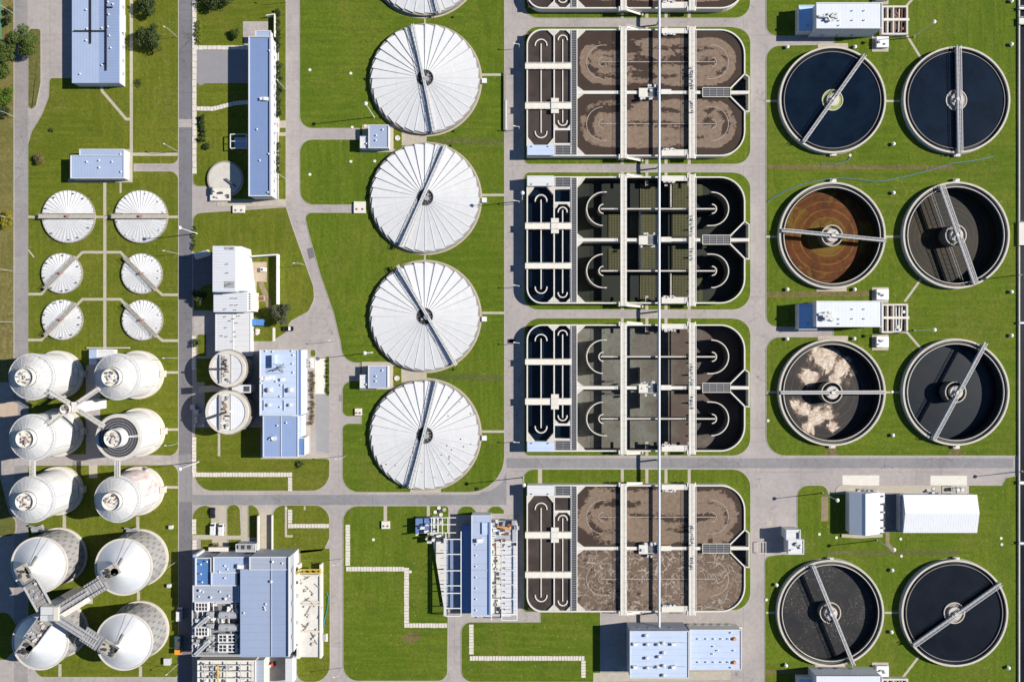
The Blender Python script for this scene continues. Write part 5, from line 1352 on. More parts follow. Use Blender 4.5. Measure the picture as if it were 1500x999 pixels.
# skip by the tree
p = P(378.5, 472.5); r = thing('container', 'blue container beside the ribbed building near the grey tree', 'container', (p.x, p.y, 0)); MB().box(0, 0, 0, 5.2, 2.6, 2.4).build('body', BLUE, r, loc=(0, 0, 0)); MB().box(0, 0, 2.4, 5.0, 2.4, .08).build('lid', plain('blue_lid', (.10, .25, .55), .6, .1, 1), r, loc=(0, 0, 0))
for k in range(5): MB().box(-2 + k, 0, 2.48, .12, 2.4, .08).build('rib', BLUE, r, loc=(0, 0, 0))
p = P(375, 487); r = thing('pallet_pile', 'jumble of pale pallets and boxes south of the blue container', 'pile', (p.x, p.y, 0))
for k in range(7): MB().box(random.uniform(-1.2, 1.2), random.uniform(-1.6, 1.6), .1, random.uniform(.8, 1.5), random.uniform(.6, 1.2), random.uniform(.3, 1.1), random.uniform(0, 1)).build('crate', random.choice((CONC, PATHM, CONC_W)), r, loc=(0, 0, 0))
p = P(300, 374); r = thing('storage_tank', 'pale round-ended tank lying beside the north end of the ribbed building', 'tank', (p.x, p.y, 0))
tk = MB(); d = Vector((1, .28, 0)).normalized(); pts = []; 
MB().tube([Vector((0, 0, 2.6)) - d * 2.6, Vector((0, 0, 2.6)) + d * 2.6], 1.35, 18).build('shell', STEEL_L, r, loc=(0, 0, 0), smooth=True)
for s in (-1, 1):
    MB().tube([Vector((0, 0, 2.6)) + d * s * 2.6, Vector((0, 0, 2.6)) + d * s * 2.95], 1.1, 18).build('end_cap', WHITE, r, loc=(0, 0, 0)); MB().box(d.x * s * 1.6, d.y * s * 1.6, .1, .4, 2.0, 1.5).build('saddle', CONC, r, loc=(0, 0, 0))
# two round roofed tanks
def drum_tank(cx, cy, r0, h, label, beam):
    o = P(cx, cy, h); root = thing('roofed_tank', label, 'tank', (o.x, o.y, 0), 'round roofed tanks beside the ribbed building'); R = PX(r0, h); G = (0, 0, 0)
    MB().cyl(0, 0, 0, h, R, n=64, cap=False).build('wall', CONC_D, root, loc=G, smooth=True)
    MB().ring(0, 0, h - .6, h + .5, R - PX(4.2), R + .1, 64).build('rim', CONC, root, loc=G)
    MB().ring(0, 0, h - 1.2, h - .6, R + .05, R + .6, 64).build('gallery', CONC_D, root, loc=G)
    MB().cyl(0, 0, h - .4, h + .2, R - PX(4.3), n=64).build('roof', ROOF_WHITE if r0 > 28 else ROOF_OFFW, root, loc=G)
    hw = R - PX(5)
    MB().box(-PX(1.5), 0, h + .21, PX(13), hw * 1.9, .25).build('roof_walkway', CONC, root, loc=G)
    MB().bar((-PX(9.5), hw, h + 1.0), (-PX(9.5), -hw, h + 1.0), .5, .4).build('roof_pipe', STEEL, root, loc=G)
    MB().bar((PX(5.2), hw, h + .4), (PX(5.2), -hw, h + .4), .3, .3).build('roof_pipe', GREY, root, loc=G)
    for k in range(14):
        y = hw * (.85 - 1.7 * k / 13); MB().box(random.uniform(-PX(7), PX(4)), y, h + .45, random.uniform(.5, 1.5), random.uniform(.4, .9), random.uniform(.3, 1.1), random.uniform(-.3, .3)).build('roof_fitting', random.choice((GREY, STEEL, RUST, CONC_W, DARK)), root, loc=G)
    a, c = beam; MB().bar((P(*a, h + 2) - o).to_3d()[:2] + (h + 1.5,), (P(*c, h + 2) - o)[:2] + (h + 1.5,), .7, .5).build('dark_beam', DARK, root, loc=G)
    for t in (.7, 2.2, -1.0, -.2): MB().bar(((R + .1) * math.cos(t), (R + .1) * math.sin(t), 0), ((R + .1) * math.cos(t), (R + .1) * math.sin(t), h), .25, .25).build('downpipe', GREY, root, loc=G)
drum_tank(333.5, 540.3, 26.3, 10.0, 'smaller concrete tank with white roof touching the ribbed building', ((305, 540.5), (332, 540.5)))
drum_tank(333, 603.8, 31.2, 10.0, 'larger concrete tank with white roof south of its smaller twin', ((304, 613.5), (331, 604)))
b = bldg('small white-roofed bridge house between the two round concrete tanks', 353, 570, 'bridge_house'); block(b, 340.5, 564.2, 366.5, 574.8, 9.0, ROOF_OFFW, WALL_G, .2, z0=0)
MB().bar(P(292, 570.5, 7), P(340, 567, 9), 2.6, 1.2).build('gangway', DARK, b); MB().box(*P(362, 569.5, 9.2)[:2], 9.0, 1.6, 2.0, .6).build('roof_hatch', DARK, b)
for x, y, l in ((284, 596, 'pale switch box in the shadow of the larger concrete tank'), (289, 603, 'green ground box in the shadow of the larger concrete tank')):
    p = P(x, y); r = thing('switch_box', l, 'box', (p.x, p.y, 0)); MB().box(0, 0, 0, 1.8, 1.8, 1.3).build('case', STEEL_L, r, loc=(0, 0, 0)); MB().box(0, 0, 1.3, 1.95, 1.95, .1).build('lid', STEEL, r, loc=(0, 0, 0))
p = P(296, 617); r = thing('pump_set', 'cluster of grey pumps on the pavement beside the larger concrete tank', 'machine', (p.x, p.y, 0))
for k in range(9): MB().box(random.uniform(-3, 3), random.uniform(-2, 2), 0, random.uniform(.5, 1.6), random.uniform(.4, 1), random.uniform(.4, 1.4), random.uniform(0, 1)).build('pump', random.choice((GREY, STEEL, STEEL_L)), r, loc=(0, 0, 0))
# blue administration building
b = bldg('blue-roofed two-part building with roof fans, east of the round concrete tanks', 410, 590, 'filter_house')
h1 = 11.0
block(b, 381, 512.7, 436.2, 608, h1, ROOF_LITE, WALL_W, .3, cop=WALL_W); 
lx, ly, hx, hy = rect(436.4, 512.7, 440.4, 608, h1 - .8); MB().prism([(lx, ly), (hx, ly), (hx, hy), (lx, hy)], 0, h1 - .9, top=False).build('wall', WALL_W, b); MB().prism([(lx, ly), (hx + .1, ly), (hx + .1, hy), (lx, hy)], h1 - .9, h1 - .8, bottom=True).build('gutter_roof', plain('deep_blue_roof', (.085, .17, .36), .6, .05, .4), b)
block(b, 385.8, 609, 436.3, 669.3, 8.6, plain('blue_seam_roof', (.23, .31, .49), .55, .05, .25, seam=(0, 1.5, .06, .2)), WALL_W, .25, cop=WALL_W)
block(b, 382.5, 639, 385.6, 669.3, 6.5, ROOF_PALE, WALL_W); block(b, 436.6, 609, 440.8, 640, 7.6, ROOF_LITE, WALL_W); block(b, 436.6, 641.5, 446, 667, 7.2, plain('deep_blue_roof2', (.10, .19, .38), .6, .05, .4), WALL_W, .2)
vents(b, [(430, 520), (429, 532.5), (430, 545.5), (412, 564), (411, 580.5), (411, 596), (405, 558.5), (383, 561), (387, 575), (400, 515), (390, 514), (428, 514)], h1, vent_me, 'roof_vent')
vents(b, [(396, 571, 1.3), (426, 571, 1.3), (394.5, 593), (425.5, 593)], h1, fan_me, 'roof_fan')
for x in (385.5, 416): MB().bar(P(x, 563, h1 + .2), P(x, 582, h1 + .2), .22, .4).build('roof_rib', WALL_G, b); 
for x in (386.5, 416): MB().bar(P(x, 586, h1 + .2), P(x, 601, h1 + .2), .22, .4).build('roof_rib', WALL_G, b)
MB().bar(P(383, 582, h1 + .2), P(436, 582, h1 + .2), .2, .4).build('roof_rib', WALL_G, b)
q = P(412, 539.5, h1); md = MB(); 
for k in range(12): md.bar((q.x + random.uniform(-1.8, 1.8), q.y + random.uniform(-2, 2), h1), (q.x + random.uniform(-1.8, 1.8), q.y + random.uniform(-2, 2), h1 + 3.4), .16, .16)
md.build('roof_mast', GREY, b); MB().box(*P(403, 529, h1)[:2], h1, 1.2, 5, 2.4).build('roof_plant', ROOF_LITE, b)
vents(b, [(386, 554, 1.2), (392, 554, 1.2), (398, 553, 1.0), (414, 556, .8)], h1, unit_me, 'roof_unit')
MB().bar(P(411.8, 609.5, 8.75), P(411.8, 669, 8.75), .2, .3).build('roof_ridge', WALL_W, b)
vents(b, [(420, 619), (399, 641.5, 1.5), (407, 623), (395, 643)], 8.7, vent_me, 'roof_vent'); MB().cyl(*P(402, 642, 8.6)[:2], 8.6, 9.6, .9, n=18).build('roof_dome', WALL_W, b)
p = P(455, 532); r = thing('pump_skid', 'grey pump skid with dark boxes against the east side of the two-part blue building', 'machine', (p.x, p.y, 0))
MB().box(0, 0, .1, 2.9, 4.2, .3).build('base', CONC_W, r, loc=(0, 0, 0))
for dx, dy in ((-.7, -1.2), (.7, -1.2), (-.7, .3), (.7, .3), (-.7, 1.5)): MB().box(dx, dy, .4, 1.0, 1.0, 1.2).build('pump', STEEL_L if dx > 0 else GREY, r, loc=(0, 0, 0))
# huts between the big tanks
HUTR = plain('hut_roof', (.29, .34, .46), .6, .05, .3, seam=(0, 1.4, .05, .2))
for (dx, dy, l) in ((0, 0, 'small blue-roofed hut with a lower wing on the northern spur road'), (-.3, 352, 'small blue-roofed hut with a lower wing on the southern spur road')):
    b = bldg(l, 552 + dx, 200 + dy, 'hut', 'hut', 'huts beside the big round tanks')
    if dy: block(b, 540, 536, 568, 568, 4.3, HUTR, WALL_W, .3, cop=WALL_W); block(b, 527.7, 549.5, 539.7, 568, 3.6, ROOF_OFFW, WALL_W, .2)
    else: block(b, 540.3, 184, 569, 217, 4.3, HUTR, WALL_W, .3, cop=WALL_W); block(b, 528, 200.5, 540, 217, 3.6, ROOF_OFFW, WALL_W, .2)
    vents(b, [(551.5 + dx, 199 + dy), (551 + dx, 206 + dy), (561 + dx, 190.5 + dy, .9)], 4.3, vent_me, 'roof_vent'); vents(b, [(537 + dx, 211 + dy)], 3.6, vent_me, 'roof_vent')
    p = P(582.5 + dx * 3, 203 + dy - (1 if dy else 0)); r = thing('manhole', 'cream ring manhole in the grass strip beside the %s hut' % ('southern' if dy else 'northern'), 'manhole', (p.x, p.y, .1))
    MB().ring(0, 0, 0, .5, .7, 1.05, 20).build('ring', CONC_W, r, loc=(0, 0, 0)); MB().cyl(0, 0, 0, .4, .68, n=18).build('lid', CONC, r, loc=(0, 0, 0))
b = bldg('low pale shed tucked between the two northern digesters', 149, 523, 'shed', 'shed'); block(b, 131, 512, 141, 534, 4.0, ROOF_PALE, WALL_W); block(b, 141.3, 512, 166, 526, 3.4, ROOF_OFFW, WALL_C)
MB().box(*P(160, 509.5)[:2], 0, PX(62), .4, 1.2).build('yard_wall', CONC, b)
p = P(740, 150); r = thing('low_wall', 'low white wall at the road edge west of the northernmost complete basin', 'wall', (p.x, p.y, 0))
MB().wall([P(739.5, 107)[:2], P(739.5, 192)[:2]], .9, 0, 1.0).build('base', CONC_D, r); MB().wall([P(741.3, 148)[:2], P(741.3, 192)[:2]], .5, 0, 1.25).build('capping', WHITE, r)  # dark base is a strip standing in for shade west of the white wall
# pump house south of the basins
b = bldg('pale-blue roofed pump house dotted with fans at the south end of the pipe', 966, 955, 'pump_house')
block(b, 923, 924, 1008.6, 992, 10.0, ROOF_LITE, WALL_G, .3, cop=WALL_W)
lx, ly, hx, hy = rect(1008.8, 924, 1010.5, 992, 10.0); 
block(b, 1010.4, 922, 1085.5, 980, 7.0, ROOF_LITE, WALL_C, .25, cop=WALL_W)
vents(b, [(946, 930), (948, 943), (971, 941), (972, 955), (947, 963), (948, 977), (972, 974), (972, 988), (964, 943), (965, 961), (963, 976)], 10.0, fan_me, 'roof_fan')
vents(b, [(930, 942.5, .9), (986, 942.5, .9), (930, 976, .9), (986, 976, .9)], 10.0, unit_me, 'roof_unit')
vents(b, [(1023, 935), (1035, 935), (1046, 935), (1057, 935), (1067, 935), (1045, 946), (1051, 952), (1044, 957), (1023, 969), (1035, 969), (1046, 969), (1057, 969), (1067, 969), (1071, 926), (1075, 952), (1071, 977)], 7.0, vent_me, 'roof_vent')
for y in (935, 969.5): MB().cyl(*P(1076, y, 7)[:2], 7.0, 7.9, .8, .6, 14).build('orange_vent', ORANGE, b)
for y in (941, 976): MB().bar(P(926, y, 10.4), P(1005, y, 10.4), .14, .2).build('roof_cable', STEEL_L, b)
lx, ly, hx, hy = rect(923, 924, 1008.6, 992, 10.0)
windows(b, 'y', hy + .03, lx + 2, hx - 4, 4, 5.5, 6.8, 1.2, GREY)
for k in range(6): MB().box(hx + 2.5 + k * 3.2, P(0, 921, 3).y + .6, .1, 1.3, 1.4, 2.0).build('wall_unit', STEEL_L, b)
MB().box(*P(1047, 917.5)[:2], 0, PX(78), .5, 1.4).build('yard_wall', CONC_W, b)
p = P(1100, 801); r = thing('inlet_frame', 'small white railed frame on the pavement east of the threaded foam basin', 'frame', (p.x + 4, p.y, 0))
for s in (-1, 1): MB().bar((-1.6, s * 2.2, 1.0), (2.0, s * 2.2, 1.0), .2, .2).build('rail', STEEL_L, r, loc=(0, 0, 0)); MB().bar((s * 1.8, -2.2, 1.02), (s * 1.8, 2.2, 1.02), .2, .2).build('cross_rail', STEEL_L, r, loc=(0, 0, 0)); MB().box(s * 1.8, 2.2, 0, .15, .15, 1.0).build('post', STEEL_L, r, loc=(0, 0, 0)); MB().box(s * 1.8, -2.2, 0, .15, .15, 1.0).build('post', STEEL_L, r, loc=(0, 0, 0))
# east side houses over the sludge pumps
def pump_hall(y0, label, cell_label):
    b = bldg(label, 1230, y0 + 20, 'pump_hall', 'building', 'pump halls between the clarifiers')
    block(b, 1170.5, y0 + 4, 1196, y0 + 41, 4.6, plain('shade_blue_roof_%d' % y0, (.40, .60, .86), .6, .06, .4), WALL_W, .35, cop=WALL_W)  # white end roof coloured blue for the main block's shadow on it
    block(b, 1196.2, y0, 1291.5, y0 + 37, 9.3, plain('bright_roof_%d' % y0, (.58, .61, .66), .5, .04, .3, seam=(0, 1.4, .06, .15)), WALL_W, .25, cop=WALL_W)
    q = MB(); 
    for k in range(10): q.box(*P(1210 + random.uniform(-6, 14), y0 + 22 + random.uniform(-5, 6), 9.3)[:2], 9.3, random.uniform(.8, 2.2), random.uniform(.6, 1.4), random.uniform(.6, 2.0), random.uniform(-.2, .2))
    q.build('roof_plant', STEEL_L, b); MB().tube([P(1199, y0 + 19, 10), P(1212, y0 + 20, 10.2), P(1216, y0 + 27, 10.0)], .6, 10).build('roof_duct', WHITE, b)
    vents(b, [(1249, y0 + 11.5, .8), (1266, y0 + 11.5, .8), (1249, y0 + 25.5, .8), (1266, y0 + 25.5, .8), (1229, y0 + 26, .8), (1229, y0 + 33, .8)], 9.3, vent_me, 'roof_vent')
    lx, ly, hx, hy = rect(1170.5, y0 + 4, 1196, y0 + 41, 4.6); MB().cyl(lx + 3.4, ly + 2.4, 4.6, 5.3, .5, n=12).build('roof_bollard', ROOF_PALE, b)
    lx, ly, hx, hy = rect(1196.2, y0, 1291.5, y0 + 37, 9.3)
    windows(b, 'y', (ly - .03) if y0 < 300 else hy + .03, lx + 2, hx - 6, 3, 1.4, 3.0, 1.2, GREY)
    # concrete cell beside the hall
    c = P(1311, y0 + 24, 2); r = thing('valve_chamber', cell_label, 'chamber', (c.x, c.y, 0), 'open concrete chambers at the pump halls')
    W2 = lambda x, y: tuple(P(x, y0 + y, 2.2)[:2])
    MB().wall([W2(1293, 5), W2(1329, 5), W2(1329, 45), W2(1293, 45)], .75, -1, 2.2, closed=True).build('wall', CONC, r)
    for x in (1300.5, 1309): MB().wall([W2(x, 6), W2(x, 44)], .55, -1, 2.19).build('partition', CONC, r)
    MB().wall([W2(1294, 24), W2(1332, 24)], 1.0, -1, 2.25).build('partition', CONC_W, r)
    MB().sheet([W2(1293, 5), W2(1329, 5), W2(1329, 45), W2(1293, 45)], .12).build('floor', BLACK, r)
    for x in (1313, 1318, 1322): MB().tube([(*W2(x, 8), 1.6), (*W2(x + random.uniform(-2, 2), 42), 1.6)], .32, 8).build('pipe', random.choice((STEEL_L, CONC_W, RUST)), r)
    for k in range(5): MB().box(*W2(random.uniform(1311, 1326), random.uniform(9, 42)), .2, 1.1, 1.1, 1.8).build('valve', random.choice((RUST, STEEL, CONC_W)), r)
    for yy in (54, -8):
        r2 = P(1289, y0 + 24 + (36 if yy > 0 else -33)); s = thing('pump_cabinet', 'pale pump cabinet on a slab just %s of the %s pump hall' % ('south' if yy > 0 else 'north', {5: 'northern', 441.5: 'middle', 990: 'southern'}[y0]), 'cabinet', (r2.x, r2.y, 0), 'pump cabinets at the pump halls')
        MB().box(0, 0, .05, PX(24), PX(23), .2).build('slab', PATHM, s, loc=(0, 0, 0)); MB().box(.3, .2, .25, PX(17), PX(15), 1.5).build('case', CONC_W, s, loc=(0, 0, 0)); MB().box(.3, .2, 1.75, PX(17.6), PX(15.6), .1).build('lid', WHITE, s, loc=(0, 0, 0))
        for k in range(4): MB().box(random.uniform(-1.6, 1.6), random.uniform(-1.2, 1.2), 1.85, .6, .5, .5, k).build('valve_wheel', GREY, s, loc=(0, 0, 0))
pump_hall(5, 'white pump hall with a lower blue-roofed end, at the top of the photo', 'open concrete chamber with dark cells beside the northern pump hall')
pump_hall(441.5, 'white pump hall with a lower blue-roofed end, between the second and third clarifier rows', 'open concrete chamber with dark cells beside the middle pump hall')
pump_hall(990, 'pump hall only just entering the photo at the bottom edge', 'concrete chamber at the bottom edge beside the southern pump hall')
# sheds
b = bldg('small gabled shed, one slope shaded blue and one white', 1265, 752, 'shed', 'shed')
def gable(b, x0, y0, x1, y1, he, hr, axis, rm, wm, ridge=None):
    lx, ly, hx, hy = rect(x0, y0, x1, y1, he)
    if axis == 'y':      # ridge runs along y
        mx = P(ridge, 0, hr).x if ridge else (lx + hx) / 2
        MB().add([(lx, ly, 0), (hx, ly, 0), (hx, ly, he), (mx, ly, hr), (lx, ly, he), (lx, hy, 0), (hx, hy, 0), (hx, hy, he), (mx, hy, hr), (lx, hy, he)],
                 [(0, 1, 2, 3, 4), (9, 8, 7, 6, 5), (0, 4, 9, 5), (1, 6, 7, 2)]).build('wall', wm, b)
        for (xa, za, xb, zb) in ((lx - .3, he - .02, mx, hr), (hx + .3, he - .02, mx, hr)):
            v = [(xa, ly - .3, za + .05), (xb, ly - .3, zb + .05), (xb, hy + .3, zb + .05), (xa, hy + .3, za + .05)]
            if xa > xb: v = v[::-1]
            u = [(q[0], q[1], q[2] + .15) for q in v]
            MB().add(v + u, [(3, 2, 1, 0), (4, 5, 6, 7), (0, 1, 5, 4), (1, 2, 6, 5), (2, 3, 7, 6), (3, 0, 4, 7)]).build('roof_slope', rm, b)
        MB().bar((mx, ly - .3, hr + .22), (mx, hy + .3, hr + .22), .4, .1).build('ridge_cap', rm, b)
    else:
        my = P(0, ridge, hr).y if ridge else (ly + hy) / 2
        MB().add([(lx, ly, 0), (lx, hy, 0), (lx, hy, he), (lx, my, hr), (lx, ly, he), (hx, ly, 0), (hx, hy, 0), (hx, hy, he), (hx, my, hr), (hx, ly, he)],
                 [(4, 3, 2, 1, 0), (5, 6, 7, 8, 9), (0, 5, 9, 4), (1, 2, 7, 6)]).build('wall', wm, b)
        for (ya, za, yb, zb) in ((ly - .3, he - .02, my, hr), (hy + .3, he - .02, my, hr)):
            v = [(lx - .3, ya, za + .05), (hx + .3, ya, za + .05), (hx + .3, yb, zb + .05), (lx - .3, yb, zb + .05)]
            if ya > yb: v = v[::-1]
            u = [(q[0], q[1], q[2] + .15) for q in v]
            MB().add(v + u, [(3, 2, 1, 0), (4, 5, 6, 7), (0, 1, 5, 4), (1, 2, 6, 5), (2, 3, 7, 6), (3, 0, 4, 7)]).build('roof_slope', rm, b)
        MB().bar((lx - .3, my, hr + .22), (hx + .3, my, hr + .22), .4, .1).build('ridge_cap', rm, b)
gable(b, 1245, 722, 1287.5, 780.5, 4.4, 7.4, 'y', plain('shed_roof', (.60, .63, .69), .5, .04, .3, seam=(1, 1.0, .12, .2)), WALL_W, 1268)
lx, ly, hx, hy = rect(1287.8, 722, 1296, 780, 3.4); MB().prism([(lx + .35, ly), (hx, ly), (hx, hy), (lx + .35, hy)], 3.2, 3.4, bottom=True).build('canopy', WHITE, b)
for k in range(5): MB().box(hx - .6, ly + 2 + k * 3.2, 3.4, .7, .6, .8).build('canopy_fitting', DARK if k % 2 else STEEL, b)
MB().bar((hx - .1, ly + .3, 3.5), (hx - .1, hy - 4, 3.5), .2, .3).build('gutter', DARK, b)
vents(b, [(1264, 729)], 6.4, vent_me, 'roof_vent')
b = bldg('long white gabled shed with closely ribbed roof', 1375, 752, 'shed', 'shed')
gable(b, 1324, 725.5, 1430, 779, 4.4, 6.0, 'x', ROOF_WHITE, WALL_W, 751.5)
lx, ly, hx, hy = rect(1318.5, 725.5, 1324, 778, 3.4); MB().prism([(lx, ly), (hx, ly), (hx, hy), (lx, hy)], 0, 3.2).build('lean_to', WALL_G, b)
for k in range(4): MB().box((lx + hx) / 2, ly + 2 + k * 3.4, 3.2, .8, 1.2, .5).build('wall_unit', STEEL, b)
p = P(1400, 716); r = thing('tank_cage', 'small cage of tanks on the path above the long white shed', 'cage', (p.x, p.y, 0))
for k in range(3): MB().cyl(-1.8 + k * 1.8, 0, .2, 2.0, .75, n=16).build('tank', (GREY, CONC_W, STEEL)[k], r, loc=(0, 0, 0))
for s in (-1, 1): MB().bar((-3, s * 1.5, 2.2), (3, s * 1.5, 2.2), .15, .15).build('rail', STEEL_L, r, loc=(0, 0, 0)); MB().bar((s * 3, -1.5, 2.22), (s * 3, 1.5, 2.22), .15, .15).build('cross_rail', STEEL_L, r, loc=(0, 0, 0))
for (x, y, w, l) in ((1270, 717, 26, 'row of dark valves and pipes on the path above the gabled shed'), (1366, 720, 20, 'low dark pipework against the north wall of the long white shed')):
    p = P(x, y); r = thing('pipework', l, 'pipes', (p.x, p.y, .11)); 
    for k in range(9): MB().box(random.uniform(-PX(w) / 2, PX(w) / 2), random.uniform(-.7, .7), 0, random.uniform(.5, 1.4), random.uniform(.3, .8), random.uniform(.4, 1.2), random.uniform(-.3, .3)).build('valve', random.choice((DARK, GREY, STEEL_L, STEEL)), r, loc=(0, 0, 0))
    MB().tube([(-PX(w) / 2, .2, .7), (PX(w) / 2, .2, .7)], .22, 8).build('pipe', GREY, r, loc=(0, 0, 0))
r = bldg('low grey concrete kerb wall slanting south of the gabled shed', 1263, 787, 'low_wall', 'wall'); MB().wall([tuple(P(x, y, .6)[:2]) for x, y in ((1233, 784.5), (1262, 786), (1293, 784))], 1.3, 0, .6).build('wall', PATHM, r)
b = bldg('small two-part white hut at the road junction, tall for its size', 1163, 795, 'switch_hut', 'hut')
block(b, 1152, 776, 1172, 790, 6.2, ROOF_OFFW, WALL_W, .25); block(b, 1155, 790.6, 1177, 811, 5.6, ROOF_OFFW, WALL_W, .25)
for k in range(6): MB().box(*P(1165 + random.uniform(-7, 8), 800 + random.uniform(-6, 7), 5.6)[:2], 5.6, random.uniform(.5, 1.4), .6, random.uniform(.4, 1.1), random.uniform(0, 1)).build('roof_fitting', random.choice((STEEL, STEEL_L, WHITE)), b)
q = P(1170, 784, 6.2); MB().box(q.x, q.y, 6.2, .3, 2.6, .7).build('roof_screen', GREY, b)

# ---------------------------------------------------------------- the big plant in the south-west
b = bldg('large blue-roofed plant with rows of coolers and drums on its west roof deck', 360, 880, 'treatment_plant')
hm = 12.5
FIELD = plain('field_blue_roof', (.27, .325, .445), .6, .05, .12, seam=(1, 3.1, .03, .15), dirt=.25, dirtcol=(.23, .28, .38))
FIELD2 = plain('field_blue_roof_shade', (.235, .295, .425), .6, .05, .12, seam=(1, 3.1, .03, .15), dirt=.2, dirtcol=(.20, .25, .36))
block(b, 352.5, 834, 397.3, 961.5, hm, FIELD, WALL_G); block(b, 397.5, 834, 423, 961.5, hm + .02, FIELD2, WALL_G)
MB().bar(P(397.4, 815, hm + .2), P(397.4, 961, hm + .2), .25, .3).build('roof_ridge', WALL_G, b)
MB().bar(P(423.6, 815, hm + .45), P(423.6, 961, hm + .45), .5, .95).build('parapet', WALL_W, b)
block(b, 366, 815.5, 424, 833.8, hm + .1, ROOF_GREY, WALL_G, .3, cop=WALL_W)
block(b, 313, 815.5, 364, 838, 10.6, ROOF_PALE, WALL_G, .35, cop=WALL_W); block(b, 310, 838.3, 347, 857, 10.5, ROOF_PALE, WALL_G, .35, cop=WALL_W)
block(b, 287.5, 816.5, 310, 856, 9.6, plain('deep_blue_membrane', (.065, .16, .36), .6, .08, .4), WALL_G, .9, cop=WALL_W)
block(b, 283, 857.3, 350, 881, 9.4, ROOF_GREY, WALL_G, .2)
block(b, 282, 881.3, 352, 960, 7.6, plain('service_deck', (.20, .20, .205), .85, .2, .5, dirt=.4, dirtcol=(.28, .27, .26)), WALL_G, .25)
block(b, 283, 812.5, 287, 857, 9.5, ROOF_PALE, WALL_W)
vents(b, [(295, 826), (295, 840), (297, 852), (330, 828), (334, 833), (322, 837), (330, 846), (304, 822)], 10.6, vent_me, 'roof_vent')
vents(b, [(353, 829, 1.2), (357, 834, .8)], 10.7, unit_me, 'roof_unit')
vents(b, [(400, 822, 1.2), (414, 824.5), (398, 851, 1.3), (388, 889), (390, 884), (358, 897), (389, 892)], hm + .1, vent_me, 'roof_vent')
vents(b, [(294, 864, 1.4), (298, 866), (310, 874, 1.2), (323, 866), (331, 876, 1.4), (292, 873), (336, 872)], 9.5, vent_me, 'roof_vent')
lx, ly, hx, hy = rect(397.5, 815.5, 423.5, 961.5, hm); windows(b, 'x', hx + .25, ly + 3, hy - 3, 5, 8, 9, 1.6, GREY)
MB().prism([(hx + .3, ly), (hx + PX(1.5), ly), (hx + PX(1.5), hy), (hx + .3, hy)], 0, 7.5).build('side_gallery', WALL_W, b)
hd = 7.6
def cooler(x0, y0, x1, y1, nx, ny, l):
    lx, ly, hx, hy = rect(x0, y0, x1, y1, hd + 2.4)
    r = thing('cooler', l, 'cooler', ((lx + hx) / 2, (ly + hy) / 2, hd), 'roof coolers of the big plant')
    MB().prism([(lx, ly), (hx, ly), (hx, hy), (lx, hy)], hd, hd + 2.0).build('case', DARK, r)
    MB().wall([(lx, ly), (hx, ly), (hx, hy), (lx, hy)], .4, hd + .6, hd + 2.4, closed=True).build('frame', WHITE, r)
    for i in range(nx):
        for j in range(ny):
            x = lx + (hx - lx) * (i + .5) / nx; y = ly + (hy - ly) * (j + .5) / ny; s = min((hx - lx) / nx, (hy - ly) / ny) * .38
            MB().ring(x, y, hd + 2.0, hd + 2.3, s * .92, s, 16).build('fan_shroud', DARK, r)
            f = MB(); 
            for k in range(4): f.bar((x, y, hd + 2.1), (x + s * .85 * math.cos(k * PI / 2 + i), y + s * .85 * math.sin(k * PI / 2 + i), hd + 2.14), .2, .05)
            f.build('fan', DARK, r)
    for i in range(1, nx): x = lx + (hx - lx) * i / nx; MB().bar((x, ly, hd + 2.2), (x, hy, hd + 2.2), .24, .3).build('frame_bar', WHITE, r)
    for j in range(1, ny): y = ly + (hy - ly) * j / ny; MB().bar((lx, y, hd + 2.25), (hx, y, hd + 2.25), .25, .3).build('frame_bar', WHITE, r)
cooler(286, 883, 304, 894.5, 4, 2, 'northern six-fan cooler at the west edge of the roof deck'); cooler(286, 919, 304, 931, 4, 2, 'southern six-fan cooler at the west edge of the roof deck')
cooler(320, 929.5, 332, 940, 2, 2, 'four-fan cooler south of the big silver drums, west of its twin'); cooler(333.5, 929.5, 345.5, 940, 2, 2, 'four-fan cooler south of the big silver drums, beside the blue roof')
cooler(320, 944, 332, 954.5, 2, 2, 'southernmost four-fan cooler, west of its twin'); cooler(333.5, 944, 345.5, 954.5, 2, 2, 'southernmost four-fan cooler, beside the blue roof')
def drum(x0, x1, y, rad, l, g):
    z = hd + .5 + rad; a = P(x0, y, z); c = P(x1, y, z); r = thing('drum', l, 'tank', ((a.x + c.x) / 2, a.y, hd), g)
    MB().tube([a, c], rad, 18).build('shell', STEEL, r, smooth=True)
    for t in (.12, .5, .88): q = a.lerp(c, t); MB().tube([q - Vector((.1, 0, 0)), q + Vector((.1, 0, 0))], rad + .06, 18).build('band', STEEL, r)
    for t in (.2, .8): q = a.lerp(c, t); MB().box(q.x, q.y, hd, .4, rad * 1.5, .5 + rad * .4).build('saddle', GREY, r)
    MB().box((a.x + c.x) / 2, a.y, z + rad * .95, .9, .5, .5).build('valve', GREY, r)
drum(322, 349, 900.5, 1.45, 'upper of the two big silver drums on the roof deck', 'big drums on the roof deck'); drum(322, 350, 918.5, 1.5, 'lower of the two big silver drums on the roof deck', 'big drums on the roof deck')
for y, l in ((899, 'short white drum just south of the northern six-fan cooler'), (916.5, 'short white drum just above the southern six-fan cooler'), (934.5, 'short white drum just below the southern six-fan cooler'), (952, 'lowest short white drum on the roof deck')):
    drum(303.5, 313.5, y, 1.0, l, 'short drums on the roof deck')
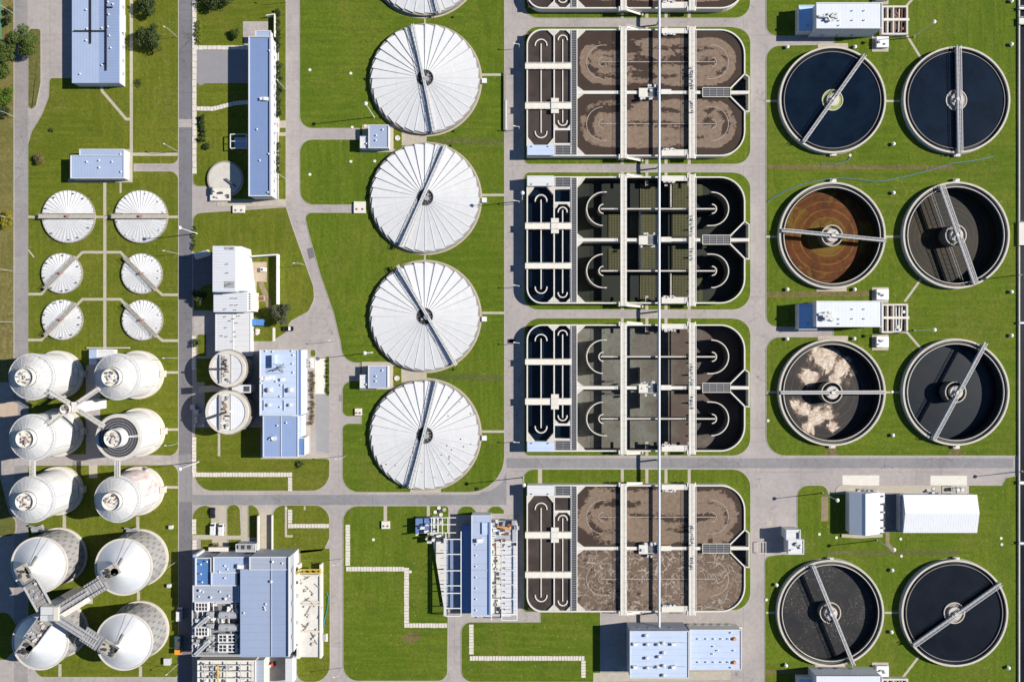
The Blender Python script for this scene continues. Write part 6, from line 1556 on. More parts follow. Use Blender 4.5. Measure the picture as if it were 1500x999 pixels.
for (a, c, l) in (((285, 921), (306, 903.5), 'northern white sloping stair duct on the roof deck'), ((286, 959), (307, 939), 'southern white sloping stair duct on the roof deck')):
    A, B = P(*a, hd + 1), P(*c, hd + 3); r = thing('stair_duct', l, 'duct', (A.x, A.y, hd)); MB().bar(A, B, 1.4, .5).build('flight', STEEL_L, r)
    n = Vector((-(B - A).y, (B - A).x, 0)).normalized()
    for s in (-1, 1): MB().bar(A + n * s * .7 + Vector((0, 0, .9)), B + n * s * .7 + Vector((0, 0, .9)), .1, .1).build('rail', WHITE, r)
for k in range(95):
    x = random.uniform(284, 351); y = random.uniform(882, 958); q = P(x, y, hd + .2)
    m = random.choice((STEEL_L, WHITE, STEEL, GREY, CONC_W, DARK)); mb = MB()
    if k % 3 == 0: mb.tube([q + Vector((0, 0, .7)), q + Vector((random.uniform(2, 7), 0, .7))], random.uniform(.14, .3), 8)
    elif k % 3 == 1: mb.tube([q + Vector((0, 0, .9)), q + Vector((0, random.uniform(2, 5), .9))], random.uniform(.12, .26), 8)
    else: mb.box(q.x, q.y, hd + .01, random.uniform(.7, 2.4), random.uniform(.6, 1.7), random.uniform(.5, 1.5))
    mb.build('deck_pipe' if k % 3 < 2 else 'deck_unit', m, b)
for y in (889, 907.5, 926, 944): MB().box(*P(292, y, hd)[:2], hd + .01, 2.4, 1.3, 1.2).build('deck_unit', WHITE, b)
for k in range(9): q = P(340 + random.uniform(-6, 9), 890 + random.uniform(-6, 4), hd); MB().box(q.x, q.y, hd + .01, random.uniform(.5, 1.2), random.uniform(.5, 1.6), random.uniform(.6, 2.2)).build('deck_unit', random.choice((WHITE, STEEL_L)), b)
# roof plant on the north face
block(b, 346, 797, 374, 807.5, 5.2, STEEL, WALL_G, .2); 
for k in range(5): MB().box(*P(352 + k * 4.5, 800.5, 5.2)[:2], 5.2, .9, 1.6, 1.0).build('louvred_unit', DARK if k % 2 else GREY, b)
block(b, 306, 802, 334, 807, 2.6, CONC_W, WALL_C)
MB().bar(P(378.6, 755, 2), P(378.6, 806, 2), .4, 2.2).build('ramp_wall', CONC, b); MB().bar(P(399, 754, 1.2), P(399, 806, 1.2), .4, 1.4).build('ramp_wall', CONC_W, b)
# annex south: concrete deck with frames
b = bldg('cream concrete deck crowded with white frames, south end of the big plant', 330, 985, 'concrete_deck', 'deck')
block(b, 290, 967, 374, 1040, 8.4, CONC_W, WALL_C, .25, cop=CONC_W); block(b, 374.4, 967, 386, 1040, 7.4, ROOF_GREY, WALL_C)
fr = MB()
for x in (299, 312, 331, 352, 368): MB().bar(P(x, 970, 9.8), P(x, 1030, 9.8), .28, .3).build('frame_beam', STEEL, b)
for y in (974, 983, 993): MB().bar(P(292, y, 9.5), P(372, y, 9.5), .3, .4).build('frame_beam', STEEL_L, b)
MB().bar(P(319, 974, 9.9), P(319, 1030, 9.9), .6, .4).build('crane_beam', YELLOW, b)
for k in range(26): q = P(random.uniform(293, 371), random.uniform(971, 999), 8.4); MB().box(q.x, q.y, 8.41, random.uniform(.5, 2.4), random.uniform(.4, 1.4), random.uniform(.4, 1.3)).build('deck_unit', random.choice((GREY, STEEL, STEEL_L, DARK, CONC_D)), b)
p = P(410, 982); r = thing('loading_wall', 'pale concrete wing wall beside the shaded loading bay south of the big plant', 'wall', (p.x, p.y, 0)); lx, ly, hx, hy = rect(418, 964, 428, 1003, 6); MB().prism([(lx, ly), (hx, ly), (hx, hy), (lx, hy)], 0, 6).build('wall', WALL_W, r)
p = P(399.5, 972); r = thing('fire_hydrant_cart', 'small red and white cart in the loading bay south of the big plant', 'cart', (p.x, p.y, 0)); MB().box(0, 0, .4, 1.6, 1.2, .8, .5).build('body', RED, r, loc=(0, 0, 0)); MB().box(-1.0, -.5, .4, 1.1, .9, .9, .5).build('tank', WHITE, r, loc=(0, 0, 0))
for dx, dy in ((-.9, .5), (.7, .9), (.9, -.4), (-.5, -.9)): MB().cyl(dx, dy, 0, .4, .3, n=10).build('wheel', RUBBER, r, loc=(0, 0, 0))
# open tanks on the east side of the plant
p = P(454, 903); r = thing('filter_tanks', 'cream open-top concrete tanks with pipework along the east side of the plant', 'tank', (p.x, p.y, 0))
hq = 2.6; W2 = lambda x, y: tuple(P(x, y, hq)[:2])
CRE = plain('cream_concrete', (.56, .54, .49), .9, .13, .3, dirt=.35, dirtcol=(.42, .37, .29))
MB().prism([W2(439, 842), W2(469.5, 842), W2(469.5, 962), W2(439, 962)], 0, hq).build('body', CRE, r)
MB().wall([W2(437.5, 826), W2(437.5, 963)], 1.2, 0, hq + 1.0).build('side_wall', CONC_W, r); MB().wall([W2(470, 826), W2(470, 963)], .8, 0, hq + .6).build('side_wall', CONC_W, r)
for y in (842, 881, 885, 924): MB().wall([W2(438.5, y), W2(469.6, y)], .7, hq - .5, hq + .5).build('partition', CONC, r)
for k in range(30):
    x, y = random.uniform(441, 467), random.uniform(846, 960); a = Vector((*W2(x, y), hq + .4)); d = Vector((random.uniform(-1, 1), random.uniform(-1, 1), 0)).normalized() * random.uniform(2, 6)
    MB().tube([a, a + d], .12, 6).build('pipe', random.choice((DARK, RUST, GREY)), r) if k % 2 else MB().cyl(a.x, a.y, hq, hq + .7, random.uniform(.3, .8), n=14).build('hatch', random.choice((CONC, STEEL_L, CONC_W)), r)
for k in range(20): q = W2(436.5 + random.uniform(-1, 1), 832 + k * 6.5); MB().box(q[0], q[1], 0, random.uniform(.4, 1), random.uniform(.5, 1.5), hq + random.uniform(.2, 1.6)).build('side_fitting', random.choice((DARK, RUST, STEEL, GREY)), r)
p = P(454, 835); r = thing('gantry_crane', 'yellow gantry crane spanning the north end of the cream tanks', 'crane', (p.x, p.y, 0))
for y in (834, 839): MB().bar(P(437, y, 5), P(470.5, y, 5), .45, .5).build('girder', YELLOW, r)
for i in range(8): x = 438 + i * 4.4; MB().bar(P(x, 834, 5), P(x + (4.4 if i % 2 else 0), 839, 5.02), .2, .2).build('brace', YELLOW, r)
for x in (437.5, 470): MB().box(*P(x, 836.5, 2)[:2], 0, .4, 1.4, 4.75).build('leg', YELLOW, r)
p = P(475, 931); r = thing('pump_cabinet', 'grey cabinet beside the southern part of the cream tanks', 'cabinet', (p.x, p.y, .1)); MB().box(0, 0, 0, 1.9, 2.6, 1.7).build('case', GREY, r, loc=(0, 0, 0)); MB().box(.9, -.5, 0, 1.2, 3.2, .5).build('base', CONC_W, r, loc=(0, 0, 0))
def hose(pts, label, m=HOSE, r=.17):
    a = P(*pts[0]); o = MB().tube([P(x, y, .32) for x, y in pts], r, 6).build('hose', m, loc=(a.x, a.y, .32)); tag(o, label, 'hose')
hose([(478, 868), (481, 874), (480, 886), (478, 898), (475, 908), (474, 920)], 'teal hose on the grass beside the cream tanks', plain('teal_hose', (.03, .17, .20), .6, .1, 1), .22)
hose([(1124, 295.5), (1134, 289), (1150, 280), (1172, 271), (1205, 263.5), (1228, 261), (1255, 263), (1280, 266.5), (1300, 264.5), (1330, 258), (1365, 249), (1395, 239.5), (1425, 236), (1455, 230)], 'long pale-blue hose winding past the rust-brown clarifier')
hose([(1203, 241), (1212, 239.5), (1222, 241), (1233, 239), (1241, 236), (1246, 230)], 'short pale-blue hose just below the algae-green clarifier')
# ---------------------------------------------------------------- screening plant with shade-blue channels
b = bldg('screening plant of blue shaded channels and white pipe frames, west of the threaded foam basin', 700, 830, 'screening_plant', 'plant')
block(b, 691, 755, 719, 902, 6.6, plain('screen_roof', (.35, .41, .54), .6, .05, .3, seam=(1, 5.6, .03, .3)), WALL_W, .1)
MB().bar(P(692, 835, 6.75), P(718, 835, 6.75), .25, .25).build('roof_joint', WALL_G, b)
vents(b, [(697.5, y, .75) for y in (797, 813, 829, 845, 861, 877, 893)], 6.6, vent_me, 'roof_vent'); vents(b, [(702.5, 791, 1.2)], 6.6, unit_me, 'roof_unit')
lx, ly, hx, hy = rect(706, 765, 714, 782, 6.7); MB().prism([(lx, ly), (hx, ly), (hx, hy), (lx, hy)], 6.61, 7.2).build('roof_hatch', ROOF_LITE, b)
DB = plain('shade_blue_deck', (.10, .22, .46), .6, .08, .4, dirt=.3, dirtcol=(.08, .18, .42))  # white cover given the blue it takes on in shadow
lx, ly, hx, hy = rect(675.5, 770, 690.6, 896, 2.0); MB().prism([(lx, ly), (hx, ly), (hx, hy), (lx, hy)], 0, 2.0).build('channel_cover', DB, b)
lx, ly, hx, hy = rect(653.5, 789, 675.2, 892, 1.0); MB().prism([(lx, ly), (hx, ly), (hx, hy), (lx, hy)], 0, 1.0).build('channel_cover', plain('blue_grey_deck', (.17, .22, .33), .7, .2, .5, dirt=.5, dirtcol=(.28, .29, .31)), b)
MB().prism([tuple(P(x, y, 1.3)[:2]) for x, y in ((633.5, 790), (653, 786), (653.2, 889), (650, 889))], 0, 1.3).build('side_slab', CRE, b)
MB().prism([tuple(P(x, y, 3.4)[:2]) for x, y in ((608.5, 760), (632, 759), (632, 781), (608.5, 781))], 0, 3.0).build('inlet_deck', plain('inlet_blue', (.10, .17, .36), .7, .25, .6, dirt=.5, dirtcol=(.4, .4, .42)), b)
MB().prism([tuple(P(x, y, 3.6)[:2]) for x, y in ((632.4, 758), (641, 758), (641, 782), (632.4, 782))], 0, 3.6).build('inlet_deck', CRE, b)
for k in range(20): q = P(random.uniform(610, 652), random.uniform(761, 795), 3.4); MB().box(q.x, q.y, 1, random.uniform(.5, 2.2), random.uniform(.4, 1.3), random.uniform(2.2, 4.2), random.uniform(-.2, .2)).build('screen_unit', random.choice((STEEL_L, WHITE, GREY, CONC_W, DARK)), b)
lx, ly, hx, hy = rect(719.5, 763, 757.5, 901, 3.6)
MB().prism([(lx, ly), (hx, ly), (hx, hy), (lx, hy)], 0, 3.2).build('channel_body', WALL_G, b)
MB().bar(P(716.8, 765, 6.9), P(716.8, 900, 6.9), .5, .4).build('roof_edge', plain('edge_blue', (.10, .22, .5), .6, .1, 1), b)
# separate cover planks of the east channel
for k in range(17):
    y0 = 793 + k * 6.3; a = rect(735, y0, 757, y0 + 5.9, 3.5); MB().box((a[0] + a[2]) / 2, (a[1] + a[3]) / 2, 3.2, a[2] - a[0], a[3] - a[1], .25 + random.uniform(0, .06)).build('cover_plank', plain('plank_grey', (.52, .53, .56), .7, .08, .5) if k == 0 else bpy.data.materials['plank_grey'], b)
for k in range(9):
    y0 = 789 + k * 12.3; a = rect(720.5, y0, 734, y0 + 11.6, 3.45); MB().box((a[0] + a[2]) / 2, (a[1] + a[3]) / 2, 3.2, a[2] - a[0], a[3] - a[1], .2 + random.uniform(0, .06)).build('cover_plank', CRE, b)
for k in range(24): q = P(random.uniform(720, 757), random.uniform(760, 800), 3.3); MB().box(q.x, q.y, 3.2, random.uniform(.5, 2.6), random.uniform(.4, 1.6), random.uniform(.5, 2.0), random.uniform(-.1, .1)).build('screen_unit', random.choice((STEEL_L, WHITE, CONC_W, RUST, CRE, GREY)), b)
for k in range(14): q = P(727 + random.uniform(-4, 4), 808 + k * 6.4, 3.4); MB().box(q.x, q.y, 3.4, random.uniform(.4, 1.4), random.uniform(.5, 1.6), random.uniform(.3, 1.2)).build('screen_unit', random.choice((DARK, GREY, WHITE, CONC)), b)
for k in range(12): q = P(739, 797 + k * 8.6, 3.5); MB().box(q.x, q.y, 3.5, .35, .35, 1.0).build('lifting_post', DARK, b)
MB().box(*P(742, 897, 4)[:2], 3.2, PX(13), PX(10), 1.3).build('control_hut', WALL_W, b)
MB().bar(P(728, 771, 5.5), P(748, 774, 5.5), .5, .5).build('hoist_beam', ORANGE, b)
def frame_line(name, pts, m=WHITE, w=.34):
    q = MB()
    for a, c in zip(pts, pts[1:]): q.bar(a, c, w, w)
    return q.build(name, m, b)
for x in (653.2, 675.4): frame_line('frame_rail', [P(x, 778, 4.8), P(x, 902, 4.8)])
for y in (789.5, 811.5, 835.5, 857.5, 868.5, 890.5, 902): frame_line('frame_cross', [P(653.2, y, 4.9), P(675.4, y, 4.9)])
for x in (653.2, 675.4):
    for y in (789.5, 835.5, 868.5, 901): q = P(x, y, 4.6); MB().box(q.x, q.y, 0, .25, .25, 4.65).build('frame_post', STEEL_L, b)
for x in (720, 757.5): frame_line('frame_rail', [P(x, 766, 4.9), P(x, 908, 4.9)])
for y in (794, 814, 835, 856, 877, 900): frame_line('frame_cross', [P(720, y, 5.0), P(757.5, y, 5.0)], w=.28)
for x in (632, 642, 648, 656): frame_line('frame_rail', [P(x, 758, 5.6), P(x, 780, 5.6)], w=.28)
for y in (758, 768, 780): frame_line('frame_cross', [P(630, y, 5.7), P(668, y, 5.7)], w=.28)
frame_line('frame_rail', [P(735, 790, 5.4), P(735, 908, 5.4)], w=.3); frame_line('frame_cross', [P(735, 908, 5.3), P(757.5, 908, 5.3)], w=.3); frame_line('frame_cross', [P(735, 899, 5.3), P(757.5, 899, 5.3)], w=.3)
MB().bar(P(651.8, 788, 5.3), P(651.8, 902, 5.3), 1.0, .15).build('walkway', STEEL_L, b)
for k in range(10): q = P(651.5, 795 + k * 11, 5.1); frame_line('walkway_bracket', [q + Vector((-1.8, 0, 0)), q + Vector((1.4, 0, .05))], DARK, .14)
# two fan shaped lids by the path
p = P(644.5, 748.5); r = thing('lid_cluster', 'cluster of cream round lids around a black box north of the screening plant', 'covers', (p.x, p.y, .1))
for t in (.5, 1.8, 3.4, 4.9): MB().cyl(2.0 * math.cos(t), 1.4 * math.sin(t), 0, .3, .8, .75, 16).build('lid', CONC_W if t > 1 else PATHM, r, loc=(0, 0, 0))
MB().box(.2, .1, 0, 1.3, 1.2, .8).build('box', DARK, r, loc=(0, 0, 0))

# ---------------------------------------------------------------- lamps
def tall_lamp(base, head, h, label, kind='globe'):
    p = P(*base); q = P(*head, h)
    q = Vector((p.x + max(-1.2, min(1.2, q.x - p.x)), p.y + max(-1.2, min(1.2, q.y - p.y)), h))   # poles stand almost upright
    r = thing('light_mast', label, 'lamp', (p.x, p.y, 0), 'tall light masts')
    m = MB(); d = q - p; 
    vs = []; m.tube([p, p + Vector((0, 0, .5))], .34, 10)
    m.build('base', CONC, r)
    m = MB(); n = 10
    for z, rad in ((.4, .2), (h, .11)):
        for k in range(n): m.v.append((p.x + rad * math.cos(2 * PI * k / n), p.y + rad * math.sin(2 * PI * k / n), z))
    m.f += [(k, (k + 1) % n, n + (k + 1) % n, n + k) for k in range(n)] + [tuple(range(n, 2 * n))]; m.m += [0] * (n + 1)
    m.build('pole', WHITE, r)
    MB().cyl(p.x, p.y, h - .1, h + .3, .55, .75, 14).cyl(p.x, p.y, h + .3, h + .65, .75, .2, 14).build('lamp_head', WHITE, r)
TL = [((548, 172), 18.3, 'tall light mast on the grass just above the northern small hut'), ((288.6, 342.4), 16.6, 'tall light mast by the dark road opposite the larger fan-covered tank'),
      ((291, 676.3), 18.0, 'tall light mast by the slab path south of the round concrete tanks'), ((545.4, 516.3), 16.5, 'tall light mast on the grass just above the southern small hut'),
      ((764.6, 294.5), 17.2, 'tall light mast at the west wall of the drained grid basin'), ((766.6, 699), 17.2, 'tall light mast at the north-west corner of the threaded foam basin'),
      ((1338.6, 55), 15.5, 'tall light mast at the chamber of the northern pump hall'), ((1339, 484), 15.5, 'tall light mast at the chamber of the middle pump hall'),
      ((1284.3, 791), 14.5, 'tall light mast south of the small gabled shed'), ((1205, 722), 14.5, 'tall light mast west of the small gabled shed'),
      ((1494, 403), 14, 'tall light mast on the channel edge beside the olive drained clarifier'), ((1496.5, 690), 14, 'tall light mast where the cross road meets the channel')]
for base, h, l in TL: tall_lamp(base, base, h, l)
def street_lamp(base, adir, h, label, arm=1.8):
    p = P(*base); r = thing('street_lamp', label, 'lamp', (p.x, p.y, 0), 'street lamps')
    a = math.radians(adir); d = Vector((math.cos(a), math.sin(a), 0))
    MB().tube([p, p + Vector((0, 0, h))], .08, 8).build('pole', STEEL_L, r)
    MB().tube([p + Vector((0, 0, h - .05)), p + d * arm * .5 + Vector((0, 0, h + .35)), p + d * arm + Vector((0, 0, h + .3))], .06, 6).build('arm', STEEL_L, r)
    MB().bar(p + d * (arm - .2) + Vector((0, 0, h + .28)), p + d * (arm + .7) + Vector((0, 0, h + .28)), .32, .18).build('lamp_head', WHITE, r)
SL = [((21, 21), 180, 8, 'street lamp at the very north-west corner, near the green fence'), ((22, 172), 180, 8, 'street lamp on the west road beside the bending tree row'), ((260, 55), 150, 8, 'street lamp by the dark road opposite the slab pavement'),
      ((260, 222), 150, 8, 'street lamp where the small spur meets the dark road'), ((20, 321), 180, 8, 'street lamp beside the yellow bush'), ((18.5, 397), 180, 8, 'street lamp on the west verge level with the middle fan-covered tanks'),
      ((20, 472), 180, 8, 'street lamp on the west verge just above the digesters'), ((260, 372), 170, 8, 'street lamp between the dark road and the fan-covered tanks'), ((260, 524), 180, 8, 'street lamp by the rust-streaked digester'),
      ((261, 649), 180, 7, 'street lamp by the digester with the black roof'), ((259, 822), 220, 7, 'street lamp by the road beside the bright north-eastern silo'), ((261, 972), 220, 7, 'street lamp at the bottom of the silo yard'),
      ((420, 133), 130, 8, 'street lamp beside the hedge of the office block'), ((420, 4), 150, 8, 'street lamp at the top of the pale road'), ((418, 262), 150, 8, 'street lamp near the south end of the office block'), ((446, 388.5), 180, 8, 'street lamp by the dark patch on the bending road'),
      ((497, 499), 180, 8, 'street lamp at the widest part of the bending road'), ((502.5, 818), 190, 8, 'street lamp over the road beside the upper zigzag slab path'), ((502.8, 977.5), 190, 8, 'street lamp over the road near the bottom of the big lawn'), ((506, 667.5), 180, 8, 'street lamp by the southernmost covered tank')]
for s in SL: street_lamp(*s)
for y, l in ((71.5, 'bracket lamp at the north-west of the northern complete basin'), (190.5, 'bracket lamp at the south-west of the northern complete basin'), (298, 'bracket lamp beside the tall mast of the drained basin'), (420, 'bracket lamp at the south-west of the drained basin'),
              (502.5, 'bracket lamp at the north-west of the sediment basin'), (646, 'bracket lamp at the south-west of the sediment basin')):
    p = P(760.5, y); r = thing('bracket_lamp', l, 'lamp', (p.x, p.y, 0), 'bracket lamps along the basins')
    MB().tube([p, p + Vector((0, 0, 4.6))], .12, 8).build('pole', WHITE, r); MB().bar(p + Vector((0, 0, 4.6)), p + Vector((-1.9, .25, 4.9)), .16, .14).build('arm', WHITE, r); MB().bar(p + Vector((-1.7, .22, 4.9)), p + Vector((-2.4, .3, 4.9)), .42, .2).build('lamp_head', WHITE, r)
# mushroom vents on the eastern lawns
mv = None
for x, y, l in ((1153.5, 69, 'north-west of the algae-green clarifier'), (1252.5, 69, 'north-east of the algae-green clarifier'), (1482, 1.5, 'in the top corner by the channel'), (1482, 65, 'by the channel north of the upright-bridge clarifier'),
                (1309, 211, 'on the lawn between the two northern clarifiers'), (1309, 282.5, 'on the lawn between the rust-brown and olive clarifiers'), (1153.5, 424, 'south-west of the rust-brown clarifier'), (1252, 424, 'south-east of the rust-brown clarifier'),
                (1482, 427.5, 'by the channel south of the olive clarifier'), (1482, 491.5, 'by the channel north of the murky clarifier'), (1153.3, 496.5, 'north-west of the scum-raft clarifier'), (1251.5, 496, 'north-east of the scum-raft clarifier'),
                (1308, 637.5, 'on the lawn between the scum-raft and murky clarifiers'), (1137.5, 856.5, 'north-west of the speckled clarifier'), (1307, 835, 'between the two southern clarifiers, the upper one'), (1306, 925.5, 'between the two southern clarifiers, the lower one'),
                (1151.5, 974.5, 'south-west of the speckled clarifier'), (1477.5, 978, 'at the bottom corner by the channel')):
    p = P(x, y, 1)
    if mv is None:
        mv = thing('mushroom_vent', '', 'vent', (p.x, p.y, .1), 'mushroom vents on the clarifier lawns')
        MB().cyl(0, 0, 0, .9, .28, n=10).build('stem', STEEL_L, mv, loc=(0, 0, 0)); MB().cyl(0, 0, .85, 1.1, .75, .72, 16).cyl(0, 0, 1.1, 1.45, .72, .2, 16).build('cap', WHITE, mv, loc=(0, 0, 0)); MB().box(.5, .4, 0, .4, .4, .5).build('junction_box', STEEL_L, mv, loc=(0, 0, 0))
        v = mv
    else: v = dup(mv, (p.x, p.y, .1), random.uniform(0, 6))
    v['label'] = 'white mushroom vent ' + l
# small covers and lids scattered on lawns
lid_me = MB().cyl(0, 0, 0, .18, .62, .58, 14).mesh('lawn_cover', CONC_W)
for k, (x, y, l) in enumerate(((516, 187, 'below the northern tall mast'), (535, 185, 'just above the northern small hut'), (514, 237, 'in the lawn below the northern hut'), (549, 236.5, 'between the northern hut and the second tank'), (454, 256, 'near the start of the lower spur road'),
      (1367, 716, 'right of the tank cage'), (1466, 788, 'in the lawn near the channel beside the long shed'), (1320, 814, 'on the worn track between the southern clarifiers'), (1200, 782, 'in the lawn left of the gabled shed'), (1225, 787, 'by the slanting kerb wall'),
      (1319, 789, 'in the lawn under the long white shed'), (1125, 616, 'by the road beside the scum-raft clarifier'), (1122.5, 878, 'by the road beside the speckled clarifier'), (1245, 228, 'below the algae-green clarifier'), (1307, 574, 'on the path between the third-row clarifiers'),
      (601, 837, 'beside the bend of the zigzag slab path'), (547, 790, 'in the lawn right of the upper slab path'), (454, 103, 'in the upper lawn by the pale road'), (514, 108, 'in the upper lawn left of the first complete tank'), (1467, 797, 'a little lower in the lawn near the channel'))):
    p = P(x, y); o = inst('lawn_cover', lid_me, None, (p.x, p.y, .105)); tag(o, 'small pale round cover ' + l, 'cover', 'lids set in the lawns')

# ---------------------------------------------------------------- vehicles
def vehicle(name, label, cat, x, y, rot, L, Wd, Ht, body, kind='van', group=None):
    p = P(x, y); r = thing(name, label, cat, (p.x, p.y, .01), group, rot); G = (0, 0, 0)
    def hull(prof, w0, w1, nm, m):
        mb = MB(); n = len(prof)
        for (s, (u, z)) in [(s, q) for s in (-1, 1) for q in prof]:
            mb.v.append((u * L / 2, s * (w0 + (w1 - w0) * (z / Ht)) / 2, z))
        mb.f += [tuple(range(n - 1, -1, -1)), tuple(range(n, 2 * n))] + [(i, (i + 1) % n, n + (i + 1) % n, n + i) for i in range(n)]; mb.m += [0] * (n + 2)
        return mb.build(nm, m, r, loc=G)
    if kind == 'van': hull([(-.98, .35), (1.0, .35), (1.0, .95), (.80, 1.15), (.48, Ht), (-.94, Ht), (-1, Ht * .8)], Wd, Wd * .86, 'body', body); ws, wr = (.80, 1.12, .50, Ht - .06), None
    elif kind == 'car':
        hull([(-1, .35), (1, .35), (1, .75), (.55, .92), (-.85, .95), (-1, .8)], Wd, Wd * .94, 'body', body); hull([(.48, .93), (.18, Ht), (-.55, Ht), (-.86, .95)], Wd * .92, Wd * .74, 'cabin', GLASS); hull([(.14, Ht + .01), (.14, Ht + .05), (-.5, Ht + .05), (-.5, Ht + .01)], Wd * .74, Wd * .70, 'roof', body); ws = None
    if kind == 'van':
        mb = MB(); mb.add([(L / 2 * .785, -Wd * .40, 1.2), (L / 2 * .785, Wd * .40, 1.2), (L / 2 * .52, Wd * .38, Ht - .07), (L / 2 * .52, -Wd * .38, Ht - .07)], [(0, 1, 2, 3)])
        mb.v = [(v[0] + .04, v[1], v[2] + .03) for v in mb.v]; mb.build('windscreen', GLASS, r, loc=G)
        for s in (-1, 1): MB().bar((-L * .1, s * Wd * .36, Ht + .03), (L * .12, s * Wd * .36, Ht + .03), .07, .05).build('roof_rail', GREY, r, loc=G)
    for u in (-.62, .62):
        for s in (-1, 1):
            w = MB().tube([(u * L / 2, s * (Wd / 2 - .22), .36), (u * L / 2, s * (Wd / 2 + .01), .36)], .36, 12).build('wheel', RUBBER, r, loc=G)
    for s in (-1, 1):
        MB().box(L / 2 - .01, s * Wd * .36, .6, .06, .3, .16).build('headlight', STEEL_L, r, loc=G)
        MB().box(L * .24, s * (Wd / 2 + .08), 1.0, .16, .2, .16).build('mirror', body, r, loc=G)
    return r
CARD = plain('dark_car_paint', (.02, .025, .035), .25, .1, 1); VANW = plain('white_car_paint', (.62, .62, .62), .3, .03, 1); CARB = plain('black_car_paint', (.012, .012, .014), .25, .1, 1)
vehicle('parked_car', 'dark car parked alone on the lane north of the white vans', 'car', 312.5, 750.5, -PI / 2, 4.4, 1.85, 1.45, CARD, 'car')
vehicle('parked_van', 'western of the two white vans parked side by side', 'van', 313.5, 773.5, PI / 2, 4.9, 2.0, 2.1, VANW, 'van', 'white vans on the lane')
vehicle('parked_van', 'eastern of the two white vans parked side by side', 'van', 325.3, 774.5, PI / 2, 4.8, 1.95, 2.0, VANW, 'van', 'white vans on the lane')
vehicle('parked_van', 'pale van standing in shadow on the dark road beside the silos', 'van', 264.5, 898, PI / 2, 5.3, 2.1, 2.3, VANW, 'van')
vehicle('parked_car', 'black car under the grey tree by the bending road', 'car', 422.5, 481.5, 0, 4.5, 1.85, 1.4, CARB, 'car')
p = P(264, 942); r = thing('parked_truck', 'teal dump truck with an orange cab in the shadow beside the silos', 'truck', (p.x, p.y, .01))
MB().box(0, 1.2, 1.0, 2.5, 5.0, 1.5).build('dump_body', TEAL, r, loc=(0, 0, 0)); MB().box(0, 1.2, 2.5, 2.1, 4.6, .06).build('load', DARK, r, loc=(0, 0, 0)); MB().box(0, -2.6, .6, 2.4, 1.9, 2.1).build('cab', ORANGE, r, loc=(0, 0, 0)); MB().box(0, -3.57, 1.6, 2.1, .06, .8).build('windscreen', GLASS, r, loc=(0, 0, 0)); MB().box(0, 0, .6, 1.0, 7.0, .35).build('chassis', DARK, r, loc=(0, 0, 0))
for yy in (-2.4, 1.5, 2.9):
    for s in (-1, 1): MB().tube([(s * .85, yy, .5), (s * 1.22, yy, .5)], .5, 14).build('wheel', RUBBER, r, loc=(0, 0, 0))
p = P(317, 797); r = thing('forklift', 'small yellow and black forklift by the white vans lane', 'forklift', (p.x, p.y, 0)); MB().box(0, 0, .4, 1.9, 1.1, .9).build('body', YELLOW, r, loc=(0, 0, 0)); MB().box(-.2, 0, 1.9, 1.0, 1.0, .1).build('overhead_guard', DARK, r, loc=(0, 0, 0)); MB().box(1.0, 0, .2, .12, .9, 2.2).build('lift_mast', DARK, r, loc=(0, 0, 0))
for a in (-.65, .25):
    for s in (-1, 1): MB().box(a, s * .45, 1.3, .07, .07, .6).build('guard_post', DARK, r, loc=(0, 0, 0))
for a in (-.6, .6):
    for s in (-1, 1): MB().tube([(a, s * .4, .3), (a, s * .6, .3)], .3, 10).build('wheel', RUBBER, r, loc=(0, 0, 0))
for x, y, l in ((247, 987 - 20, 'grey switch cabinet at the road edge south of the silos'), (252, 771, 'small white box by the road north of the silos'), (249.5, 856.5, 'white marker box by the road between the eastern silos')):
    p = P(x, y); r = thing('cabinet', l, 'cabinet', (p.x, p.y, .1)); s = 2.6 if 'grey' in l else 1.3; MB().box(0, 0, 0, s, s, 1.4).build('case', STEEL if s > 2 else WHITE, r, loc=(0, 0, 0)); MB().box(0, 0, 1.4, s + .15, s + .15, .08).build('lid', STEEL_L, r, loc=(0, 0, 0))
# channel bridges, fence
for y, w, l in ((33, 10, 'upper footbridge over the channel, nearest the top edge'), (343, 34, 'wide concrete footbridge over the channel by the olive clarifier'), (706, 4, 'narrow white pipe bridge over the channel below the cross road'), (794, 3.2, 'thin white pipe bridge over the channel by the long shed'), (473, 3, 'thin white pipe bridge over the channel by the middle pump hall'), (14, 4, 'thin white pipe bridge at the top of the channel')):
    p = P(1500, y); r = thing('footbridge', l, 'bridge', (p.x, p.y, 0)); MB().box(0, 0, .9, PX(20), PX(w), .35).build('deck', CONC_W if w > 5 else WHITE, r, loc=(0, 0, 0))
    rl = MB()
    for s in (-1, 1): rail(rl, [(-PX(10), s * PX(w) / 2), (PX(10), s * PX(w) / 2)], 1.25, 1.0, .08, 2)
    rl.build('handrail', STEEL_L, r, loc=(0, 0, 0)); MB().box(-PX(7), 0, 0, .5, PX(w) * .8, .9).build('pier', CONC, r, loc=(0, 0, 0))
p = P(1.5, 30); r = thing('fence', 'green mesh fence running along the far corner of the west verge', 'fence', (p.x, p.y, 0))
for k in range(9): q = P(.6, -10 + k * 8.5); MB().box(q.x, q.y, 0, .1, .1, 1.6).build('post', TEAL, r)
MB().bar(P(.6, -10, .8), P(.6, 58, .8), .05, 1.4).build('mesh_panel', plain('fence_green', (.06, .15, .10), .7, .1, 1), r)

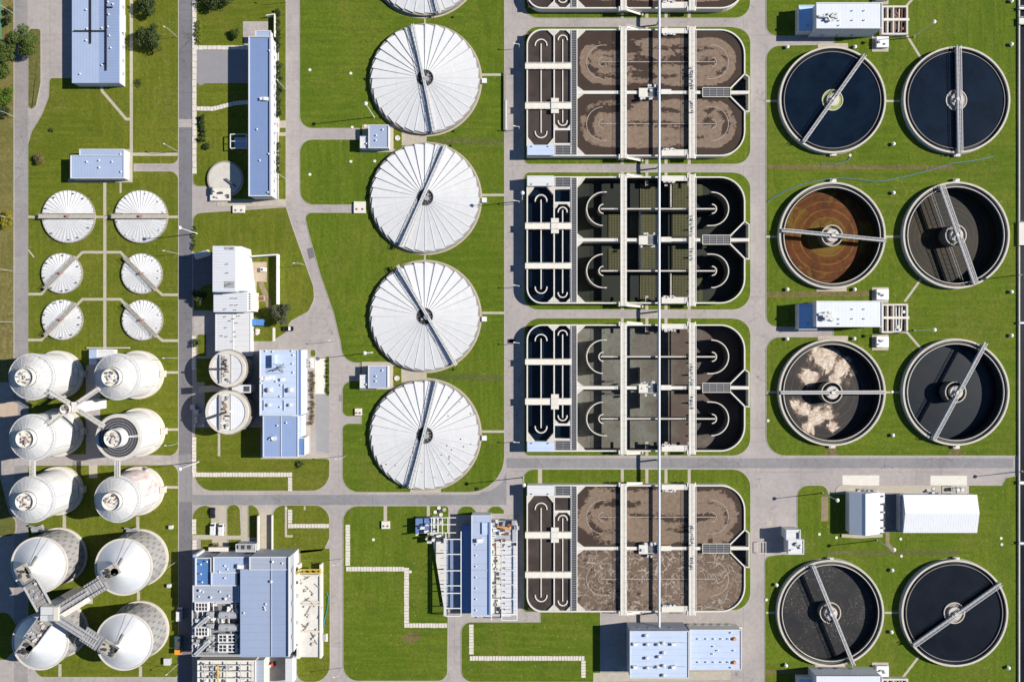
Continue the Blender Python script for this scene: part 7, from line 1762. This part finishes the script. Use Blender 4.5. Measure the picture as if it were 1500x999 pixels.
# ---------------------------------------------------------------- trees and shrubs
def leaf_cloud(R, hz, n, size, seed, clumps=26, base=.0, squash=1.0):
    rnd = random.Random(seed); mb = MB(); cs = []
    for k in range(clumps):
        u = rnd.uniform(-1, 1); t = rnd.uniform(0, 2 * PI); s = math.sqrt(1 - u * u); rr = rnd.uniform(.45, .88) * (1 + .18 * math.sin(3 * t + seed))
        cs.append((Vector((R * rr * s * math.cos(t), R * rr * s * math.sin(t) * squash, base + hz * (.5 + .42 * u * rr))), rnd.uniform(.22, .40) * R))
    for k in range(n):
        c, cr = cs[k % clumps]
        d = Vector((rnd.gauss(0, 1), rnd.gauss(0, 1), rnd.gauss(.25, .9))).normalized() * cr * rnd.uniform(.55, 1.08)
        p = c + Vector((d.x, d.y, d.z * .8))
        nrm = (d + Vector((rnd.gauss(0, 1), rnd.gauss(0, 1), rnd.gauss(.5, 1))) * cr * .6).normalized()
        a = nrm.orthogonal().normalized(); a.rotate(Matrix.Rotation(rnd.uniform(0, 6.28), 3, nrm)); b2 = nrm.cross(a); s = size * rnd.uniform(.6, 1.3)
        mb.v += [tuple(p - a * s), tuple(p + b2 * s * .55), tuple(p + a * s), tuple(p - b2 * s * .55)]; o = len(mb.v) - 4; mb.f.append((o, o + 1, o + 2, o + 3)); mb.m.append(0)
    return mb
def tree(x, y, rpx, h, label, m, name='tree', n=2600, seed=1, size=.34, cat='tree', group=None):
    p = P(x, y, h * .6); r = thing(name, label, cat, (p.x, p.y, 0), group); R = PX(rpx, h * .6)
    leaf_cloud(R, h * .75, n, size, seed, base=h * .25).build('crown', m, r, loc=(0, 0, 0))
    tr = MB(); nseg = 9
    def limb(a, b, r0, r1):
        d = (b - a).normalized(); u = d.orthogonal().normalized(); v = d.cross(u); vs = []
        for q, rad in ((a, r0), (b, r1)):
            for k in range(nseg): t = 2 * PI * k / nseg; vs.append(q + (u * math.cos(t) + v * math.sin(t)) * rad)
        tr.add(vs, [(k, (k + 1) % nseg, nseg + (k + 1) % nseg, nseg + k) for k in range(nseg)] + [tuple(range(nseg, 2 * nseg))])
    top = Vector((.2, .1, h * .55)); limb(Vector((0, 0, 0)), top, h * .035 + .06, h * .02 + .03)
    rnd = random.Random(seed)
    for k in range(6): t = k * 1.05 + rnd.random(); limb(Vector((.1, .05, h * rnd.uniform(.3, .5))), Vector((R * .6 * math.cos(t), R * .6 * math.sin(t), h * rnd.uniform(.55, .85))), h * .016 + .02, .03)
    tr.build('trunk', BARK, r, loc=(0, 0, 0))
    return r
tree(31, 62, 23, 8, 'large round green tree at the north end of the west road', LEAF, n=5200, seed=3)
tree(3, 78, 17, 7, 'green tree at the photo edge left of the large round tree', LEAF, n=3400, seed=4)
tree(3, 103, 13, 6, 'small green tree below the edge tree on the west verge', LEAF, n=2000, seed=5)
tree(4, 140, 15, 7, 'bright green tree halfway down the west verge tree row', leaf_mat('bright_leaves', (.045, .085, .010), (.085, .13, .015)), n=2600, seed=6)
tree(3, 163, 12, 5, 'dark green tree at the south end of the west verge tree row', LEAF_D, n=1800, seed=7)
tree(12, 28, 7, 4, 'small dark shrub on the verge by the green fence', LEAF_D, 'shrub', 700, 8, .26, 'shrub')
tree(12, 15, 6, 3.5, 'smaller dark shrub at the top of the green fence', LEAF_D, 'shrub', 600, 9, .26, 'shrub')
tree(215, 9, 15, 6, 'dark tree between the workshop path and the dark road, northern of two', LEAF_D, n=3000, seed=10)
tree(221, 55, 21, 6.5, 'dark wide tree between the workshop path and the dark road, southern of two', LEAF_D, n=4600, seed=11)
tree(320, -3, 24, 6, 'dark tree at the top edge above the slab pavement', LEAF_D, n=4200, seed=12)
tree(345.5, 48.5, 8.6, 3.2, 'tight round clipped bush north of the office parking area', LEAF, 'bush', 1900, 13, .2, 'bush')
tree(10, 322, 13, 4, 'yellow bush on the west verge by the larger fan-covered tank', LEAF_Y, 'bush', 2200, 14, .24, 'bush')
tree(57, 233, 9, 3, 'brown dry bush on the lawn left of the blue-roofed pump hall', LEAF_B, 'bush', 1400, 15, .2, 'bush')
tree(75, 191, 4, 1.2, 'tiny dark sapling in the lawn below the workshop', LEAF_D, 'sapling', 260, 16, .16, 'sapling')
tree(203, 121, 7, 1.6, 'small dark sapling in the lawn right of the workshop', LEAF_D, 'sapling', 360, 17, .16, 'sapling')
tree(411, 458, 14.5, 8, 'grey-green tree beside the bending road, by the black car', LEAF_G, n=3400, seed=18)
tree(292, 436, 11, 5, 'dark green tree in the shadow of the ribbed building', LEAF_D, n=1800, seed=19)
tree(288, 502, 7, 3, 'light green shrub beside the slab strip by the smaller concrete tank', LEAF, 'shrub', 900, 20, .22, 'shrub')
tree(440, 668 + 12, 6, 1.4, 'low round shrub on the lawn south of the two-part blue building', LEAF, 'shrub', 800, 21, .2, 'shrub')
tree(303, 214, 6, 1.6, 'low dark shrub south of the dark hedge by the slab pavement', LEAF_D, 'shrub', 600, 22, .2, 'shrub')
tree(700, 716, 3, 1.0, 'tiny tuft at the lower right of the southernmost covered tank', LEAF_D, 'shrub', 160, 23, .16, 'shrub')
# shrubs in rows share a few shapes
sh = [leaf_cloud(1.35, 1.9, 420, .19, 40 + k, 12).mesh('shrub', LEAF_D) for k in range(3)]
ORD = 'first second third fourth fifth sixth seventh eighth ninth tenth eleventh twelfth thirteenth fourteenth fifteenth'.split()
def shrub_row(x0, y0, x1, y1, n, group, lab, sc=1.0, m=None):
    for k in range(n):
        t = (k + .5) / n; p = P(x0 + (x1 - x0) * t + random.uniform(-1, 1), y0 + (y1 - y0) * t + random.uniform(-.8, .8), .5)
        o = inst('shrub', sh[k % 3] if m is None else m[k % len(m)], None, (p.x, p.y, .08), random.uniform(0, 6)); s = sc * random.uniform(.85, 1.2); o.scale = (s, s, s * random.uniform(.8, 1.1)); tag(o, lab % ORD[k], 'shrub', group)
shrub_row(407, 14, 407, 76, 9, 'dark shrubs at the loading area wall', '%s dark shrub from the north beside the loading area wall', 1.2)
shrub_row(408.5, 92, 408.5, 172, 14, 'dark shrubs along the office block', '%s dark shrub from the north along the office block', 1.2)
shrub_row(407, 208, 407, 255, 7, 'shrubs at the south end of the office block', '%s shrub from the north by the south end of the office block', .9)
shrub_row(297.5, 170, 297.5, 207, 7, 'dark hedge by the slab pavement', '%s dark shrub from the north in the hedge beside the slab pavement', 1.15)
ysh = [leaf_cloud(1.3, 1.6, 380, .18, 60 + k, 12).mesh('shrub', leaf_mat('lime_leaves', (.10, .13, .015), (.17, .19, .025))) for k in range(2)]
shrub_row(291.5, 31, 291.5, 62, 6, 'lime shrubs by the slab pavement', '%s lime yellow shrub from the north at the slab pavement', 1.05, ysh)
rsh = [leaf_cloud(1.0, 1.3, 320, .17, 70 + k, 10).mesh('shrub', leaf_mat('rust_leaves', (.10, .085, .025), (.17, .12, .05))) for k in range(2)]
shrub_row(457.5, 543, 457.5, 622, 15, 'reddish hedge by the blue building', '%s reddish shrub from the north beside the two-part blue building', .95, rsh)
shrub_row(480, 526, 480, 578, 9, 'low shrubs by the pale loading bay', '%s low shrub from the north beside the pale loading bay', .55)
gsh = [leaf_cloud(1.0, 1.0, 300, .18, 80, 10).mesh('shrub', LEAF)]
shrub_row(284, 332, 284, 366, 6, 'green shrubs at the kerb of the dark road', '%s green shrub from the north by the tall mast on the dark road', .95, gsh)
for x, y, l in ((560, 116, 'west of the first complete covered tank'), (539, 288, 'west of the second covered tank'), (664, 26, 'just under the cut-off covered tank'), (665, 193, 'at the lower right of the first complete covered tank'), (661, 214, 'at the upper right of the second covered tank'), (665, 541, 'at the lower right of the third complete covered tank')):
    p = P(x - (25 if x < 561 and y < 200 else 0), y); o = inst('tuft', sh[0], None, (p.x, p.y, .06)); o.scale = (.5, .45, .4); tag(o, 'small dark tuft ' + l, 'tuft', 'tufts around the covered tanks')
